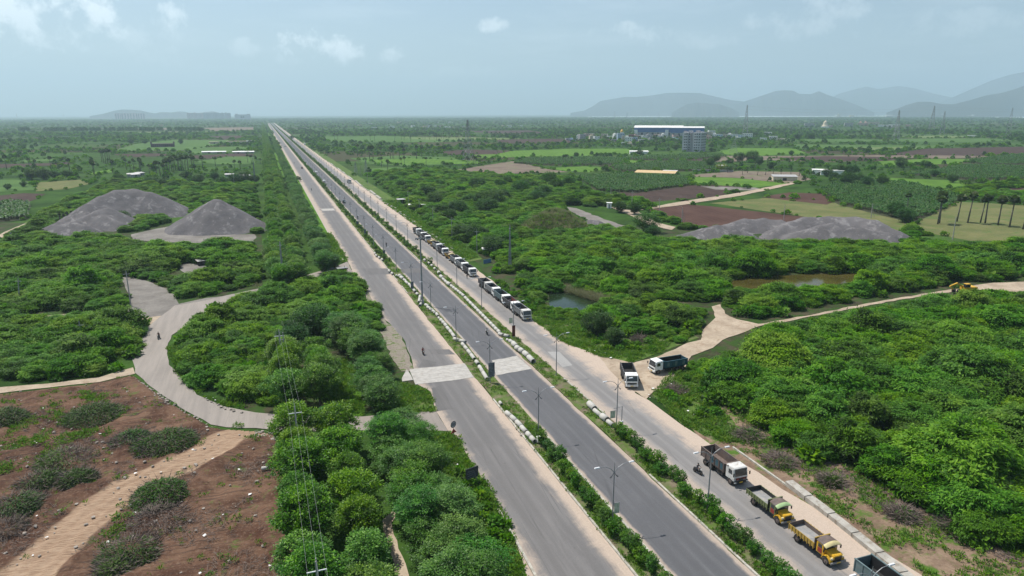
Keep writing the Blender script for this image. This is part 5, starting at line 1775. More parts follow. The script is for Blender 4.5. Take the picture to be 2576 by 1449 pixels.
# clumped: denser in some parts, thin in others
cl = np.sin(PP[:, 0] * 0.011 + 2 * np.sin(PP[:, 1] * 0.006)) + np.sin(PP[:, 1] * 0.013 + 1.5 * np.sin(PP[:, 0] * 0.005)) + 0.7 * np.sin(PP[:, 0] * 0.037 + PP[:, 1] * 0.031) + g.normal(0, 0.7, n)
keepp = (cl > -0.55) & ~blocked(PP)
scq = screen(PP, 0)
keepp &= ~((scq[:, 0] > 700) & (scq[:, 1] > 470)) & ~((scq[:, 0] < 700) & (scq[:, 1] > 470))
PP = PP[keepp]
dd = np.hypot(PP[:, 0], PP[:, 1])
leftside = PP[:, 0] < -5
ki = np.where(g.random(len(PP)) < np.where(leftside, 0.82, 0.7), g.choice([0, 1, 4, 5], len(PP)), g.choice([2, 3], len(PP)))
ss = g.uniform(0.3, 1.0, len(PP)) ** 1.2 * np.where(dd < 1000, 0.8, 1.0) * (1 + dd / 9000)
scatter_stuff('distant_scrub', np.column_stack([PP, np.zeros(len(PP))]), ss, 'far', 6, 'scattered trees and bushes across the plain out to the horizon', idx=ki, seed=12)
print('plain', len(PP))
HP, HS = [], []
for fp in FPOLY:
    for p, q_ in zip(fp, fp[1:] + fp[:1]):
        L = math.dist(p, q_)
        k = int(L / 5.5)
        for j in range(k):
            if g.random() < 0.30:
                t_ = g.random()
                HP.append((p[0] + (q_[0] - p[0]) * t_ + g.normal(0, 0.8), p[1] + (q_[1] - p[1]) * t_ + g.normal(0, 0.8), 0))
                HS.append(g.uniform(0.3, 0.75))
scatter_stuff('field_hedges', np.array(HP), np.array(HS), 'far', 6, 'low hedges and bushes along the field edges', idx=g.choice([0, 1, 4, 5], len(HP), p=[.1, .15, .1, .65]), seed=13)
# dark casuarina belts on the left plain
BELT = ((50, 77), (112, 168), (181, 223), (228, 253), (265, 271), (277, 292), (298, 313), (317, 330), (333, 348), (353, 390), (397, 410), (424, 431), (442, 467), (472, 514))
q = []
for a_, b_ in BELT:
    for x in np.arange(a_, b_, 3.0):
        q.append((x, 332 + g.uniform(-.6, .6)))
for i, (x, y) in enumerate(q):
    X, Y = G(x, y)
    plant('casuarina_tree', f"dark upright casuarina in the belt {['left of', 'facing', 'right of'][0 if x < 230 else 1 if x < 420 else 2]} the far pink towers, {['dense', 'thin', 'tall'][i % 3]} crown", 'tree', 'dark casuarina belts on the left plain', FARM[3], None, (X, Y, 0), i * 1.3, 1.1 + 0.3 * g.random(), sz=1.75 + 0.4 * g.random())

# ------------------------------------------------------------------ vehicles
M_white = mat_plain('white_paint', (0.80, 0.80, 0.78), 0.45, var=0.10, scale=1.5, dirt=((0.40, 0.34, 0.28), 0.5))
M_dirtywhite = mat_plain('dirty_white_paint', (0.60, 0.59, 0.56), 0.55, var=0.15, scale=1.5, dirt=((0.30, 0.25, 0.21), 0.7))
M_yellow = mat_plain('yellow_paint', (0.62, 0.36, 0.025), 0.45, var=0.14, scale=2.0, dirt=((0.25, 0.17, 0.06), 0.45))
M_yellowbody = mat_plain('worn_yellow_paint', (0.40, 0.26, 0.045), 0.65, var=0.25, scale=2.0, dirt=((0.17, 0.12, 0.07), 0.6))
M_cream = mat_plain('cream_paint', (0.66, 0.56, 0.28), 0.5, var=0.12, scale=2.0, dirt=((0.35, 0.28, 0.16), 0.4))
M_green = mat_plain('olive_green_paint', (0.135, 0.165, 0.065), 0.6, var=0.2, scale=2.0, dirt=((0.13, 0.11, 0.08), 0.6))
M_mint = mat_plain('light_green_paint', (0.38, 0.52, 0.25), 0.5, var=0.12, scale=2.0)
M_rust = mat_plain('rusty_brown_steel', (0.135, 0.100, 0.085), 0.8, var=0.3, scale=1.2, dirt=((0.075, 0.075, 0.080), 0.6))
M_teal = mat_plain('teal_paint', (0.028, 0.085, 0.110), 0.5, var=0.2, scale=1.5, dirt=((0.09, 0.085, 0.08), 0.4))
M_greyblue = mat_plain('grey_teal_paint', (0.115, 0.165, 0.170), 0.5, var=0.15, scale=1.5, dirt=((0.19, 0.17, 0.15), 0.4))
M_greysteel = mat_plain('dusty_grey_steel', (0.230, 0.235, 0.235), 0.7, var=0.2, scale=1.5, dirt=((0.13, 0.11, 0.10), 0.6))
M_darkbody = mat_plain('dark_grey_steel', (0.070, 0.070, 0.075), 0.7, var=0.25, scale=1.5, dirt=((0.15, 0.13, 0.115), 0.5))
M_black = mat_plain('black_steel', (0.022, 0.022, 0.023), 0.6, var=0.3, scale=2.0)
M_chassis = mat_plain('chassis_black', (0.028, 0.026, 0.025), 0.8, var=0.4, scale=2.0, dirt=((0.12, 0.10, 0.08), 0.5))
M_tyre = mat_plain('tyre_rubber', (0.030, 0.029, 0.028), 0.9, var=0.3, scale=4, dirt=((0.14, 0.12, 0.10), 0.5))
M_rim = mat_plain('wheel_rim', (0.165, 0.130, 0.115), 0.7, var=0.3, scale=4)
M_glass = mat_plain('windscreen_glass', (0.028, 0.032, 0.038), 0.08, var=0.2, scale=0.8, spec=0.8)
M_lamp = mat_plain('lamp_glass', (0.70, 0.70, 0.66), 0.15, var=0.1)
M_red = mat_plain('red_paint', (0.26, 0.035, 0.025), 0.5, var=0.2, scale=3)
M_blue = mat_plain('blue_paint', (0.04, 0.12, 0.30), 0.5, var=0.2, scale=3)
M_plate = mat_plain('yellow_number_plate', (0.55, 0.38, 0.03), 0.5, var=0.1)
M_floorgrey = mat_plain('steel_floor', (0.24, 0.24, 0.24), 0.7, var=0.2, scale=1.2, dirt=((0.36, 0.32, 0.27), 0.8))
M_load = mat_soil('loaded_sand', (0.20, 0.17, 0.13), (0.30, 0.26, 0.20), s=0.6, fine=2)


def wheel_meshes(r=0.52, w=0.30):
    t_, q_ = MB(), MB()
    n = 18
    prof = [(-w / 2, r * 0.62), (-w / 2, r * 0.93), (-w / 2 + 0.05, r), (w / 2 - 0.05, r), (w / 2, r * 0.93), (w / 2, r * 0.62)]
    vs, fs = [], []
    for x, rr in prof:
        for k in range(n):
            a = 2 * math.pi * k / n
            vs.append((x, rr * math.cos(a), rr * math.sin(a)))
    for j in range(len(prof) - 1):
        for k in range(n):
            fs.append((j * n + k, j * n + (k + 1) % n, (j + 1) * n + (k + 1) % n, (j + 1) * n + k))
    t_.add(vs, fs, M_tyre)
    q_.disc_x(-w / 2 + 0.04, -w / 2 + 0.10, r * 0.62, r * 0.60, M_rim, 14)
    q_.disc_x(w / 2 - 0.10, w / 2 - 0.04, r * 0.60, r * 0.62, M_rim, 14)
    q_.disc_x(-w / 2 - 0.02, w / 2 + 0.02, r * 0.20, r * 0.20, M_rim, 10)
    return t_.mesh('tyre', True), q_.mesh('rim')


TYRE, RIM = wheel_meshes()
TYRES2, RIMS2 = wheel_meshes(0.31, 0.19)


def add_wheel(root, x, y, r=0.52, wide=1.0, tm=None, rm=None):
    w = part('wheel', tm or TYRE, root, (x, y, r))
    w.scale = (wide, 1, 1)
    part('rim', rm or RIM, w)
    return w


def tipper(label, cab=M_white, body=M_darkbody, inner=M_black, panel=None, cat='tipper truck', group='tipper trucks parked beside the highway', ribs=6, deco=None, bh=1.35, cabrails=True):
    """forward-control tipper: local +Y is the front, the wheels stand on z=0"""
    root = empty('tipper_truck')
    tag(root, label, cat, group)
    L0, L1 = -4.0, 1.75                     # body from tail to headboard
    for s in (-1, 1):
        pass
    MB().box(-0.45, 0.45, -3.9, 4.0, 0.62, 0.95, M_chassis).box(-0.85, 0.85, -3.3, -0.4, 0.95, 1.12, M_chassis).box(0.62, 1.1, -0.1, 1.3, 0.45, 1.0, M_chassis).box(-1.1, -0.62, 0.0, 1.2, 0.45, 1.0, M_chassis).build('chassis', root)
    for s in (-1, 1):
        add_wheel(root, s * 1.03, 3.05)
        for y in (-1.55, -2.90):
            add_wheel(root, s * 0.96, y, wide=1.75)
    # tipping body: floor, sides, tailboard, headboard, all with thickness
    z0, z1 = 1.15, 1.15 + bh
    mb = MB()
    mb.box(-1.2, 1.2, L0, L1, z0, z0 + 0.10, inner)
    for s in (-1, 1):
        a, b = sorted((s * 1.25, s * 1.16))
        mb.box(a, b, L0, L1, z0, z1, body)
        a2, b2 = sorted((s * 1.158, s * 1.145))
        mb.box(a2, b2, L0 + .1, L1 - .1, z0 + .1, z1 - .03, inner)
        a, b = sorted((s * 1.30, s * 1.13))
        mb.box(a, b, L0 - 0.03, L1 + 0.02, z1, z1 + 0.09, body)
    mb.box(-1.155, 1.155, L1 - 0.09, L1, z0 + 0.1, z1 + 0.15, body).box(-1.14, 1.14, L1 - 0.105, L1 - 0.092, z0 + .1, z1 + .12, inner)
    bd = mb.build('tipper_body', root)
    MB().box(-1.155, 1.155, L0 - 0.05, L0 + 0.05, z0 + 0.02, z1 - 0.02, body).build('tailboard', root)
    # headboard canopy reaching over the cab
    MB().box(-1.22, 1.22, L1 + 0.01, L1 + 0.75, z1 + 0.10, z1 + 0.17, body).box(-1.22, 1.22, L1 + 0.70, L1 + 0.78, z1 + 0.03, z1 + 0.22, body).build('cab_guard', root)
    rb = MB().box(-0.035, 0.035, -0.06, 0.06, z0 - 0.05, z1 - 0.001, body).mesh('rib')
    for s in (-1, 1):
        for k in range(ribs):
            y = L0 + 0.12 + (L1 - L0 - 0.24) * k / (ribs - 1)
            part('rib', rb, bd, (s * 1.288, y, 0))
    if panel:
        for s in (-1, 1):
            for k in (ribs - 4, ribs - 3, ribs - 2):
                if k < 0:
                    continue
                y = L0 + 0.12 + (L1 - L0 - 0.24) * (k + 0.5) / (ribs - 1)
                a, b = sorted((s * 1.251, s * 1.262))
                MB().box(a, b, y - 0.3, y + 0.3, z0 + 0.25, z1 - 0.2, panel).build('side_panel', bd)
    # cab
    c0, c1 = 1.98, 3.98
    prof = [(c0, 0.85), (c1 - 0.02, 0.85), (c1 + 0.02, 1.45), (c1 - 0.22, 2.62), (c1 - 0.42, 2.78), (c0 + 0.1, 2.80), (c0, 2.7)]
    cabm = MB().prism(prof, -1.17, 1.17, cab).mesh('cab')
    bevel_mesh(cabm, 0.07, 2, 30)
    cb = part('cab', cabm, root)
    # windscreen sits a little proud of the raked face
    def onface(z, off):
        t_ = (z - 1.45) / (2.62 - 1.45)
        return c1 + 0.02 - 0.24 * t_ + off
    MB().add([(-1.02, onface(1.62, 0.02), 1.62), (1.02, onface(1.62, 0.02), 1.62), (0.98, onface(2.50, 0.02), 2.50), (-0.98, onface(2.50, 0.02), 2.50), (-1.02, onface(1.62, -.04), 1.62), (1.02, onface(1.62, -.04), 1.62), (0.98, onface(2.50, -.04), 2.50), (-0.98, onface(2.50, -.04), 2.50)],
             [(0, 3, 2, 1), (4, 5, 6, 7), (0, 1, 5, 4), (1, 2, 6, 5), (2, 3, 7, 6), (3, 0, 4, 7)], M_glass).build('windscreen', cb)
    MB().box(-0.9, 0.9, c1 + 0.022, c1 + 0.05, 1.02, 1.30, M_black).build('grille', cb)
    for s in (-1, 1):
        a, b = sorted((s * 1.165, s * 1.185))
        d = MB().box(a, b, c0 + 0.55, c1 - 0.30, 1.02, 2.55, cab).build('door', cb)
        a, b = sorted((s * 1.186, s * 1.198))
        MB().box(a, b, c0 + 0.68, c1 - 0.52, 1.75, 2.42, M_glass).build('side_window', cb)
        MB().box(s * 1.02 - 0.16, s * 1.02 + 0.16, c1 + 0.10, c1 + 0.16, 0.66, 0.82, M_lamp).build('headlight', root)
        MB().box(s * 1.36 - 0.10, s * 1.36 + 0.10, c1 + 0.10, c1 + 0.16, 1.75, 2.25, M_black).tube([(s * 1.15, c1 - 0.1, 2.2), (s * 1.36, c1 + 0.12, 2.2)], 0.02, M_black, 5).build('mirror', cb)
    bp = MB().box(-1.2, 1.2, c1 - 0.15, c1 + 0.10, 0.52, 0.90, M_chassis if deco else cab).build('bumper', root)
    MB().box(-0.28, 0.28, c1 + 0.10, c1 + 0.12, 0.60, 0.78, M_plate).build('number_plate', bp)
    if deco:
        MB().prism([(0, 0), (0.01, 0)], 0, 0.01, deco) if False else None
        MB().box(-0.95, 0.95, c1 + 0.051, c1 + 0.062, 1.33, 1.40, deco).box(-0.75, -0.35, c1 + 0.051, c1 + 0.06, 1.08, 1.24, deco).box(0.35, 0.75, c1 + 0.051, c1 + 0.06, 1.08, 1.24, deco).build('red_trim', cb)
    # visor and the dark smile under the windscreen
    MB().box(-1.0, 1.0, c1 - 0.26, c1 - 0.05, 2.60, 2.66, M_black).build('sun_visor', cb)
    return root


def bonnet_truck(label, paint=M_yellow, body=M_yellowbody, inner=M_rust, visor=M_cream, cabm_=None, group='bonneted lorries parked beside the highway', load=None):
    """old bonneted lorry with a low slatted body; local +Y is the front"""
    root = empty('bonnet_lorry')
    tag(root, label, 'lorry', group)
    MB().box(-0.4, 0.4, -3.5, 3.4, 0.60, 0.88, M_chassis).box(-0.95, -0.6, -1.2, 0.3, 0.5, 0.85, M_red).box(0.6, 0.95, -0.8, 0.4, 0.5, 0.85, M_chassis).build('chassis', root)
    for s in (-1, 1):
        add_wheel(root, s * 0.98, 2.55)
        add_wheel(root, s * 0.90, -2.15, wide=1.75)
    L0, L1, z0, z1 = -3.6, 0.75, 1.12, 1.80
    bd = MB().box(-1.15, 1.15, L0, L1, z0, z0 + 0.08, M_floorgrey).box(-1.15, 1.15, L1 - 0.10, L1, z0 + 0.08, 2.45, inner).box(-1.15, 1.15, L1 - 0.12, L1 + 0.02, 2.45, 2.55, body).build('load_bed', root)
    for s in (-1, 1):
        a, b = sorted((s * 1.20, s * 1.14))
        a2, b2 = sorted((s * 1.138, s * 1.128))
        MB().box(a, b, L0, L1, z0 + 0.02, z1, body).box(a2, b2, L0 + 0.06, L1 - 0.12, z0 + 0.09, z1 - 0.02, inner).build('side_board', root)
        sl = MB().box(-0.03, 0.03, -0.05, 0.05, z0 - 0.12, z1 + 0.02, body).mesh('slat')
        for k in range(9):
            part('slat', sl, bd, (s * 1.235, L0 + 0.1 + (L1 - L0 - 0.2) * k / 8, 0))
    MB().box(-1.13, 1.13, L0 - 0.03, L0 + 0.05, z0 + 0.02, z1 + 0.05, inner).build('tailboard', root)
    if load:
        mb = MB()
        n = 9
        vs = []
        for i in range(n):
            for j in range(5):
                y = L0 + 0.2 + (L1 - L0 - 0.5) * i / (n - 1)
                x = -1.05 + 2.1 * j / 4
                vs.append((x, y, z0 + 0.10 + 1.0 * (1 - (x / 1.2) ** 2) * (1 - ((i - 4) / 5.0) ** 2)))
        mb.add(vs, [(i * 5 + j, i * 5 + j + 1, i * 5 + j + 6, i * 5 + j + 5) for i in range(n - 1) for j in range(4)], load)
        mb.build('load', root, True)
    # cab with arched roof and wide painted visor
    pc = cabm_ or paint
    cm = MB().prism([(0.90, 0.85), (2.05, 0.85), (2.10, 1.62), (1.98, 2.30), (0.90, 2.34)], -1.05, 1.05, pc).mesh('cab')
    bevel_mesh(cm, 0.05, 1, 30)
    cb = part('cab', cm, root)
    n = 10
    vs = []
    for yy, rise, half in ((0.86, 0.30, 1.06), (2.10, 0.34, 1.10), (2.62, 0.26, 1.16)):
        for k in range(n + 1):
            u = k / n * 2 - 1
            vs.append((u * half, yy - (0.10 * u * u if yy > 2 else 0), 2.34 + rise * (1 - u * u) - (0.12 if yy > 2.5 else 0)))
    nv = len(vs)
    vs += [(a, b, c - 0.05) for a, b, c in vs]
    mb = MB()
    fs1 = [(k, k + 1, n + 2 + k, n + 1 + k) for k in range(n)]
    fs2 = [(n + 1 + k, n + 2 + k, 2 * n + 3 + k, 2 * n + 2 + k) for k in range(n)]
    mb.add(vs, fs1 + [tuple(i + nv for i in f[::-1]) for f in fs1], M_rust)
    mb.add(vs, fs2 + [tuple(i + nv for i in f[::-1]) for f in fs2] + [(2 * n + 2 + k, 2 * n + 3 + k, nv + 2 * n + 3 + k, nv + 2 * n + 2 + k) for k in range(n)], visor)
    mb.build('visor_roof', cb, True)
    MB().box(-0.98, 0.98, 2.02, 2.115, 1.66, 2.24, M_glass).build('windscreen', cb)
    for s in (-1, 1):
        a, b = sorted((s * 1.045, s * 1.065))
        MB().box(a, b, 1.15, 1.85, 1.00, 1.62, M_red).build('door', cb)
        a, b = sorted((s * 1.046, s * 1.06))
        MB().box(a, b, 1.20, 1.80, 1.66, 2.15, M_glass).build('side_window', cb)
        a, b = sorted((s * 1.12, s * 0.62))
        fm = MB()
        arc = [(2.55 + 0.62 * math.cos(k), 0.52 + 0.62 * math.sin(k)) for k in np.linspace(0.1, 3.04, 9)]
        arc2 = [(2.55 + 0.70 * math.cos(k), 0.52 + 0.70 * math.sin(k)) for k in np.linspace(3.04, 0.1, 9)]
        fm.prism(arc + arc2, a, b, paint).build('mudguard', root)
        MB().disc_x(s * 0.80 - 0.01, s * 0.80 + 0.01, 0.01, 0.01, M_lamp) if False else None
        MB().box(s * 0.80 - 0.15, s * 0.80 + 0.15, 3.05, 3.24, 1.02, 1.26, M_cream).box(s * 0.80 - 0.11, s * 0.80 + 0.11, 3.24, 3.27, 1.05, 1.22, M_lamp).build('headlight', root)
        MB().box(s * 1.28 - 0.10, s * 1.28 + 0.10, 2.30, 2.35, 1.60, 2.00, M_black).tube([(s * 1.05, 2.05, 1.95), (s * 1.28, 2.32, 1.95)], 0.02, M_black, 5).build('mirror', cb)
    bm_ = MB().prism([(2.08, 0.95), (3.30, 0.95), (3.32, 1.42), (3.22, 1.52), (2.08, 1.68)], -0.66, 0.66, paint).mesh('bonnet')
    bevel_mesh(bm_, 0.06, 2, 30)
    bo = part('bonnet', bm_, root)
    MB().box(-0.50, 0.50, 3.31, 3.35, 0.98, 1.36, M_black).build('grille', bo)
    bp = MB().box(-1.12, 1.12, 3.34, 3.46, 0.55, 0.78, M_greysteel).build('bumper', root)
    MB().box(-0.28, 0.28, 3.46, 3.48, 0.58, 0.74, M_plate).build('number_plate', bp)
    return root


def put(r, X, Y, heading, z=0.125):
    """heading: direction the front points to, measured from +Y towards +X"""
    r.location = (X, Y, z)
    r.rotation_euler = (0, 0, -heading)
    return r


PI = math.pi
# the near group
r = tipper('white cab tipper with rusty brown body and blue side panels, nearest of the tippers', M_dirtywhite, M_rust, M_rust, M_teal, deco=M_red, bh=1.4)
x, y = G(1868, 1226)
put(r, x - 0.25, y + 4.2, PI)
r = bonnet_truck('old lorry with yellow bonnet, light green visor and olive green slatted sides', M_yellow, M_green, M_black, M_mint, M_green)
x, y = G(1985, 1326)
put(r, x - 0.1, y + 3.5, PI)
r = bonnet_truck('old all-yellow lorry with cream arched visor and yellow slatted sides', M_yellow, M_yellowbody, M_rust, M_cream)
x, y = G(2110, 1430)
put(r, x - 0.1, y + 3.5, PI)
r = tipper('grey-teal tipper body cut off by the bottom edge behind the yellow lorry', M_white, M_greyblue, M_black, None, bh=1.5)
x, y = G(2158, 1402, 2.65)
put(r, x + 0.55, y - 4.2, PI)
r = tipper('white cab tipper with empty black body standing alone in the dusty junction, facing the viewer', M_white, M_darkbody, M_black, None)
x, y = G(1587, 982)
put(r, x + 1.7, y + 3.9, PI + 0.36)
r = tipper('white cab tipper with dark teal body turned sideways at the mouth of the side track', M_white, M_teal, M_black, M_greyblue, ribs=4)
a, b = G(1652, 941), G(1706, 932)
hd = math.atan2(a[0] - b[0], a[1] - b[1])
put(r, (a[0] + b[0]) / 2 + 0.4, (a[1] + b[1]) / 2 + 0.6, hd)
# the queue by the scrub: five tippers, then ten further on
Q1 = [('nearest tipper of the five-truck queue, dirty white cab and grey slatted sides', 1325, 809, M_dirtywhite, M_greysteel, None, 'T'), ('second tipper of the five-truck queue, red-brown inside of the body', 1294, 789, M_white, M_darkbody, None, 'R'), ('third tipper of the five-truck queue, pale teal ribbed sides', 1273, 770, M_white, M_greyblue, None, 'T'),
      ('fourth tipper of the five-truck queue, dusty grey ribbed sides', 1252, 750, M_white, M_greysteel, None, 'T'), ('fifth (rearmost) tipper of the five-truck queue, dark ribbed sides', 1234, 735, M_dirtywhite, M_darkbody, None, 'T')]
M_redin = mat_plain('red_oxide_steel', (0.15, 0.045, 0.035), 0.75, var=0.25, scale=1.5)
for lab, px, py, cab_, bod, pan, k in Q1:
    r = tipper(lab, cab_, bod, M_redin if k == 'R' else M_black, pan, ribs=7, group='tippers queued beside the scrub')
    x, y = G(px, py)
    put(r, 59.9, y + 4.05, PI)
Q2 = [('foremost dark-bodied tipper of the long queue, man standing beside it', 221.0, 'D'), ('second tipper of the long queue, dark ribs on pale sides', 230.2, 'G'), ('third tipper of the long queue, pale ribbed body', 238.8, 'G'), ('small yellow-brown lorry with cream visor, fourth in the long queue', 248.2, 'Y'), ('white tipper fifth in the long queue, behind the yellow lorry', 258.0, 'D'),
      ('white tipper with pale grey sides sixth in the long queue', 267.6, 'G'), ('yellow lorry loaded with sand, seventh in the long queue', 277.8, 'L'), ('dark-bodied tipper eighth in the long queue', 288.0, 'D'), ('grey dusty tipper ninth in the long queue', 296.5, 'G'), ('last tipper at the rear of the long queue', 306.5, 'D')]
x, y0_ = G(1192, 698)
for lab, yy, k in Q2:
    yy = y0_ + (yy - 221.0) * 0.985
    if k in 'YL':
        r = bonnet_truck(lab, M_yellowbody, M_yellowbody, M_rust, M_cream, load=M_load if k == 'L' else None, group='lorries in the long queue')
        put(r, 60.6, yy + 3.5, PI)
    else:
        r = tipper(lab, M_white, M_darkbody if k == 'D' else M_greysteel, M_black, None, ribs=7, group='tippers in the long queue')
        put(r, 60.6, yy + 4.0, PI)
r = tipper('lone white lorry with grey box driving on the right-hand road, far up', M_white, M_greysteel, M_black, None, group=None)
x, y = G(880, 462)
put(r, x, y + 4, PI)


def car(label, paint, kind='hatch', group=None):
    root = empty('car')
    tag(root, label, 'car', group)
    prof = [(-1.9, 0.35), (1.9, 0.35), (1.95, 0.72), (1.1, 0.92), (0.55, 1.45), (-1.25, 1.50), (-1.75, 1.0), (-1.95, 0.9)] if kind == 'hatch' else [(-2.1, 0.4), (2.1, 0.4), (2.15, 0.95), (1.3, 1.1), (0.75, 1.72), (-1.95, 1.75), (-2.15, 1.1)]
    me = MB().prism(prof, -0.83, 0.83, paint).mesh('body')
    bevel_mesh(me, 0.08, 2, 25)
    bd = part('body', me, root)
    p = prof
    MB().add([(-0.72, p[3][0] - 0.06 + .03, p[3][1] + 0.05), (0.72, p[3][0] - 0.06 + .03, p[3][1] + 0.05), (0.66, p[4][0] + .06, p[4][1] - 0.06), (-0.66, p[4][0] + .06, p[4][1] - 0.06)], [(0, 1, 2, 3)], M_glass).build('windscreen', bd)
    for s in (-1, 1):
        MB().add([(s * 0.842, p[3][0] - 0.25, p[3][1] + 0.08), (s * 0.842, p[4][0] - 0.02, p[4][1] - 0.10), (s * 0.842, -1.1, p[4][1] - 0.08), (s * 0.842, -1.4, p[3][1] + 0.12)], [(0, 1, 2, 3)], M_glass).build('side_window', bd)
        MB().box(s * 0.62 - 0.14, s * 0.62 + 0.14, p[2][0] - 0.06, p[2][0] + 0.01, 0.60, 0.72, M_lamp).build('headlight', bd)
        for yy in (1.2, -1.25):
            add_wheel(root, s * 0.74, yy, 0.31, 1.0, TYRES2, RIMS2)
    return root


M_carblack = mat_plain('black_car_paint', (0.018, 0.019, 0.022), 0.25, var=0.1)
M_carred = mat_plain('dark_red_car_paint', (0.10, 0.022, 0.018), 0.4, var=0.2)
x, y = G(866, 512)
put(car('black hatchback car driving on the main carriageway', M_carblack, 'suv'), x, y + 1.5, PI)
x, y = G(811, 458)
put(car('white car half hidden by the left median shrubs', M_white), x + 1.4, y + 1, 0)
x, y = G(796, 435)
put(car('white car in the middle of the main carriageway, far up', M_white), x, y + 1, 0)
x, y = G(760, 425)
r = car('dark red three-wheeler-like van close to the left median', M_carred, 'suv')
put(r, x, y + 2, PI)
x, y = G(715, 394)
put(car('dark red car at the left edge of the service road, far up', M_carred), x, y + 1, PI)
# far bus beside the right-hand road
root = empty('bus')
tag(root, 'white bus parked beyond the shoulder of the right-hand road, far up', 'bus')
bm_ = MB().box(-1.25, 1.25, -4.5, 4.5, 0.5, 3.1, M_white).mesh('body')
bevel_mesh(bm_, 0.12, 1)
b_ = part('body', bm_, root)
for s in (-1, 1):
    MB().box(s * 1.256 - 0.01, s * 1.256 + 0.01, -4.0, 4.0, 1.7, 2.5, M_glass).build('side_window', b_)
    for yy in (3.0, -2.8):
        add_wheel(root, s * 1.08, yy)
MB().box(-1.1, 1.1, 4.49, 4.52, 1.5, 2.7, M_glass).build('windscreen', b_)
x, y = G(762, 365)
put(root, x + 3.0, y, PI, 0.09)
# barriers and small crossing traffic at the far junction
for i, (px, py) in enumerate(((681 + 11.5, 361), (706, 360.5), (705 + 2, 368), (718, 369.5), (734, 358.5), (741, 359), (748, 360))):
    x, y = G(px, py)
    rt = empty('barricade', (x, y, 0.12), 0.1 * i)
    tag(rt, f"dark striped road barricade {['left', 'right'][i % 2]} one of a pair at the far crossing", 'barricade', 'barricades at the far crossing')
    MB().box(-1.6, 1.6, -0.06, 0.06, 0.55, 1.15, M_rust).build('board', rt)
    for s in (-1, 1):
        MB().box(s * 1.3 - 0.05, s * 1.3 + 0.05, -0.3, 0.3, 0, 1.2, M_black).build('leg', rt)

# ------------------------------------------------------------------ riders and people


def skin_body(name, pts, edges, radii, mats_by_z, parent, sub=1, root=0):
    me = bpy.data.meshes.new(name)
    me.from_pydata(pts, edges, [])
    o = bpy.data.objects.new(name, me)
    COL.objects.link(o)
    sk = o.modifiers.new('skin', 'SKIN')
    for i, v in enumerate(me.skin_vertices[0].data):
        v.radius = (radii[i], radii[i])
        v.use_root = (i == root)
    sb_ = o.modifiers.new('sub', 'SUBSURF')
    sb_.levels = sb_.render_levels = sub
    dg = bpy.context.evaluated_depsgraph_get()
    out = bpy.data.meshes.new_from_object(o.evaluated_get(dg), depsgraph=dg)
    bpy.data.objects.remove(o)
    out.name = name
    for m_, _ in mats_by_z:
        out.materials.append(m_)
    for p in out.polygons:
        c_ = p.center
        for k, (m_, test) in enumerate(mats_by_z):
            if test(c_):
                p.material_index = k
                break
        p.use_smooth = True
    return part(name, out, parent)


M_skin = mat_plain('brown_skin', (0.22, 0.12, 0.075), 0.6, var=0.1)
M_hair = mat_plain('black_hair', (0.015, 0.013, 0.012), 0.6, var=0.2)


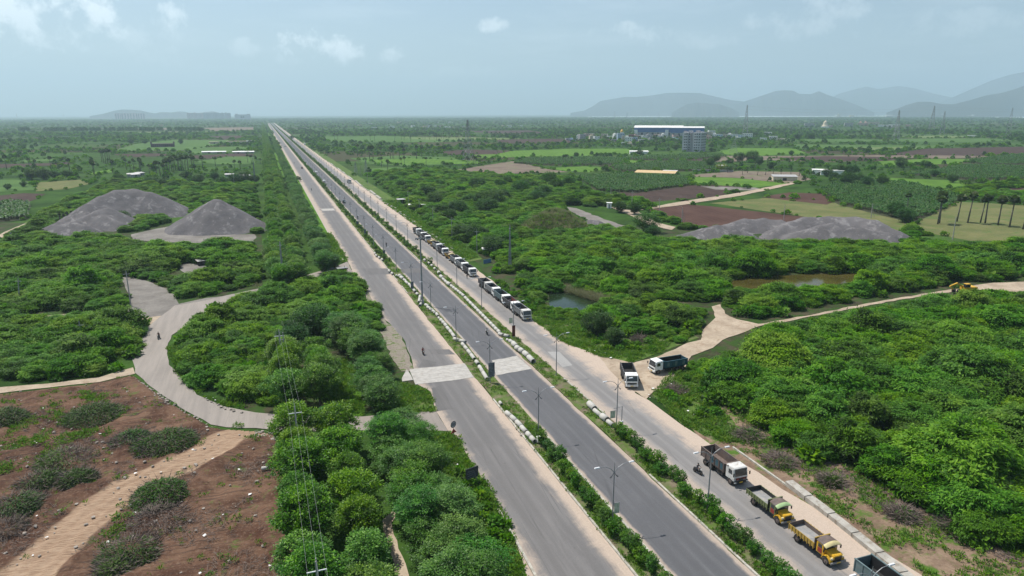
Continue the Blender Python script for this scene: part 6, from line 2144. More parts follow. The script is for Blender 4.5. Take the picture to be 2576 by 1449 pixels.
def person(label, shirt, trousers, pose='stand', cat='person', group=None):
    root = empty('person')
    tag(root, label, cat, group)
    if pose == 'stand':
        P_ = [(0, 0, 0.93), (0, 0, 1.18), (0, 0.01, 1.42), (0, 0.02, 1.52), (0, 0.03, 1.60), (0, 0.03, 1.69),
              (0.10, 0, 0.88), (0.12, 0.02, 0.48), (0.13, 0, 0.09), (0.14, 0.14, 0.04), (-0.10, 0, 0.88), (-0.13, 0.0, 0.48), (-0.15, -0.03, 0.09), (-0.16, 0.11, 0.04),
              (0.20, 0, 1.40), (0.26, -0.02, 1.12), (0.27, 0.08, 0.86), (0.27, 0.11, 0.77), (-0.20, 0, 1.40), (-0.27, -0.01, 1.12), (-0.28, 0.06, 0.86), (-0.28, 0.09, 0.77)]
        zt = lambda c_: c_.z < 0.93 and abs(c_.x) < 0.23
        zs = lambda c_: c_.z < 1.47 and not (abs(c_.x) > 0.2 and c_.z < 1.08)
    else:                                   # seated rider, hands forward on the bars
        P_ = [(0, -0.15, 0.86), (0, -0.12, 1.10), (0, -0.05, 1.34), (0, -0.02, 1.44), (0, 0.0, 1.51), (0, 0.0, 1.61),
              (0.11, -0.10, 0.82), (0.20, 0.28, 0.74), (0.17, 0.10, 0.36), (0.17, 0.24, 0.32), (-0.11, -0.10, 0.82), (-0.20, 0.28, 0.74), (-0.17, 0.10, 0.36), (-0.17, 0.24, 0.32),
              (0.19, -0.06, 1.32), (0.30, 0.10, 1.10), (0.28, 0.38, 1.04), (0.27, 0.46, 1.03), (-0.19, -0.06, 1.32), (-0.30, 0.10, 1.10), (-0.28, 0.38, 1.04), (-0.27, 0.46, 1.03)]
        zt = lambda c_: c_.z < 0.90
        zs = lambda c_: c_.z < 1.40 and c_.y < 0.22
    E_ = [(0, 1), (1, 2), (2, 3), (3, 4), (4, 5), (0, 6), (6, 7), (7, 8), (8, 9), (0, 10), (10, 11), (11, 12), (12, 13), (2, 14), (14, 15), (15, 16), (16, 17), (2, 18), (18, 19), (19, 20), (20, 21)]
    rd = [0.145, 0.135, 0.15, 0.062, 0.085, 0.09, 0.10, 0.070, 0.048, 0.04, 0.10, 0.070, 0.048, 0.04, 0.065, 0.05, 0.038, 0.035, 0.065, 0.05, 0.038, 0.035]
    skin_body('body', P_, E_, rd, [(trousers, zt), (shirt, zs), (M_skin, lambda c_: True)], root)
    hp = P_[5]
    m_ = bmesh.new()
    bmesh.ops.create_icosphere(m_, subdivisions=2, radius=0.115)
    bmesh.ops.delete(m_, geom=[v for v in m_.verts if v.co.z < -0.01 and v.co.y > -0.02], context='VERTS')
    hm = bpy.data.meshes.new('hair')
    m_.to_mesh(hm)
    m_.free()
    hm.materials.append(M_hair)
    part('hair', hm, root, (hp[0], hp[1] - 0.015, hp[2] + 0.005))
    return root


def motorbike(label, paint, kind='bike', group=None):
    root = empty('motorbike' if kind == 'bike' else 'scooter')
    tag(root, label, 'motorbike' if kind == 'bike' else 'scooter', group)
    for y in (0.62, -0.62):
        w = part('wheel', TYRES2, root, (0, y, 0.31))
        w.scale = (0.55, 1, 1)
        part('rim', RIMS2, w)
    MB().tube([(0, 0.62, 0.31), (0, 0.42, 0.85), (0, 0.36, 1.0)], [0.035, 0.03, 0.03], M_black, 6).build('fork', root)
    MB().tube([(-0.32, 0.34, 1.02), (0, 0.38, 1.0), (0.32, 0.34, 1.02)], 0.02, M_black, 6).build('handlebar', root)
    if kind == 'bike':
        me = MB().box(-0.13, 0.13, -0.02, 0.36, 0.66, 0.90, paint, (0.7, 0.85)).mesh('tank')
        bevel_mesh(me, 0.05, 2)
        part('tank', me, root)
        MB().box(-0.14, 0.14, -0.22, 0.25, 0.24, 0.58, M_greysteel, (0.8, 0.8)).build('engine', root)
        MB().tube([(0.14, 0.15, 0.3), (0.16, -0.2, 0.24), (0.17, -0.75, 0.36)], [0.03, 0.035, 0.05], M_greysteel, 6).build('exhaust', root)
    else:
        me = MB().prism([(-0.75, 0.35), (-0.1, 0.28), (0.25, 0.28), (0.42, 0.45), (0.46, 0.95), (0.36, 0.95), (0.25, 0.42), (-0.05, 0.42), (-0.15, 0.72), (-0.75, 0.74)], -0.17, 0.17, paint).mesh('bodywork')
        bevel_mesh(me, 0.04, 1)
        part('bodywork', me, root)
    MB().box(-0.14, 0.14, -0.72, -0.02, 0.74, 0.82, M_black, (0.9, 0.95)).build('seat', root)
    MB().box(-0.08, 0.08, 0.50, 0.60, 0.80, 0.95, M_lamp).build('headlight', root)
    MB().box(-0.07, 0.07, 0.42, 0.88, 0.63, 0.67, paint, (0.8, 0.9)).build('mudguard', root)
    return root


M_shirtw = mat_plain('pale_shirt', (0.55, 0.55, 0.52), 0.8, var=0.15)
M_shirtd = mat_plain('dark_shirt', (0.05, 0.045, 0.05), 0.85, var=0.2)
M_shirtr = mat_plain('dark_red_shirt', (0.17, 0.03, 0.03), 0.85, var=0.2)
M_trous = mat_plain('dark_trousers', (0.035, 0.035, 0.045), 0.85, var=0.2)
M_shirtb = mat_plain('brown_shirt', (0.14, 0.085, 0.055), 0.85, var=0.2)
BIKES = [((1225, 843), 0.128, 'bike', M_carblack, M_shirtw, PI, 'on the main carriageway beside the pipes', 'in pale shirt'), ((1064.5, 893), 0.125, 'bike', M_carred, M_shirtr, PI, 'on the service road near the pale slab', 'in dark red'),
         ((400, 853), 0.115, 'bike', M_carblack, M_shirtb, PI + 0.15, 'on the bend of the loop road', 'in brown'), ((1755, 1193), 0.126, 'scooter', M_carblack, M_shirtd, PI - 0.25, 'on the right-hand road beside the median shrubs', 'in a dark shirt'),
         ((900, 551), 0.128, 'bike', M_carblack, M_shirtd, PI, 'on the main carriageway, behind the black car', 'in black'), ((972, 621), 0.128, 'bike', M_carblack, M_shirtd, 0, 'on the main carriageway between the lamp posts', 'in a dark jacket'),
         ((784, 480), 0.125, 'bike', M_carblack, M_shirtd, PI, 'alone on the far left service road', 'in grey'), ((740, 412), 0.125, 'bike', M_carblack, M_shirtd, PI, 'beyond the dark red van', 'in black')]
for (p, z, kd, pt, sh, hd, where, wr) in BIKES:
    x, y = G(*p)
    b = motorbike(f"dark {'motorbike' if kd == 'bike' else 'scooter'} ridden {where}", pt, kd)
    put(b, x, y, hd, z)
    q = person(f"rider {wr} on the {'motorbike' if kd == 'bike' else 'scooter'} {where}", sh, M_trous, 'ride')
    put(q, x, y, hd, z + 0.02)
x, y = G(315, 797)
put(motorbike('dark motorbike parked at the edge of the left dirt clearing', M_carblack), x, y, 1.1, 0.1)
x, y = G(1175, 702)
put(person('man in dark clothes standing beside the foremost tipper of the long queue', M_shirtd, M_trous), x, y, 2.6, 0.126)
x, y = G(341.5, 612)
put(person('man in a brown shirt standing in the gravel clearing by the left heaps', M_shirtb, M_trous), x, y, 0.6, 0.42)

# ------------------------------------------------------------------ concrete pipes
M_pipe = mat_plain('pipe_concrete', (0.44, 0.43, 0.395), 0.9, var=0.14, scale=0.9, dirt=((0.30, 0.28, 0.24), 0.5))


def pipe_mesh(L=2.0, r=0.56, th=0.07, sock=True):
    mb = MB()
    n = 18
    prof = [(-L / 2, r), (L / 2, r), (L / 2, r - th), (-L / 2, r - th)]
    vs, fs = [], []
    for y, q in prof:
        for k in range(n):
            a = 2 * PI * k / n
            vs.append((q * math.cos(a), y, q * math.sin(a)))
    for j in range(4):
        for k in range(n):
            fs.append((j * n + k, ((j + 1) % 4) * n + k, ((j + 1) % 4) * n + (k + 1) % n, j * n + (k + 1) % n))
    mb.add(vs, fs, M_pipe)
    me = mb.mesh('pipe', True)
    for p in me.polygons:
        p.use_smooth = abs(p.normal.y) < 0.5
    return me


PIPE = {1.0: pipe_mesh(), 0.72: pipe_mesh(1.9, 0.40, 0.06), 0.5: pipe_mesh(1.2, 0.28, 0.05), 1.3: pipe_mesh(2.0, 0.70, 0.08), 0.9: pipe_mesh(1.0, 0.56, 0.07)}
RAD = {1.0: 0.56, 0.72: 0.40, 0.5: 0.28, 1.3: 0.70, 0.9: 0.56}
LPIPE = [(943, 637, .72), (947, 643, .72), (954.5, 648, .72), (962, 653, .72), (980, 682, .72), (987, 688, .72), (997, 694, .72), (1007, 694, 1.), (1012, 699, 1.), (1019, 705, .72), (1024, 711, .72), (1031, 717, .72), (1036, 723, .72), (1042, 730, .72), (1050, 740, .72), (1056, 748, .72), (1054.5, 756, .72), (1057.6, 766, .72), (1074, 768, .72), (1079, 774, .72),
         (1086, 779, .72), (1092.6, 785, .72), (1100, 792, .72), (1104.5, 800, .5), (1111, 806, .72), (1116.5, 812, .72), (1122, 818.5, .72), (1128, 827, .72), (1135, 835.5, .72), (1141, 844, .72), (1149, 853.5, .72), (1164, 858, .72), (1166, 868, .72), (1173, 876, .72), (1181, 886, .72), (1189.5, 897.5, .72), (1200.5, 912, .72), (1210.5, 929, .72), (1220.5, 945, .72),
         (1259.6, 1014, .5), (1280, 1042, .72), (1293, 1053, .72), (1306, 1066, .72), (1318, 1080, .72), (1331, 1094, .72), (1341, 1105, .72)]
RPIPE = [(1069, 654, .72), (1079.5, 662, .72), (1087, 668, .72), (1094, 676, .72), (1104.5, 686, 1.), (1111, 696.7, 1.), (1116.5, 703, .72), (1122, 708.5, .72), (1129.5, 714, 1.)]
RPIPE += [(1137 + (1166 - 1137) * k / 5, 720 + (743 - 720) * k / 5, .72) for k in range(6)]
RPIPE += [(1172.6 + (1262 - 1172.6) * k / 14, 750.4 + (841 - 750.4) * k / 14, .72) for k in range(15)]
RPIPE += [(1273, 844, .72), (1277.5, 855, .5), (1286.6, 859, .72), (1295, 867, 1.), (1303.5, 876, 1.), (1313, 882, 1.), (1324, 891, 1.), (1336, 903, 1.), (1489, 1021, 1.), (1503.5, 1038, .72), (1521, 1050.5, 1.), (1535, 1064, .72)]
for side, lst, z0 in (('left', LPIPE, 0.235), ('right', RPIPE, 0.235)):
    W_ = [G(px, py, z0 + RAD[k]) for px, py, k in lst]
    for i, ((px, py, k), (x, y)) in enumerate(zip(lst, W_)):
        nx_ = W_[min(i + 1, len(W_) - 1)]
        pv_ = W_[max(i - 1, 0)]
        c_ = min((nx_, pv_), key=lambda q_: 99 if q_ == (x, y) else math.dist(q_, (x, y)))
        ang = math.atan2(c_[0] - x, c_[1] - y)
        if abs(math.cos(ang)) < 0.75:
            ang = 0.12 * ((i * 37) % 7 - 3)
        dl = 0 if c_ == (x, y) else math.dist(c_, (x, y))
        o = bpy.data.objects.new('concrete_pipe', PIPE[k])
        o.location = (x, y, z0 + RAD[k] - 0.03)
        o.rotation_euler = (0, 0, -ang)
        if 1.5 < dl < 3.7:
            o.scale = (1, max(0.8, min(1.9, (dl - 0.07) / (2.0 if k == 1. else 1.9))), 1)
        COL.objects.link(o)
        where = ('in the run below the pale slab' if py > 1000 else 'next to the pale slab' if py > 880 else 'opposite the five-truck queue' if py > 735 else 'near the tall mast' if py > 700 else 'at the far end of the line')
        lab = f"{'thick' if k >= 1 else 'thin short' if k == .5 else 'medium'} concrete pipe on the {side} median {where}{', nearest one' if py == max(q_[1] for q_ in lst) else ''}"
        tag(o, lab, 'pipe', f'concrete pipes on the {side} median')
# loose drums by the cleared ground
for i, (px, py, lab) in enumerate(((669, 1184, 'short dark concrete pipe lying on the cleared earth beside the trees'), (701, 1172, 'pale broken concrete pipe half under the roadside trees'))):
    x, y = G(px, py)
    o = bpy.data.objects.new('concrete_pipe', PIPE[0.5])
    o.location = (x, y, 0.45)
    o.rotation_euler = (0, 0, 1.5 - i)
    COL.objects.link(o)
    tag(o, lab, 'pipe')

# ------------------------------------------------------------------ street lamps
M_pole = mat_plain('galvanised_steel', (0.25, 0.26, 0.27), 0.5, 0.3, var=0.12, scale=2.0)
M_lum = mat_plain('luminaire_white', (0.62, 0.63, 0.64), 0.4, var=0.08)
M_ornament = mat_plain('dark_bracket', (0.07, 0.075, 0.085), 0.5, 0.2, var=0.1)


def lamp_post():
    r = empty('street_lamp')
    H_ = 7.9
    MB().tube([(0, 0, 0), (0, 0, 0.25), (0, 0, H_), (0, 0, H_ + 1.35)], [0.14, 0.105, 0.07, 0.02], M_pole, 8).build('pole', r)
    for s in (-1, 1):
        a = [(s * 0.03, 0, H_ - 0.1), (s * 0.55, 0, H_ + 0.50), (s * 1.25, 0, H_ + 0.88), (s * 2.15, 0, H_ + 0.98)]
        arm = MB().tube(a, [0.05, 0.045, 0.04, 0.035], M_pole, 6).build('arm', r)
        me = MB().box(-0.38, 0.38, -0.14, 0.14, -0.05, 0.06, M_lum, (0.8, 0.7)).mesh('luminaire')
        o = part('luminaire', me, arm, (s * 2.42, 0, H_ + 0.97))
        MB().tube([(s * 0.02, 0, H_ - 0.05), (s * 0.22, 0, H_ - 0.45), (s * 0.48, 0, H_ - 0.80)], [0.03, 0.045, 0.055], M_ornament, 6).tube([(s * 0.48, 0, H_ - 0.80), (s * 0.62, 0, H_ - 0.78), (s * 0.40, 0, H_ - 0.52)], [0.05, 0.03, 0.02], M_ornament, 5).build('bracket', r)
    return r


lp0 = lamp_post()
first = True
for side, x, y0 in (('left', 38.1, 43.2), ('right', 52.0, 42.4)):
    for k in range(48):
        yy = y0 + 25.9 * k
        if k == 0 and side == 'left':
            continue
        o = lp0 if first else copy_tree(lp0)
        first = False
        o.location = (x, yy, 0.2)
        w = {0: 'at the bottom edge above the grey-teal tipper', 1: 'nearest complete one, by the median shrubs', 2: 'by the pipes below the pale slab', 3: 'beside the pale slab', 4: 'between pipes and slab', 5: 'opposite the five-truck queue', 6: 'just before the tall mast', 7: 'just past the tall mast', 8: 'opposite the foremost queue tipper'}.get(k, 'receding up the highway' if k < 20 else 'tiny in the distance')
        tag(o, f"double-armed street lamp on the {side} median, {w}", 'street lamp', f'double-armed lamps on the {side} median')
# lamp-post boards and boxes
def board_on(x, y, z0, z1, w, mat_, label, dx=0.5, frame=M_greysteel):
    r = empty('lamp_banner', (x + dx, y - 0.1, 0))
    tag(r, label, 'banner')
    MB().box(-w / 2, w / 2, -0.02, 0.02, z0, z1, mat_).build('panel', r)
    MB().box(-w / 2 - 0.05, w / 2 + 0.05, -0.03, 0.03, z1, z1 + 0.06, frame).box(-w / 2 - 0.05, w / 2 + 0.05, -0.03, 0.03, z0 - 0.06, z0, frame).build('frame', r)
    return r


M_ban1 = mat_plain('faded_banner', (0.50, 0.52, 0.40), 0.8, var=0.25, scale=1.2, dirt=((0.16, 0.30, 0.12), 0.8))
M_ban2 = mat_plain('dark_portrait_banner', (0.10, 0.115, 0.13), 0.8, var=0.5, scale=1.1, dirt=((0.32, 0.36, 0.40), 0.7))
M_ban3 = mat_plain('maroon_banner', (0.12, 0.035, 0.03), 0.8, var=0.3, scale=1.0)
board_on(38.1, 69.1, 2.2, 3.6, 0.75, M_ban1, 'small faded white and green banner on the lamp post among the left median shrubs')
board_on(38.1, 120.9, 1.5, 4.4, 1.3, M_ban2, 'dark blue-grey banner with pale patches on the lamp post by the pale slab', 0.3)
board_on(51.9, 146.0, 3.9, 5.1, 0.9, M_ban1, 'grey board on the lamp post above the maroon banner', -0.6)
board_on(51.9, 146.0, 0.5, 3.2, 0.8, M_ban3, 'narrow maroon banner wrapped on the right median lamp post', 0.1)
board_on(52.0, 94.2, 2.4, 3.6, 0.95, M_ban1, 'grey-green notice board on the lamp post by the last right-hand pipes', -0.8)
for k, (yy, hh) in enumerate(((198.4, 3.0), (250.2, 3.0), (302, 2.6), (327.9, 2.6))):
    board_on(38.1, yy, 0.9, hh, 0.9, M_ban2, f"dark poster frame low on the left median lamp post, {['nearest', 'second', 'third', 'farthest'][k]} of four", 0.1)
# short post with arm and meter box on the right median
x, y = G(1563, 1079)
r = empty('service_post', (x, y, 0.2))
tag(r, 'short grey post with a side arm and white meter box, beyond the last right-hand pipe', 'post')
MB().tube([(0, 0, 0), (0, 0, 4.0)], 0.07, M_pole, 8).build('post', r)
MB().tube([(0, 0, 3.9), (-1.6, 0, 3.8)], 0.04, M_pole, 6).build('arm', r)
MB().box(-0.25, 0.25, -0.2, 0.2, 0.35, 1.25, M_lum).build('meter_box', r)
x, y = G(1356, 1118)
r = empty('meter_box', (x, y, 0.2))
tag(r, 'white electrical box on a short stand at the end of the left-hand pipes', 'box')
MB().box(-0.35, 0.35, -0.25, 0.25, 0.3, 1.1, M_white).build('cabinet', r)
MB().box(-0.40, 0.40, -0.30, 0.30, 1.1, 1.18, M_white).build('lid', r)
MB().box(-0.15, 0.15, -0.1, 0.1, 0, 0.3, M_conc).build('stand', r)
# high mast
x, y = G(1063, 768)
r = empty('high_mast', (x, y, 0.2))
tag(r, 'tall thick grey mast with a lamp ring at its top on the left median', 'light mast')
hm = HT(1060, 768, 598)
MB().tube([(0, 0, 0), (0, 0, hm * 0.5), (0, 0, hm)], [0.30, 0.22, 0.14], M_pole, 10).build('mast', r)
MB().disc_x(-0.01, 0.01, 0.1, 0.1, M_pole) if False else None
ring = MB().tube([(1.0 * math.cos(a), 1.0 * math.sin(a), hm - 0.3) for a in np.linspace(0, 2 * PI, 13)], 0.05, M_pole, 5, False).tube([(-1, 0, hm - .3), (1, 0, hm - .3)], .04, M_pole, 5).tube([(0, -1, hm - .3), (0, 1, hm - .3)], .04, M_pole, 5).build('lamp_ring', r)
fl = MB().box(-0.22, 0.22, -0.15, 0.15, -0.28, 0.05, M_ornament, (0.7, 0.7)).mesh('floodlight')
for k in range(8):
    a = 2 * PI * k / 8
    part('floodlight', fl, ring, (1.25 * math.cos(a), 1.25 * math.sin(a), hm - 0.35), (0, 0, a + PI / 2))
MB().box(-0.4, 0.4, -0.35, 0.35, 0, 1.3, M_conc).build('plinth', r)

# ------------------------------------------------------------------ signs, cart, drain, brush
M_sign = mat_plain('dark_sign_board', (0.045, 0.050, 0.055), 0.6, var=0.3, scale=2.0)
M_signtxt = mat_plain('faded_sign_stripe', (0.16, 0.17, 0.18), 0.7, var=0.4, scale=5.0)
x, y = G(1141, 1104)
r = empty('speed_sign', (x, y, 0.05), 0.45)
tag(r, 'round 30 speed limit sign above a red triangle at the mouth of the loop road', 'road sign')
MB().tube([(0, 0, 0), (0, 0, 2.6)], 0.04, M_pole, 6).build('post', r)
dm = MB()
n = 24
for (r0, r1, yy, mm) in ((0.0, 0.46, -0.05, mat_plain('sign_grey_face', (0.36, 0.36, 0.37), 0.6, var=0.12)), (0.46, 0.58, -0.055, M_black)):
    vs = []
    for k in range(n):
        a = 2 * PI * k / n
        vs += [(r0 * math.cos(a), yy, r0 * math.sin(a)), (r1 * math.cos(a), yy, r1 * math.sin(a)), (r1 * math.cos(a), yy + 0.03, r1 * math.sin(a))]
    dm.add(vs, [(3 * k, 3 * k + 1, 3 * ((k + 1) % n) + 1, 3 * ((k + 1) % n)) for k in range(n)] + [(3 * k + 1, 3 * k + 2, 3 * ((k + 1) % n) + 2, 3 * ((k + 1) % n) + 1) for k in range(n)], mm)
disc = dm.build('disc', r, loc=(0, 0, 2.55))
tcv = bpy.data.curves.new('numerals', 'FONT')
tcv.body = '30'
tcv.size = 0.66
tcv.align_x = 'CENTER'
tcv.align_y = 'CENTER'
tcv.extrude = 0.006
tob = bpy.data.objects.new('numerals', tcv)
COL.objects.link(tob)
dg = bpy.context.evaluated_depsgraph_get()
tm_ = bpy.data.meshes.new_from_object(tob.evaluated_get(dg), depsgraph=dg)
bpy.data.objects.remove(tob)
tm_.materials.clear()
tm_.materials.append(M_black)
part('numerals', tm_, disc, (0, -0.065, 0), (PI / 2, 0, 0))
MB().prism([(-0.62, 1.05), (0.62, 1.05), (0.0, 1.85)], -0.03, 0.0, M_red).build('triangle', r)
for o in list(KIDS[r.name]):
    if o.name.startswith('triangle'):
        o.rotation_euler = (0, 0, PI / 2)
        o.location = (0, -0.05, 0)
x, y = G(1188, 1218)
r = empty('notice_board', (x, y, 0.05), 0.30)
tag(r, 'dark slatted direction board on two posts at the edge of the service road', 'sign board')
for s in (-1, 1):
    MB().box(s * 0.75 - 0.05, s * 0.75 + 0.05, 0, 0.1, 0, 1.0, M_pole).build('post', r)
for k in range(5):
    b_ = MB().box(-1.05, 1.05, -0.04, 0.04, 0.95 + 0.34 * k, 1.26 + 0.34 * k, M_sign).build('board', r)
    if k < 4:
        MB().box(-0.85 + 0.1 * (k % 2), 0.70 - 0.12 * k, -0.05, -0.041, 1.07 + 0.34 * k, 1.13 + 0.34 * k, M_signtxt).build('worn_line', b_)
# black steel hopper cart at the upper junction
x, y = G(861, 692)
r = empty('hopper_cart', (x, y, 0.1), 0.2)
tag(r, 'black steel hopper cart on legs under a worn cover at the upper junction', 'cart')
for sx_ in (-1.5, 1.5):
    for sy_ in (-0.9, 0.9):
        MB().box(sx_ - 0.06, sx_ + 0.06, sy_ - 0.06, sy_ + 0.06, 0, 2.0, M_black).build('leg', r)
MB().prism([(-1.0, 2.0), (-0.35, 1.3), (0.35, 1.3), (1.0, 2.0)], -1.4, 1.4, M_black).build('hopper', r)
MB().box(-1.75, 1.75, -1.15, 1.15, 2.35, 2.43, M_greysteel).box(-1.7, -1.5, -1.1, 1.1, 2.0, 2.35, M_black).box(1.5, 1.7, -1.1, 1.1, 2.0, 2.35, M_black).build('cover', r)
MB().tube([(0.9, 0, 2.4), (0.9, 0, 3.1)], 0.06, M_black, 6).build('exhaust', r)
MB().box(-0.6, 0.6, -0.4, 0.4, 0.15, 0.95, M_chassis).build('engine', r)
for s in (-1, 1):
    w = part('wheel', TYRES2, r, (s * 0.85, -0.6, 0.31))
# concrete drain at the right
M_drain = mat_plain('weathered_concrete', (0.36, 0.34, 0.30), 0.9, var=0.2, scale=0.8, dirt=((0.20, 0.165, 0.125), 0.75))


def drain_piece(a, b, w, h, label, group, name='drain_section'):
    A, B = Vector((*a, 0)), Vector((*b, 0))
    d = (B - A).normalized()
    s = Vector((d.y, -d.x, 0)) * w * 0.5
    mb = MB()
    lo = [(A - s), (A + s), (B + s), (B - s)]
    vs = [(p.x, p.y, -0.05) for p in lo] + [(p.x, p.y, h) for p in lo]
    mb.add(vs, [(0, 3, 2, 1), (4, 5, 6, 7), (0, 1, 5, 4), (1, 2, 6, 5), (2, 3, 7, 6), (3, 0, 4, 7)], M_drain)
    o = mb.build(name)
    tag(o, label, 'drain section', group)
    return o


DR = PX((1982, 1219), (2032, 1258), (2090, 1302), (2150, 1350), (2212, 1400), (2272, 1449), (2330, 1497))
for i, (a, b) in enumerate(zip(DR[:-1], DR[1:])):
    g_ = 0.035
    a2 = (a[0] + (b[0] - a[0]) * g_, a[1] + (b[1] - a[1]) * g_)
    drain_piece(a2, b, 1.25 if i != 2 else 1.15, 0.75 - 0.03 * i, f"raised concrete drain section by the old lorries, {['square-ended one at the far end', 'second from the far end', 'third from the far end, soil against it', 'fourth, behind the all-yellow lorry', 'fifth, near the bottom edge', 'last one, cut by the bottom edge'][i]}", 'concrete drain sections by the old lorries')
FD = [((1016, 541), (1034, 553)), ((1036, 555), (1052, 566)), ((1053, 567), (1061, 573)), ((1085, 590), (1096, 597)), ((1097, 598), (1107, 605)), ((1134, 624), (1142, 629)), ((894, 455), (909, 469)), ((931, 480), (944, 490)), ((970, 511), (979, 515)), ((984, 519), (996, 526)), ((1000, 529), (1010, 537)), ((850, 424), (858, 431)), ((862, 433), (868, 438)), ((876, 444), (886, 452)), ((832, 412), (838, 416)), ((946, 492), (958, 501))]
for i, (p, q_) in enumerate(FD):
    drain_piece(G(*p), G(*q_), 1.3, 0.55, f"pale concrete drain section among weeds right of the road, {'near the long queue' if p[1] > 560 else 'behind the long queue' if p[1] > 505 else 'level with the lone white lorry' if p[1] > 450 else 'beyond the lone white lorry'}", 'pale drain sections among roadside weeds')

# ------------------------------------------------------------------ cut brush on the cleared earth


def brush_meshes(seed, Rr, H, green):
    g = np.random.default_rng(seed)
    n = 1100
    az = g.uniform(0, 6.283, n)
    u = np.sqrt(g.uniform(0, 1, n))
    P = np.stack([Rr * u * np.cos(az), Rr * u * np.sin(az), H * (1 - u ** 2) * g.uniform(0.15, 1.0, n) + 0.05], 1)
    T = np.stack([np.cos(az + g.normal(0, 0.9, n)), np.sin(az + g.normal(0, 0.9, n)), g.normal(0.05, 0.45, n)], 1)
    Lv = Leaves()
    Lv.add(rhomb(P, T, g.normal(0, 1, (n, 3)) + np.array([0, 0, 0.6]), g.uniform(0.7, 1.9, n), g.uniform(0.04, 0.085, n)), 0.5)
    tw = Lv.mesh('twigs', [M_twig])
    if not green:
        return tw, None
    m_ = int(3000 * green)
    a0 = g.uniform(0, 6.28)
    az = g.normal(a0, 1.1 if green < 0.9 else 6, m_)
    u = np.sqrt(g.uniform(0, 1, m_))
    P = np.stack([Rr * u * np.cos(az), Rr * u * np.sin(az), H * (1 - u ** 2) * g.uniform(0.3, 1.1, m_) + 0.1], 1)
    T = np.stack([np.cos(az), np.sin(az), np.full(m_, -0.2)], 1) + g.normal(0, 0.5, (m_, 3))
    Lv = Leaves()
    Lv.add(rhomb(P, T, np.array([0, 0, 1.0]) + g.normal(0, 0.45, (m_, 3)), g.uniform(0.3, 0.7, m_), g.uniform(0.1, 0.2, m_)), np.clip(g.normal(0.28, 0.18, m_), 0, 1))
    return tw, Lv.mesh('leaves', [M_brush])


M_brush = mat_leaf('wilting_leaves', (0.030, 0.065, 0.014), (0.060, 0.130, 0.022), (0.105, 0.185, 0.035), 0.3, 0.6, 0.3)
BRUSH = [(235, 1050, 3.0, 1.5, 1.0, 'big green brush heap nearest the left track'), (330, 1112, 2.0, 1.2, 0.8, 'green brush heap beside the tracks fork'), (425, 1116, 2.8, 1.5, 0.9, 'wide green and grey brush heap above the tracks'), (380, 1128, 2.0, 1.1, 0.4, 'dead grey middle of the double brush heap'),
         (165, 1165, 2.6, 1.5, 0.35, 'grey-brown dead brush heap with a few green sprigs'), (195, 1210, 1.6, 1.0, 0.9, 'small bright green brush tuft below the grey heap'), (105, 1215, 1.9, 1.0, 0.6, 'low mixed brush heap between grey heap and left edge'), (40, 1280, 2.2, 1.3, 0.5, 'mixed brush heap at the left edge'), (405, 1250, 2.4, 1.6, 0.9, 'green topped brush heap right of the track'),
         (400, 1312, 2.3, 1.3, 0.0, 'bare dead grey twig heap right of the track'), (325, 1400, 2.3, 1.3, 0.5, 'brush heap at the bottom edge, half green'), (290, 1440, 1.3, 0.9, 1.0, 'small green brush tuft at the bottom edge'), (10, 1060, 2.4, 1.6, 1.0, 'green bush cut by the left edge above the heaps'), (15, 1335, 1.4, 0.7, 0.0, 'bare twigs at the left edge'),
         (1610, 858, 1.6, 1.1, 0.0, 'grey dead brush in the grass opposite the dusty junction'), (1700, 985, 1.5, 1.0, 0.0, 'grey-brown dead brush at the grassy corner of the thicket'), (1880, 1100, 1.8, 1.2, 0.15, 'dead brush at the thicket edge by the nearest tipper'), (1960, 1165, 2.0, 1.2, 0.1, 'long dead brush heap behind the old lorries'), (2270, 1300, 1.6, 1.2, 0.1, 'dead brush at the thicket edge behind the drain'), (2400, 1330, 1.8, 1.3, 0.1, 'dead brush heap at the lower right of the thicket'), (2090, 1215, 1.3, 1.0, 0.8, 'small round green bush on the bare strip')]
for i, (x, y, r_b, h_b, gr_, lab) in enumerate(BRUSH):
    X, Y = G(x, y)
    tw, lv = brush_meshes(900 + i, r_b * (1.55 if x < 700 else 1.1), h_b * (1.2 if x < 700 else 1.0), gr_)
    r = empty('brush_heap', (X, Y, 0.2 if x < 700 else 0.05), i)
    tag(r, lab, 'brush heap', 'cut brush heaps')
    part('twigs', tw, r)
    if lv:
        part('leaves', lv, r)
# stones and litter
g = np.random.default_rng(31)
P = poisson(EARTH, 1.5, 5)
P = P[g.random(len(P)) < 0.22]
st_ = []
for i in range(3):
    bm = bmesh.new()
    bmesh.ops.create_icosphere(bm, subdivisions=1, radius=0.12)
    for v in bm.verts:
        v.co *= g.uniform(0.6, 1.3)
        v.co.z *= 0.6
    me = bpy.data.meshes.new('stone')
    bm.to_mesh(me)
    bm.free()
    me.materials.append(mat_plain('pale_stone', (0.33, 0.29, 0.25), 0.95, var=0.3, scale=3))
    st_.append(me)
LIB['stone'] = lib('stone_library', st_)
me = MB().add([(-.13, -.1, 0.02), (.12, -.09, 0.03), (.15, .1, 0.09), (-.1, .12, 0.05)], [(0, 1, 2, 3)], mat_plain('white_litter', (0.68, 0.68, 0.66), 0.7, var=0.1)).mesh('litter')
LIB['litter'] = lib('litter_library', [me])
RB = np.concatenate([poisson(PX((330, 950), (400, 990), (470, 1040), (540, 1080), (500, 1060), (400, 1010)), 0.6, 6), poisson(PX((640, 1085), (700, 1090), (695, 1110), (640, 1105)), 0.5, 7), poisson(PX((1270, 1040), (1285, 1040), (1330, 1100), (1310, 1100)), 0.5, 8), poisson(PX((500, 1000), (560, 1030), (620, 1045), (560, 1020)), 0.8, 9)])
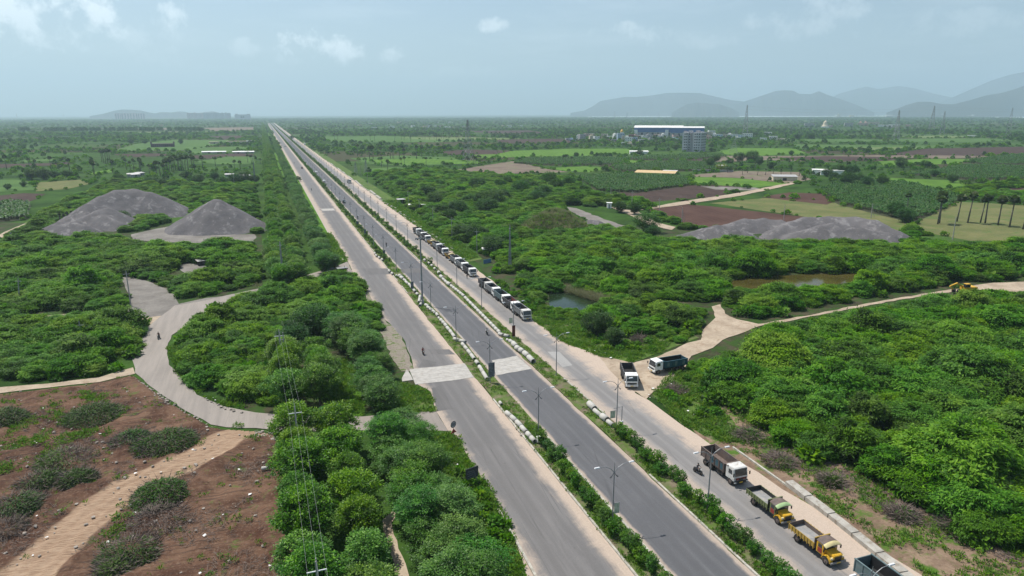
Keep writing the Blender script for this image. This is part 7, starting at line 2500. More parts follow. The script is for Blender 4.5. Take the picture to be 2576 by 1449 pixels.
P = np.concatenate([P, RB])
scatter_stuff('rubble', np.column_stack([P, np.full(len(P), 0.25)]), g.uniform(0.5, 2.2, len(P)) ** 1.2, 'stone', 3, 'small stones and clods on the cleared earth', seed=20)
P = np.concatenate([poisson(PX((0, 1000), (600, 1100), (700, 1300), (700, 1449), (0, 1449)), 5.5, 10)[::2], poisson(PX((430, 880), (500, 1000), (640, 1040), (560, 1020)), 3.0, 11), poisson(PX((1600, 985), (1720, 960), (1800, 1080), (1713, 1067)), 5.0, 12), poisson(PX((1150, 1150), (1230, 1240), (1200, 1240), (1140, 1170)), 2.0, 13), poisson(PX((1340, 810), (1520, 905), (1590, 915), (1500, 880)), 3.5, 15)])
scatter_stuff('litter', np.column_stack([P, np.full(len(P), 0.3)]), g.uniform(0.6, 2.0, len(P)), 'litter', 1, 'white paper and plastic litter on the verges', seed=21)

tl = []
for i in range(3):
    gg = np.random.default_rng(40 + i)
    mb = MB()
    for k in range(7):
        a, b = gg.uniform(-.45, .45, 2), gg.uniform(0, 3.14)
        l_ = gg.uniform(0.25, 0.8)
        mb.tube([(a[0], a[1], 0.02), (a[0] + l_ * math.cos(b), a[1] + l_ * math.sin(b), gg.uniform(0.02, 0.16))], [0.022, 0.010], M_twig, 3, False)
    tl.append(mb.mesh('twig_bits'))
LIB['twig'] = lib('twig_library', tl)
P = poisson(EARTH, 0.95, 15)
nn = np.sin(P[:, 0] * 0.5 + 2 * np.sin(P[:, 1] * 0.31)) + np.sin(P[:, 1] * 0.43 + 1.3) + g.normal(0, 0.6, len(P))
P = P[(nn > 0.1) & (seg_dist(P, TRK) > 3.2) & (np.hypot(P[:, 0], P[:, 1]) < 150)]
scatter_stuff('twig_litter', np.column_stack([P, np.full(len(P), 0.24)]), g.uniform(0.7, 1.7, len(P)), 'twig', 3, 'broken twigs strewn over the cleared earth', seed=22)
P = poisson(PX((1900, 1085), (2030, 1135), (2300, 1270), (2600, 1405), (2600, 1440), (2250, 1300), (2000, 1170), (1880, 1110)), 0.8, 16)
scatter_stuff('twig_litter', np.column_stack([P, np.full(len(P), 0.12)]), g.uniform(0.8, 2.2, len(P)), 'twig', 3, 'dead twigs along the cut edge of the thicket', seed=23)

# ------------------------------------------------------------------ poles and wires
M_concpole = mat_plain('concrete_pole', (0.33, 0.32, 0.30), 0.9, var=0.15, scale=1.0)
M_wire = mat_plain('wire', (0.30, 0.30, 0.30), 0.4, 0.5, var=0.05)
M_lattice = mat_plain('lattice_steel', (0.30, 0.305, 0.31), 0.6, 0.2, var=0.1)
POLES = {}


def pole(x, yb, yt, label, arm=True, stay=False, key=None, lean=0, group='concrete power poles'):
    X, Y = G(x, yb)
    h = max(5, min(14, HT(x, yb, yt)))
    r = empty('power_pole', (X, Y, 0))
    tag(r, label, 'power pole', group)
    MB().box(-0.16, 0.16, -0.12, 0.12, -0.1, h, M_concpole, (0.6, 0.6)).build('pole', r)
    if arm:
        MB().box(-0.9, 0.9, -0.05, 0.05, h - 0.75, h - 0.65, M_lattice).box(-0.05, 0.05, -0.06, 0.06, h, h + 0.3, M_lattice).build('cross_arm', r)
    if stay:
        MB().tube([(1.8, 0, 0), (0.05, 0, h * 0.85)], 0.09, M_concpole, 5).build('strut', r)
    r.rotation_euler = (0, lean, -0.2)
    if key:
        POLES[key] = (X, Y, h)
    return r


for a in ((1027.5, 518, 479, 'slender concrete pole left of the canvas awning, farthest of the roadside line', 1, 0, 'a'), (1055, 531, 499, 'concrete pole by the flat-roofed shelter', 1, 0, 'b'), (1089.5, 567, 520, 'concrete pole behind the long tipper queue', 1, 0, 'c'), (1137, 600, 548, 'concrete pole beside the blue sheeting', 1, 0, 'd'), (1200, 638, 578, 'concrete pole in front of the canvas awning', 1, 0, 'e'),
          (925, 463, 423, 'concrete pole level with the lone white lorry', 1, 0, None), (908, 445, 418, 'short concrete pole just behind the lone white lorry', 1, 0, None), (1589, 527, 481, 'tall concrete pole at the bend of the field path', 1, 0, 'f'), (1657.5, 545, 499, 'concrete pole at the near corner of the red field', 1, 0, 'g'), (1715, 563, 522, 'concrete pole with two struts in the red field', 0, 1, 'h'), (1536, 498, 470, 'leaning twin-legged pole at the banana plantation corner', 0, 1, None),
          (1465.6, 482, 454, 'pole at the left end of the banana plantation', 1, 0, None), (2191, 549, 512, 'strutted pole behind the ridged gravel heap', 1, 1, None), (1971.5, 553, 515, 'plain pole between red field and pasture', 0, 0, None), (2396, 604, 545, 'thick pole in the palm pasture', 0, 0, None), (50, 766, 700, 'leaning concrete pole at the left edge', 1, 0, 'l1', 0.10), (329.6, 771, 682, 'straight concrete pole beside the gravel yard', 1, 0, 'l2'),
          (207.5, 862, 812, 'pole half hidden in the scrub left of the loop bend', 1, 0, 'l3'), (83, 582, 556, 'small pole by the field path on the left', 0, 0, None), (3.7, 621, 597, 'dark short post at the left edge', 0, 0, None), (590, 472, 440, 'pole in the dark trees left of the highway', 1, 0, None), (1165, 377, 340, 'thin pole among the middle paddy palms', 0, 0, None)):
    pole(*a[:4], arm=bool(a[4]), stay=bool(a[5]), key=a[6], lean=a[7] if len(a) > 7 else 0)
# the line hidden in the left roadside trees: poles placed by the height of their heads
for k, (x, yt, lab) in enumerate(((701.5, 832, 'double pole head rising from the trees inside the loop'), (741, 1022, 'pole head with a white cross-arm above the trees at the loop road crossing'), (795, 1412, 'pole head above the trees at the bottom edge'))):
    h = 10.0
    X, Y = G(x, yt, h)
    r = empty('power_pole', (X, Y, 0))
    tag(r, lab, 'power pole', 'poles in the left roadside trees')
    MB().box(-0.17, 0.17, -0.14, 0.14, -0.1, h, M_concpole, (0.6, 0.6)).build('pole', r)
    if k == 0:
        MB().box(0.55, 0.85, -0.12, 0.12, -0.1, h - 0.4, M_concpole, (0.6, 0.6)).box(-0.2, 0.9, -0.05, 0.05, h - 2.0, h - 1.88, M_lattice).box(-0.2, 0.9, -0.05, 0.05, h - 3.6, h - 3.48, M_lattice).build('second_leg', r)
    MB().box(-0.95, 0.95, -0.05, 0.05, h - 1.15, h - 1.05, M_lum).box(-0.05, 0.05, -0.06, 0.06, h, h + 0.35, M_lattice).build('cross_arm', r)
    POLES['t%d' % k] = (X, Y, h)
xx = POLES['t2']
POLES['t3'] = (xx[0] + 0.5, xx[1] - 36, xx[2])


def wire(a, b, dx=0, dz=0, sag=0.6, label=None, r=0.012, name='overhead_wire', group=None):
    A, B = Vector(a), Vector(b)
    pts = []
    for k in range(13):
        t_ = k / 12
        p = A.lerp(B, t_)
        p.z -= sag * 4 * t_ * (1 - t_)
        pts.append((p.x + dx, p.y, p.z + dz))
    o = MB().tube(pts, r, M_wire, 4, False).build(name)
    return tag(o, label, 'wire', group)


for a, b in (('t0', 't1'), ('t1', 't2'), ('t2', 't3')):
    for dx, dz, w in ((-0.9, -0.95, 'left'), (0.0, 0.3, 'middle'), (0.9, -0.95, 'right')):
        wire(POLES[a], POLES[b], dx, dz, 0.55, f"{w} power wire above the left roadside trees, {dict(t0='beyond', t1='below', t2='leaving the picture below')[a]} the loop road crossing", 0.011, group='wires above the left roadside trees')
for a, b in (('a', 'b'), ('b', 'c'), ('c', 'd'), ('d', 'e'), ('f', 'g'), ('g', 'h'), ('l1', 'l2')):
    for dx, dz, w in ((-0.8, -0.6, 'lower'), (0, 0.3, 'upper')):
        wire(POLES[a], POLES[b], dx, dz, 0.7, f"{w} power wire of the {'roadside line right of the highway' if a in 'abcd' else 'field line' if a in 'fg' else 'left line over the scrub'}", 0.012, group='thin power wires')
for (x0, y0, x1, y1, lab) in ((2420, 556, 2600, 548, 'upper'), (2400, 580, 2600, 566, 'middle'), (2396, 596, 2600, 590, 'lower')):
    pass


def lattice(x, yb, yt, label, group, base=None, arms=3, hmax=70, name='pylon', bars=None):
    """four-legged lattice tower with cross-arms"""
    X, Y = G(x, yb)
    h = min(hmax, HT(x, yb, yt))
    d = math.hypot(X, Y)
    r = empty(name, (X, Y, 0), 0.5 + (int(x) % 7) * 0.1)
    tag(r, label, 'pylon' if name == 'pylon' else 'lattice pole', group)
    b = base or h * 0.11
    bar = max(0.07, h * 0.0045, d * 0.00013)
    legs, brace = MB(), MB()
    wd = lambda z: b * (1 - z / h) ** 1.0 * 0.92 + b * 0.10
    C4 = ((1, 1), (-1, 1), (-1, -1), (1, -1))
    for sx_, sy_ in C4:
        legs.tube([(sx_ * wd(0), sy_ * wd(0), 0), (sx_ * wd(h * .55), sy_ * wd(h * .55), h * .55), (sx_ * wd(h), sy_ * wd(h), h)], bar, M_lattice, 4)
    nlev = 8 if name == 'pylon' else 14
    zs = [h * (1 - (1 - k / nlev) ** (1.25 if name == 'pylon' else 1.0)) for k in range(nlev + 1)]
    for z0, z1 in zip(zs[:-1], zs[1:]):
        for i in range(4):
            p, q_ = C4[i], C4[(i + 1) % 4]
            brace.tube([(p[0] * wd(z0), p[1] * wd(z0), z0), (q_[0] * wd(z1), q_[1] * wd(z1), z1)], bar * 0.65, M_lattice, 3, False)
            brace.tube([(q_[0] * wd(z0), q_[1] * wd(z0), z0), (p[0] * wd(z1), p[1] * wd(z1), z1)], bar * 0.65, M_lattice, 3, False)
    legs.build('leg_frame', r)
    brace.build('bracing', r)
    for k in range(arms):
        z = h * (0.92 - 0.12 * k)
        am = MB()
        for s in (-1, 1):
            am.tube([(0, 0, z + h * 0.02), (s * b * 1.15, 0, z)], bar * 0.8, M_lattice, 4).tube([(0, 0, z - h * 0.02), (s * b * 1.15, 0, z)], bar * 0.8, M_lattice, 4)
        am.build('cross_arm', r)
    return (X, Y, h)


PYL = [lattice(2342, 331, 217, 'tallest lattice pylon rising above the hills on the right', 'transmission pylons', 7), lattice(1874, 341, 241, 'tall lattice pylon behind the blue warehouse', 'transmission pylons', 6), lattice(1178, 405, 301, 'lattice pylon among the middle palms right of the highway', 'transmission pylons', 4.5),
       lattice(1351, 288, 261, 'small hazy pylon on the horizon, left of the hills', 'transmission pylons'), lattice(1483, 287.6, 263, 'small hazy pylon in front of the first hill slope', 'transmission pylons'), lattice(1546, 299, 276, 'squat pylon with wide arms near the river', 'transmission pylons'), lattice(1635, 291, 258, 'slim pylon, left one of the pair before the long hill', 'transmission pylons'), lattice(1657, 294, 264, 'slim pylon, right one of the pair before the long hill', 'transmission pylons'),
       lattice(1708, 292, 279, 'tiny pylon before the dark small hill', 'transmission pylons'), lattice(1577, 296, 281, 'tiny pylon right of the squat one', 'transmission pylons'), lattice(2253, 352, 277, 'grey pylon in front of the temple buildings', 'transmission pylons', 5), lattice(2369, 338, 280, 'grey pylon just right of the tallest one', 'transmission pylons', 5), lattice(2535, 346, 271, 'grey pylon at the right edge by the river', 'transmission pylons', 5),
       lattice(2185, 290, 255, 'hazy pylon before the far hills, left of the tallest', 'transmission pylons'), lattice(2168, 289, 250, 'hazy pylon left of its near twin before the hills', 'transmission pylons'), lattice(2220, 289, 256, 'hazy pylon over the white town', 'transmission pylons'), lattice(2136, 290, 253, 'hazy pylon below the twin-peaked hill', 'transmission pylons'), lattice(1954, 290, 256, 'hazy pylon between the two right-hand hills', 'transmission pylons'),
       lattice(1845, 385, 349, 'low wide pylon beside the unfinished apartment block', 'transmission pylons', 5), lattice(921, 434, 403, 'lattice pole behind the lone white lorry', 'transmission pylons', 1.6, 2), lattice(895, 436, 408, 'leaning thin lattice pole left of the paddy', 'transmission pylons', 1.4, 1),
       lattice(570, 292, 270, 'thin mast above the grey tower cluster', 'transmission pylons', arms=1), lattice(160, 296, 285, 'tiny pylon on the left horizon', 'transmission pylons'), lattice(43, 297, 286, 'tiny pylon at the far left', 'transmission pylons'), lattice(430, 293, 278, 'tiny pylon left of the grey tower cluster', 'transmission pylons'), lattice(722, 291, 281, 'tiny pylon above the end of the highway', 'transmission pylons')]
lattice(714, 724, 607, 'slim lattice pole at the near end of the upper roadside trees', 'lattice poles', 0.42, 1, 18, 'lattice_pole')
lattice(1283, 681, 566, 'slim lattice pole in the scrub right of the highway', 'lattice poles', 0.42, 1, 18, 'lattice_pole')
lattice(642, 462, 391, 'slim lattice pole in the dark trees left of the highway', 'lattice poles', 0.5, 1, 22, 'lattice_pole')
lattice(31.5, 612, 584, 'short tripod-like lattice stand by the left field path', 'lattice poles', 0.9, 0, 8, 'lattice_pole')
for (a, b) in ((PYL[0], PYL[1]), (PYL[0], (PYL[0][0] + 700, PYL[0][1] - 250, PYL[0][2]))):
    for dz in (-3, -10):
        wire((a[0], a[1], a[2]), (b[0], b[1], b[2]), 0, dz, 9, f"faint high-voltage wire from the tallest pylon, {'upper' if dz == -3 else 'lower'}", 0.10, group='high-voltage wires')

# ------------------------------------------------------------------ buildings
M_bgrey = mat_plain('unpainted_render', (0.38, 0.365, 0.385), 0.9, var=0.10, scale=0.3)
M_bgrey2 = mat_plain('unpainted_render_pale', (0.52, 0.50, 0.525), 0.9, var=0.10, scale=0.3)
M_dark = mat_plain('dark_opening', (0.025, 0.027, 0.032), 0.4, var=0.2)
M_wallw = mat_plain('whitewash', (0.80, 0.79, 0.75), 0.9, var=0.12, scale=0.4, dirt=((0.42, 0.40, 0.36), 0.4))
M_wallc = mat_plain('cream_wall', (0.58, 0.50, 0.36), 0.9, var=0.12, scale=0.4)
M_wallp = mat_plain('pink_wall', (0.50, 0.33, 0.28), 0.9, var=0.12, scale=0.4)
M_wallb = mat_plain('pale_blue_wall', (0.36, 0.46, 0.56), 0.9, var=0.12, scale=0.4)
M_wallg = mat_plain('grey_wall', (0.34, 0.34, 0.34), 0.9, var=0.12, scale=0.4)
M_wallr = mat_plain('red_wall', (0.32, 0.07, 0.06), 0.9, var=0.12, scale=0.4)
M_blueclad = mat_plain('blue_cladding', (0.035, 0.125, 0.33), 0.5, var=0.08, scale=0.2)
M_roofw = mat_plain('pale_roof_sheet', (0.72, 0.71, 0.68), 0.5, var=0.06, scale=0.1)
M_thatch = mat_plain('straw_roof', (0.52, 0.38, 0.20), 0.9, var=0.12, scale=0.6)
M_brick = mat_plain('kiln_brick', (0.16, 0.095, 0.105), 0.9, var=0.2, scale=0.4)
M_tin = mat_plain('tin_roof', (0.55, 0.55, 0.53), 0.5, var=0.15, scale=0.6, dirt=((0.28, 0.11, 0.07), 0.7))
M_bluesheet = mat_plain('blue_sheet', (0.10, 0.20, 0.34), 0.6, var=0.2, scale=0.6)


def building(name, X, Y, rz, label, cat, group=None):
    r = empty(name, (X, Y, 0), rz)
    tag(r, label, cat, group)
    return r


face = lambda X, Y: math.atan2(-X, Y) * 1.0         # turn so that local -Y looks at the camera
# unfinished apartment block, seven storeys
X, Y = G(1738, 382)
hA = HT(1738, 382, 333)
pxm = math.hypot(X, Y) / FPX
r = building('apartment_block', X, Y, face(X, Y) - 0.30, 'unfinished grey seven-storey apartment block standing alone in the fields', 'apartment block')
wA, dA = 26.0, 24.0
MB().box(-13, -5.6, 0, dA, 0, hA, M_bgrey2).box(-5.6, -1.5, 1.6, dA, 0, hA - 1.2, M_bgrey).box(-1.5, 2.2, 2.6, dA, 0, hA - 0.6, M_bgrey).box(2.2, 13, 0.2, dA, 0, hA, M_bgrey2).build('wall', r)
MB().box(-12.6, -9.0, 3, 8, hA, hA + 1.6, M_bgrey).box(-6.0, -1.0, 4, 9, hA, hA + 2.2, M_bgrey2).box(4, 9, 4, 10, hA, hA + 2.4, M_bgrey).box(9.8, 12.6, 6, 10, hA, hA + 1.2, M_bgrey2).build('roof_room', r)
win = MB().box(-0.9, 0.9, -0.06, 0.15, 0, 1.5, M_dark).mesh('window')
shade = MB().box(-1.1, 1.1, -0.7, 0.0, 1.55, 1.68, M_wallw).mesh('sunshade')
fh = hA / 7.2
for k in range(7):
    for wx, yy in ((-9.6, 0), (-7.0, 0), (-3.6, 1.6), (4.6, 0.2), (7.4, 0.2), (10.6, 0.2)):
        w_ = part('window', win, r, (wx, yy, k * fh + 1.3 + (0.5 if k == 0 else 0)))
        if wx in (-9.6, 4.6):
            part('sunshade', shade, w_)
side = MB().box(-0.06, 0.10, -1.0, 1.0, 0, 1.9, M_dark).mesh('balcony_opening')
for k in range(7):
    for yy in (2.5, 6.5, 10.5, 14.5, 18.5, 22):
        part('balcony_opening', side, r, (13.0, yy, k * fh + 0.9))
    MB().box(13.0, 13.5, 0.6, dA - 0.6, k * fh + 2.95 + 0.2, k * fh + 3.1 + 0.2, M_bgrey).build('floor_slab', r)
# blue warehouse: two long halls
for i, (x0, x1, yb, yt, lab) in enumerate(((1598, 1712, 341, 321, 'long blue-clad warehouse hall with white roof, the left and longer one'), (1690, 1766, 344, 321.5, 'blue-clad warehouse hall with white roof, nearer right one'))):
    xm = (x0 + x1) / 2
    X, Y = G(xm, yb)
    d = math.hypot(X, Y)
    w_ = (x1 - x0) * d / FPX
    h = HT(xm, yb, yt)
    r = building('warehouse', X, Y, face(X, Y) - 0.06, lab, 'warehouse', 'blue warehouse halls')
    dp = w_ * 0.45
    MB().box(-w_ / 2, w_ / 2, 0, dp, 0, h * 0.42, M_wallg).build('lower_wall', r)
    MB().box(-w_ / 2, w_ / 2, 0.0, dp, h * 0.42, h, M_blueclad).build('cladding', r)
    MB().prism([(-1.0, h), (dp / 2, h + dp * 0.09), (dp + 1.0, h), (dp / 2, h + dp * 0.09 - 0.6)], -w_ / 2 - 1, w_ / 2 + 1, M_roofw).build('roof', r)
    bay = MB().box(-2.2, 2.2, -0.3, 0.0, 0, h * 0.36, M_dark).mesh('bay_opening')
    nb_ = 9 if i == 0 else 6
    for k in range(nb_):
        part('bay_opening', bay, r, (-w_ / 2 + w_ * (k + 0.5) / nb_, 0, 0))
    if i == 0:
        for wx in (-w_ * 0.46, 0.18 * w_, 0.42 * w_):
            MB().box(wx - 4, wx + 4, -3, -0.31, 0, h * 0.72, M_wallw).build('stair_tower', r)


def house(x, yb, w, storeys, wall, lab, group, trim=None, roofroom=False, rz=0.0, name='house', dw=0.8):
    X, Y = G(x, yb)
    r = building(name, X, Y, face(X, Y) + rz, lab, 'house', group)
    h = storeys * 3.3
    MB().box(-w / 2, w / 2, 0, w * dw, 0, h, wall).build('wall', r)
    MB().box(-w / 2 - 0.35, w / 2 + 0.35, -0.35, w * dw + 0.35, h + 0.002, h + 0.35, trim or M_wallw).box(-w / 2, -w / 2 + 0.2, 0, w * dw, h + 0.351, h + 1.1, wall).box(-w / 2 + 0.2, w / 2, 0, 0.2, h + 0.351, h + 1.1, wall).build('roof', r)
    if roofroom:
        MB().box(-w * 0.4, -w * 0.05, w * 0.2, w * 0.6, h + 0.36, h + 2.9, wall).build('roof_room', r)
    wm = MB().box(-0.65, 0.65, -0.04, 0.1, 0, 1.4, M_dark).mesh('window')
    nw = max(2, int(w / 3.6))
    for s in range(storeys):
        for k in range(nw):
            if s == 0 and k == nw // 2:
                MB().box(-w / 2 + w * (k + .5) / nw - .55, -w / 2 + w * (k + .5) / nw + .55, -0.04, 0.1, 0, 2.2, M_wallr).build('door', r)
            else:
                part('window', wm, r, (-w / 2 + w * (k + 0.5) / nw, 0, s * 3.3 + 1.0))
    return r


g = random.Random(55)
walls = [(M_wallw, 'white'), (M_wallw, 'whitewashed'), (M_wallc, 'cream'), (M_wallp, 'pink'), (M_wallb, 'pale blue'), (M_wallg, 'grey'), (M_wallw, 'off-white')]
VIL = [(1456, 350, 11, 2), (1466, 352, 13, 3), (1478, 349, 20, 3), (1492, 351, 14, 2), (1502, 353, 11, 2), (1430, 353, 10, 1), (1440, 355, 12, 1), (1520, 345, 14, 2), (1535, 347, 12, 1), (1552, 351, 12, 3), (1562, 353, 14, 4), (1572, 356, 12, 3), (1580, 360, 13, 3), (1588, 352, 11, 3), (1596, 355, 12, 2),
       (1600, 349, 12, 2), (1612, 349, 13, 2), (1622, 351, 11, 2), (1634, 348, 14, 2), (1650, 346, 12, 2), (1660, 350, 10, 2), (1672, 346, 13, 2), (1684, 349, 13, 1), (1700, 348, 12, 2), (1585, 366, 11, 1), (1570, 364, 10, 1), (1545, 356, 11, 1), (1700, 353, 11, 1),
       (1783, 344, 13, 3), (1791, 340, 16, 3), (1800, 346, 14, 2), (1810, 347, 13, 2), (1822, 347, 14, 2), (1836, 346, 12, 2), (1848, 346, 13, 2), (1862, 348, 11, 2), (1782, 352, 11, 2), (1740, 340, 12, 2), (1880, 349, 20, 3), (1640, 354, 11, 1), (1530, 355, 10, 1), (1614, 356, 12, 1), (1856, 350, 10, 1)]
for i, (x, yb, w_, s_) in enumerate(VIL):
    wl_, wn_ = walls[(i * 5 + i // 3) % 7]
    if i == 13:
        wl_, wn_ = M_wallr, 'dark red'
    big = {1: 'single-storey', 2: 'two-storey', 3: 'three-storey', 4: 'four-storey'}[s_]
    pos = 'at the palm end of the village' if x < 1510 else 'left of the warehouse' if x < 1600 else 'in front of the blue warehouse' if x < 1705 else 'behind the unfinished block' if x < 1760 else 'right of the unfinished block' if x < 1840 else 'at the right end of the village'
    house(x, yb, w_ * 0.95, s_, wl_, f"{wn_} {big} village house {pos}{', with a roof room' if i % 3 == 0 else ''}", 'flat-roofed houses of the village', roofroom=(i % 3 == 0), rz=g.uniform(-.5, .5))
# scattered far settlements
for i, (x, yb, w_) in enumerate(((940, 322, 14), (985, 322, 12), (1070, 319, 12), (1080, 320, 11), (1095, 318, 10), (1110, 319, 14), (1125, 321, 16), (1040, 320, 12), (1270, 318, 14), (1280, 320, 14), (1310, 318, 12), (1005, 310, 16), (1098, 309, 14), (1132, 310, 16), (255, 325, 12), (280, 326, 14), (352, 318, 12), (405, 318, 14), (1920, 352, 10), (1945, 352, 12), (1967, 353, 14), (1930, 340, 12), (2448, 345, 16), (905, 318, 14), (930, 312, 16))):
    house(x, yb, w_ * 1.25, 1 + i % 2, walls[i % 3][0], f"{'tiny' if yb < 321 else 'small'} {walls[i % 3][1]} house among far trees {'on the left plain' if x < 660 else 'right of the highway' if x < 1400 else 'near the temple'}", 'small far houses among trees', rz=g.uniform(-.5, .5), name='far_house')
# temple quarter
TEM = [(2170, 316, 318, 26, 2, M_wallp, 'pink temple hall with two small domes on its roof'), (2196, 313, 0, 34, 2, M_wallc, 'long cream temple hall behind the pink one'), (2135, 318, 0, 20, 3, M_wallg, 'grey unfinished temple guest block'), (2036, 319, 0, 22, 3, M_wallg, 'grey flat building left of the temple tower'), (2080, 320, 0, 24, 1, M_wallp, 'low pink hall below the temple tower'), (2225, 319, 0, 30, 1, M_wallw, 'long low white temple hall'), (2250, 318, 0, 24, 1, M_wallw, 'long low white shed right of the temple'), (2285, 318, 0, 12, 1, M_wallp, 'small pink-roofed pavilion right of the temple')]
for x, yb, _, w_, s_, m_, lab in TEM:
    r = house(x, yb, w_ * 1.5, s_ + 1, m_, lab, None, rz=g.uniform(-.2, .2), name='temple_building', dw=0.5)
    if 'domes' in lab:
        for s in (-1, 1):
            prof = [(0.0, 3.6), (1.4, 3.3), (2.4, 2.2), (2.6, 1.0), (2.4, 0.0), (0, 0)]
            MB().tube([(s * 9, 6, (s_ + 1) * 3.3 + 0.4 + z) for z in (0, 2, 4.5, 7, 10)], [4.2, 4.4, 3.4, 1.6, 0.1], M_wallp, 10).build('dome', r)
X, Y = G(2075, 321)
r = building('temple_tower', X, Y, face(X, Y), 'cream tapering temple tower with a rounded top', 'temple tower')
MB().tube([(0, 0, 0), (0, 0, 6), (0, 0, 10), (0, 0, 15), (0, 0, 20), (0, 0, 23), (0, 0, 26)], [11, 10, 7.5, 7.0, 5.4, 2.8, 0.2], M_wallc, 10).build('tower', r)
MB().box(-13, 13, -13, 13, 0, 4.2, M_wallw).build('plinth', r)
MB().tube([(0, 0, 25.5), (0, 0, 29)], [0.7, 0.1], M_yellow, 6).build('finial', r)
X, Y = G(1564, 341)
r = building('temple_tower', X, Y, face(X, Y), 'small yellow-domed shrine tower in the village', 'temple tower')
MB().box(-4, 4, -4, 4, 0, 8, M_wallw).build('base', r)
MB().tube([(0, 0, 8), (0, 0, 10), (0, 0, 12.5), (0, 0, 15)], [3.4, 3.8, 2.6, 0.2], M_yellow, 10).build('dome', r)
# far apartment towers on the left
M_pinkt = mat_plain('pink_tower', (0.46, 0.33, 0.32), 0.9, var=0.08, scale=0.05)
M_greyt = mat_plain('grey_tower', (0.20, 0.21, 0.24), 0.9, var=0.10, scale=0.05)


def tower(x0, x1, yb, yt, m_, lab, group, bands=8, rz=0.0):
    xm = (x0 + x1) / 2
    X, Y = G(xm, yb)
    d = math.hypot(X, Y)
    w_ = (x1 - x0) * d / FPX
    h = HT(xm, yb, yt)
    r = building('apartment_tower', X, Y, face(X, Y) + rz, lab, 'apartment tower', group)
    MB().box(-w_ / 2, w_ / 2, 0, w_ * 0.6, 0, h, m_).box(-w_ * 0.2, w_ * 0.15, w_ * 0.1, w_ * 0.4, h, h + h * 0.07, m_).build('wall', r)
    for k in range(3):
        xx = -w_ / 2 + w_ * (k + 0.5) / 3
        MB().box(xx - w_ * 0.045, xx + w_ * 0.045, -1.0, 0.0, h * 0.06, h * 0.96, M_dark).build('balcony_stack', r)
    return r


for i, (a, b) in enumerate(((435 - 143.5, 455 - 143.5), (458 - 143.5, 483 - 143.5), (490.5 - 143.5, 515.5 - 143.5), (521.5 - 143.5, 542 - 143.5))):
    pass
tx = lambda z: (360 + z / 4.025) / 1.4907
ty = lambda z: (380 + z / 4.025) / 1.4907
for i, (a, b) in enumerate(((305, 383), (398, 497), (527, 627), (645, 735))):
    tower(tx(a), tx(b), ty(272), ty(182), M_pinkt, f"pinkish apartment tower in front of the left hill, {['leftmost of four', 'second from the left', 'third from the left', 'rightmost of four'][i]}", 'pink far apartment towers')
cl_ = [(1385, 1420), (1424, 1468), (1480, 1520), (1524, 1570), (1576, 1622), (1628, 1672), (1678, 1722), (1728, 1776), (1782, 1830), (1836, 1884), (1890, 1938), (1950, 1990), (1994, 2037)]
for i, (a, b) in enumerate(cl_):
    m_ = M_pinkt if i < 5 else M_greyt
    tower(tx(a), tx(b), ty(270 - (i % 2) * 4), ty(178 - (i % 3) * 3), m_, f"{'pink-grey' if i < 5 else 'dark grey'} slab tower of the far cluster, {['first', 'second', 'third', 'fourth', 'fifth', 'sixth', 'seventh', 'eighth', 'ninth', 'tenth', 'eleventh', 'twelfth', 'thirteenth'][i]} from the left", 'grey tower cluster on the left horizon')
X, Y = G(tx(2215), ty(280))
r = building('office_block', X, Y, face(X, Y), 'pale flat far building with two dark square openings, left of the highway end', 'building')
sc = math.hypot(X, Y) / FPX / 1.4907 / 4.025
MB().box(-95 * sc, 105 * sc, 0, 60 * sc, 0, 72 * sc, mat_plain('pale_grey_wall', (0.42, 0.42, 0.44), 0.9, var=0.05)).box(-100 * sc, -95.01 * sc, -2 * sc, 20 * sc, 0, 74 * sc, M_wallw).box(-85 * sc, -60 * sc, 5, 40 * sc, 72 * sc, 82 * sc, M_wallg).box(60 * sc, 100 * sc, 5, 40 * sc, 72 * sc, 80 * sc, M_wallg).build('wall', r)
for k in (-24, 2):
    MB().box(k * sc, (k + 20) * sc, -2, -0.1, 25 * sc, 48 * sc, M_dark).build('opening', r)
# farm buildings
def shed(x, yb, w, d, h, wall, roof, lab, rz=0.0, pitch=0.12, open_=False, cat='shed', group=None, z=0.0):
    X, Y = G(x, yb)
    r = building('shed', X, Y, face(X, Y) + rz, lab, cat, group)
    r.location.z = z
    if open_:
        for sx_ in (-1, 0, 1):
            for yy in (0.2, d - 0.2):
                MB().box(sx_ * (w / 2 - .2) - .08, sx_ * (w / 2 - .2) + .08, yy - .08, yy + .08, 0, h, M_concpole).build('post', r)
    else:
        MB().box(-w / 2, w / 2, 0, d, 0, h, wall).build('wall', r)
        MB().box(-w * 0.1, w * 0.06, -0.05, 0.05, 0, min(2.2, h * .8), M_dark).build('door', r)
    MB().prism([(-0.4, h + 0.01), (d + 0.4, h + 0.01 + d * pitch), (d + 0.4, h + 0.12 + d * pitch), (-0.4, h + 0.12)], -w / 2 - 0.4, w / 2 + 0.4, roof).build('roof', r)
    return r


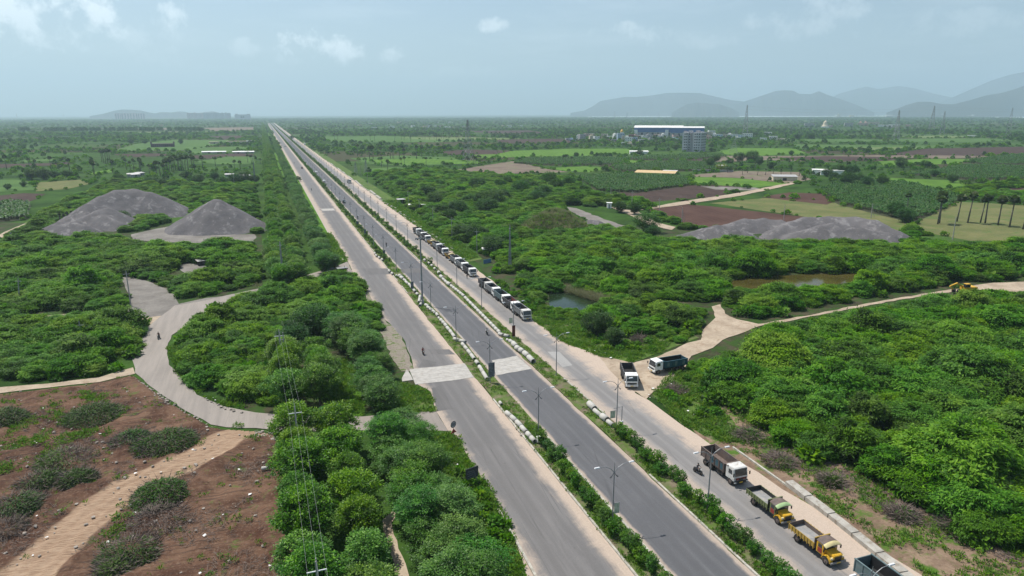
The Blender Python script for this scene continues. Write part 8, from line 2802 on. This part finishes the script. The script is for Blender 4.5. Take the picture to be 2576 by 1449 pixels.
shed(1646, 443, 34, 9, 2.6, M_wallg, M_thatch, 'long low shed with straw-coloured roof behind the banana plantation', -0.22, 0.16, True)
shed(1682, 438, 12, 8, 2.4, M_wallg, M_tin, 'grey tin-roofed lean-to at the right end of the straw-roofed shed', -0.22, 0.05)
shed(1608, 388, 24, 10, 3.4, M_wallw, M_roofw, 'small white shed with pale roof at the banana field edge', 0.1, 0.08)
shed(1975, 455, 18, 9, 3.2, M_wallc, M_wallg, 'cream farmhouse with dark lean-to by the field path', 0.2, 0.1)
shed(2062, 439, 12, 6, 4.0, M_wallw, M_wallw, 'white farm shed, left of the two beside the big trees', 0.1, 0.05, group='white farm sheds')
shed(2093, 441, 18, 6, 4.0, M_wallw, M_wallw, 'white farm shed, right of the two beside the big trees', 0.1, 0.05, group='white farm sheds')
shed(1793, 432, 36, 0.4, 1.6, M_wallg, M_wallg, 'long grey farm wall behind the yellow-green tree', 0.05, 0.0, cat='wall')
shed(1815, 424, 8, 5, 2.6, M_wallg, M_tin, 'tin-roofed hut between the dark trees above the grey wall', 0.0)
for i, (x, w_) in enumerate(((607, 19), (639, 19), (671 + 2, 15), (705 - 3, 18))):
    shed(372.7 + (860 + (0, 140, 440, 570)[i] + 65) / 6.0, 386, w_, 8, 2.0, M_wallg, M_roofw, f"long low white-roofed poultry shed on the left plain, {['leftmost', 'second', 'third', 'nearest the highway'][i]} of four", 0.0, 0.10, group='white-roofed poultry sheds')
shed(540, 362, 16, 8, 4, M_wallc, M_wallc, 'small cream ruin on the left plain', 0.2, 0.0)
shed(606, 362, 48, 8, 5, M_wallc, M_wallc, 'long cream roofless wall building left of the highway', 0.0, 0.0)
shed(630, 362, 10, 8, 6, M_wallw, M_wallw, 'white cube house left of the highway rows', 0.2, 0.0)
X, Y = G(410, 370)
r = building('brick_kiln', X, Y, face(X, Y), 'long purple-brown brick stack with two end posts in the left field', 'brick kiln')
wk = 48 * math.hypot(X, Y) / FPX
MB().box(-wk / 2, wk / 2, 0, 9, 0, 5.6, M_brick, (0.98, 0.85)).build('stack', r)
for s in (-1, 1):
    MB().box(s * wk * 0.47 - 1.2, s * wk * 0.47 + 1.2, 2, 5, 5.6, 8.6, M_brick).build('end_post', r)
for k in range(12):
    xx = -wk / 2 + wk * (k + 0.5) / 12
    MB().box(xx - 0.25, xx + 0.25, -0.25, -0.02, 0.2, 5.0, M_dark).build('joint', r)
shed(513, 668, 3.4, 2.6, 1.7, M_chassis, M_tin, 'dark hut with a white roof on the small gravel pad in the left scrub', 0.2, 0.05)
shed(172, 684, 6.0, 3.0, 1.4, M_wallg, M_tin, 'tin roof streaked with rust in the left scrub', 0.25, 0.14, cat='roof')
shed(200, 684, 4.5, 3.0, 1.1, M_wallg, M_roofw, 'pale sagging sheet roof next to the rust-streaked one', 0.1, 0.12, cat='roof')
shed(1231, 640, 4.6, 2.6, 1.9, M_wallw, M_roofw, 'white canvas awning on posts in the scrub behind the long queue', 0.1, 0.1, True, cat='awning')
shed(1050, 527, 9.0, 4.0, 2.6, M_wallg, M_roofw, 'flat white-roofed open shelter right of the highway', 0.05, 0.02, True, cat='shelter')
shed(1013, 512, 6, 3, 2.4, M_wallg, M_tin, 'small tin-roofed stall half hidden right of the highway', 0.1, 0.05, True, cat='shelter')
shed(1365, 490, 10, 5, 2.4, M_wallg, M_tin, 'grey shed roof among the dark trees by the gravel track', 0.4, 0.1)
shed(1320, 498, 5, 4, 2.4, M_wallw, M_tin, 'small pale shed beside the round dark trees', 0.2, 0.1)
shed(1533, 524, 2.4, 2.4, 3.0, M_wallw, M_wallw, 'small white guard hut at the start of the gravel track', 0.1, 0.0, cat='hut')
shed(1268, 560, 5, 3, 1.6, M_wallw, M_roofw, 'white sheet roof low in the scrub behind the dark trees', 0.4, 0.1, cat='roof')
for i, (x, y) in enumerate(((1141, 595), (1108, 558), (1226, 662))):
    X, Y = G(x, y)
    r = empty('blue_fence', (X, Y, 0), face(X, Y) + 0.7)
    tag(r, f"blue sheet fence panel in the weeds {['beside a concrete pole', 'farther up the road', 'below the canvas awning'][i]}", 'fence', 'blue sheet fence panels')
    for k in range(3):
        MB().box(-1.8 + 1.2 * k, -0.64 + 1.2 * k, -0.03, 0.03, 0, 1.5, M_bluesheet).build('panel', r)
for i, (x, y) in enumerate(((482, 444), (493, 445), (505, 441), (578, 445), (610, 447), (625, 448))):
    shed(x - (150 if i < 3 else 0), y, 7, 4, 2.0, M_wallg, M_tin, f"{'dark' if i < 3 else 'pale'} small tin roof among trees {'behind the gravel ridge' if i < 3 else 'behind the bright bush belt'}, {['left', 'middle', 'right'][i % 3]} one", 0.3 * (i % 3), 0.15, cat='roof')
# four bare palm stumps behind the small dark heap
for i, (x, yb, yt) in enumerate(((152, 562, 538), (163, 563, 540), (172, 565, 535), (183, 563, 533))):
    X, Y = G(x, yb)
    h = HT(x, yb, yt)
    r = empty('bare_palm', (X, Y, 0))
    tag(r, f"bare headless palm trunk behind the low dark heap, {['leftmost', 'second', 'third', 'rightmost'][i]} of four", 'palm tree', 'bare palm trunks')
    MB().tube([(0, 0, 0), (0.1, 0, h)], [0.30, 0.22], M_palmbark, 6).build('trunk', r)
    o = part('crown', PALMC[1], r, (0.1, 0, h))
    o.scale = (0.5, 0.5, 0.5)
# yellow digger in the right-hand clearing
X, Y = G(2430, 738)
r = empty('excavator', (X, Y, 0.05), 1.35)
tag(r, 'yellow crawler excavator with folded arm at the edge of the right-hand clearing', 'excavator')
MB().box(-1.4, -0.8, -1.9, 1.9, 0, 0.85, M_black).box(0.8, 1.4, -1.9, 1.9, 0, 0.85, M_black).build('track', r)
bo = MB().box(-1.3, 1.3, -2.4, 1.2, 1.0, 2.1, M_yellow).build('house', r)
MB().box(-1.3, -0.2, 0.0, 1.4, 2.1, 3.0, M_glass).box(-1.35, -0.15, -0.05, 1.45, 3.0, 3.12, M_yellow).build('cabin', r)
MB().tube([(0.4, 1.0, 1.9), (0.4, 3.0, 3.0), (0.4, 5.2, 2.2)], [0.30, 0.34, 0.24], M_yellow, 4).build('boom', r)
MB().tube([(0.4, 5.2, 2.3), (0.4, 4.0, 1.0)], [0.26, 0.18], M_yellow, 4).build('stick', r)
MB().prism([(3.4, 1.3), (4.2, 1.2), (4.1, 0.3), (3.5, 0.4)], 0.0, 0.8, M_chassis).build('bucket', r)
# white sacks on the flat-topped heap
for i, (x, y) in enumerate(((1797, 571), (1806, 575), (1814, 573), (1826, 570), (1838, 569))):
    X, Y = G(x, y, 4.6)
    o = MB().box(-0.8, 0.8, -0.35, 0.35, 0, 0.4, M_wallw, (0.8, 0.7)).build('sack')
    bevel_mesh(o.data, 0.1, 1)
    o.location = (X, Y, 4.35)
    tag(o, f"white sack on the flat-topped gravel heap, {['first', 'second', 'third', 'fourth', 'last'][i]} from the left", 'sack', 'white sacks on the flat-topped heap')

# ------------------------------------------------------------------ hills
M_hill = mat_soil('hill_slope', (0.026, 0.040, 0.036), (0.055, 0.062, 0.050), s=0.004, fine=0.02, bump=0.2)


def hill(prof, dist, depth, seed, base=287):
    """ridge line read along the horizon -> a real range with front and back slopes"""
    g = np.random.default_rng(seed)
    pr = sorted(prof)
    xs = np.linspace(pr[0][0], pr[-1][0], 90)
    ys = np.interp(xs, [p[0] for p in pr], [p[1] for p in pr])
    top = []
    for x, y in zip(xs, ys):
        d = ray(x, y)
        k = dist / math.hypot(d.x, d.y)
        top.append((d.x * k, d.y * k, max(0, CAM_H + d.z * k)))
    V, F = [], []
    rows_ = 13
    ph = g.uniform(0, 6.28, 6)
    for j in range(rows_):
        u = j / (rows_ - 1) * 2 - 1
        for i, (a, b, h) in enumerate(top):
            L = math.hypot(a, b)
            off = u * depth
            f = (1 - abs(u)) ** 1.15
            rid = 1 + 0.10 * math.sin(i * 0.55 + ph[0]) * (1 - f) + 0.06 * math.sin(i * 1.3 + ph[1] + 3 * u)
            wig = depth * 0.10 * math.sin(i * 0.4 + ph[2]) * (1 - f)
            V.append((a * (1 + (off + wig) / L), b * (1 + (off + wig) / L), max(-2, h * (f if j == rows_ // 2 else f * min(1, 0.93 * rid)) - 2 * (1 - f))))
    n = len(top)
    for j in range(rows_ - 1):
        for i in range(n - 1):
            F.append((j * n + i, j * n + i + 1, (j + 1) * n + i + 1, (j + 1) * n + i))
    me = np_mesh('hill', np.array(V), np.array(F), [M_hill], None, True)
    o = tag(link(bpy.data.objects.new('hill', me)), kind='structure')
    return o


hill([(225, 292), (260, 286), (285, 279), (305, 275.5), (330, 276), (355, 278), (375, 283), (390, 285), (405, 282), (430, 283), (448, 280.5), (465, 281), (480, 285), (500, 285), (515, 282), (535, 280), (550, 283), (570, 291)], 11500, 900, 1)
hill([(1435, 284), (1470, 278), (1490, 268), (1510, 254), (1540, 249), (1570, 244), (1600, 244), (1640, 240), (1675, 234), (1710, 233), (1760, 234), (1800, 243), (1840, 252), (1880, 256), (1920, 270), (1960, 282)], 13500, 1300, 2)
hill([(1690, 283), (1710, 272), (1728, 262), (1752, 258), (1780, 260), (1810, 262), (1840, 272), (1860, 283)], 10800, 600, 3)
hill([(1790, 283), (1830, 268), (1870, 256), (1900, 246), (1930, 236), (1950, 229), (1975, 227), (1995, 228), (2010, 236), (2040, 237), (2060, 229), (2080, 238), (2110, 248), (2150, 262), (2200, 283)], 12800, 1000, 4)
hill([(2010, 284), (2060, 262), (2110, 236), (2160, 222), (2180, 218), (2210, 224), (2260, 216), (2300, 222), (2350, 236), (2400, 246), (2450, 262), (2500, 284)], 18500, 1500, 5)
hill([(2300, 284), (2380, 252), (2440, 226), (2490, 204), (2540, 188), (2576, 181), (2680, 172), (2800, 170), (2950, 185), (3100, 210), (3250, 283)], 16000, 1500, 6)
hill([(2230, 284), (2280, 264), (2310, 256), (2340, 256), (2370, 262), (2400, 262), (2440, 252), (2480, 240), (2520, 234), (2560, 222), (2600, 206), (2700, 186), (2820, 180), (2950, 220), (3100, 282)], 10600, 900, 7)
# pale town beyond the river: small blocks
g = random.Random(91)
for i in range(26):
    x = g.uniform(2060, 2576)
    yb = 285.6 - (x - 2060) * 0.0035 + g.uniform(-1.2, 0.2)
    d = ray(x, yb)
    k = 9900 / math.hypot(d.x, d.y)
    r = building('town_building', d.x * k, d.y * k, g.uniform(-.4, .4), f"{['white', 'pale', 'cream'][i % 3]} {'tall ' if i % 9 == 2 else ''}block in the far town across the river, {'left of the tallest pylon' if x < 2330 else 'right of the tallest pylon' if x < 2480 else 'below the right-hand mountain'}", 'building', 'far town blocks across the river')
    w_ = g.uniform(22, 55)
    h = g.uniform(12, 24) * (2.0 if i % 9 == 2 else 1)
    MB().box(-w_ / 2, w_ / 2, -w_ / 4, w_ / 4, 0, h, [M_wallw, M_wallw, M_wallc][i % 3]).build('wall', r)
    MB().box(-w_ / 4, w_ / 4, -w_ / 8, w_ / 8, h, h + 3, M_wallw).build('roof_room', r)

# ------------------------------------------------------------------ haze
HAZE_DENSITY = 0.000115
M_haze = bpy.data.materials.new('haze')
M_haze.use_nodes = True
hn, hl = M_haze.node_tree.nodes, M_haze.node_tree.links
hn.clear()
pv = hn.new('ShaderNodeVolumePrincipled')
pv.inputs['Color'].default_value = (0.60, 0.77, 0.89, 1)
pv.inputs['Density'].default_value = HAZE_DENSITY
pv.inputs['Density Attribute'].default_value = ''
pv.inputs['Anisotropy'].default_value = 0.25
ho = hn.new('ShaderNodeOutputMaterial')
hl.new(pv.outputs[0], ho.inputs['Volume'])
hz_ = MB().box(-31000, 31000, -31000, 31000, -3, 1400, M_haze).build('haze')
hz_['kind'] = 'stuff'
hz_['label'] = 'pale blue haze over the whole plain'
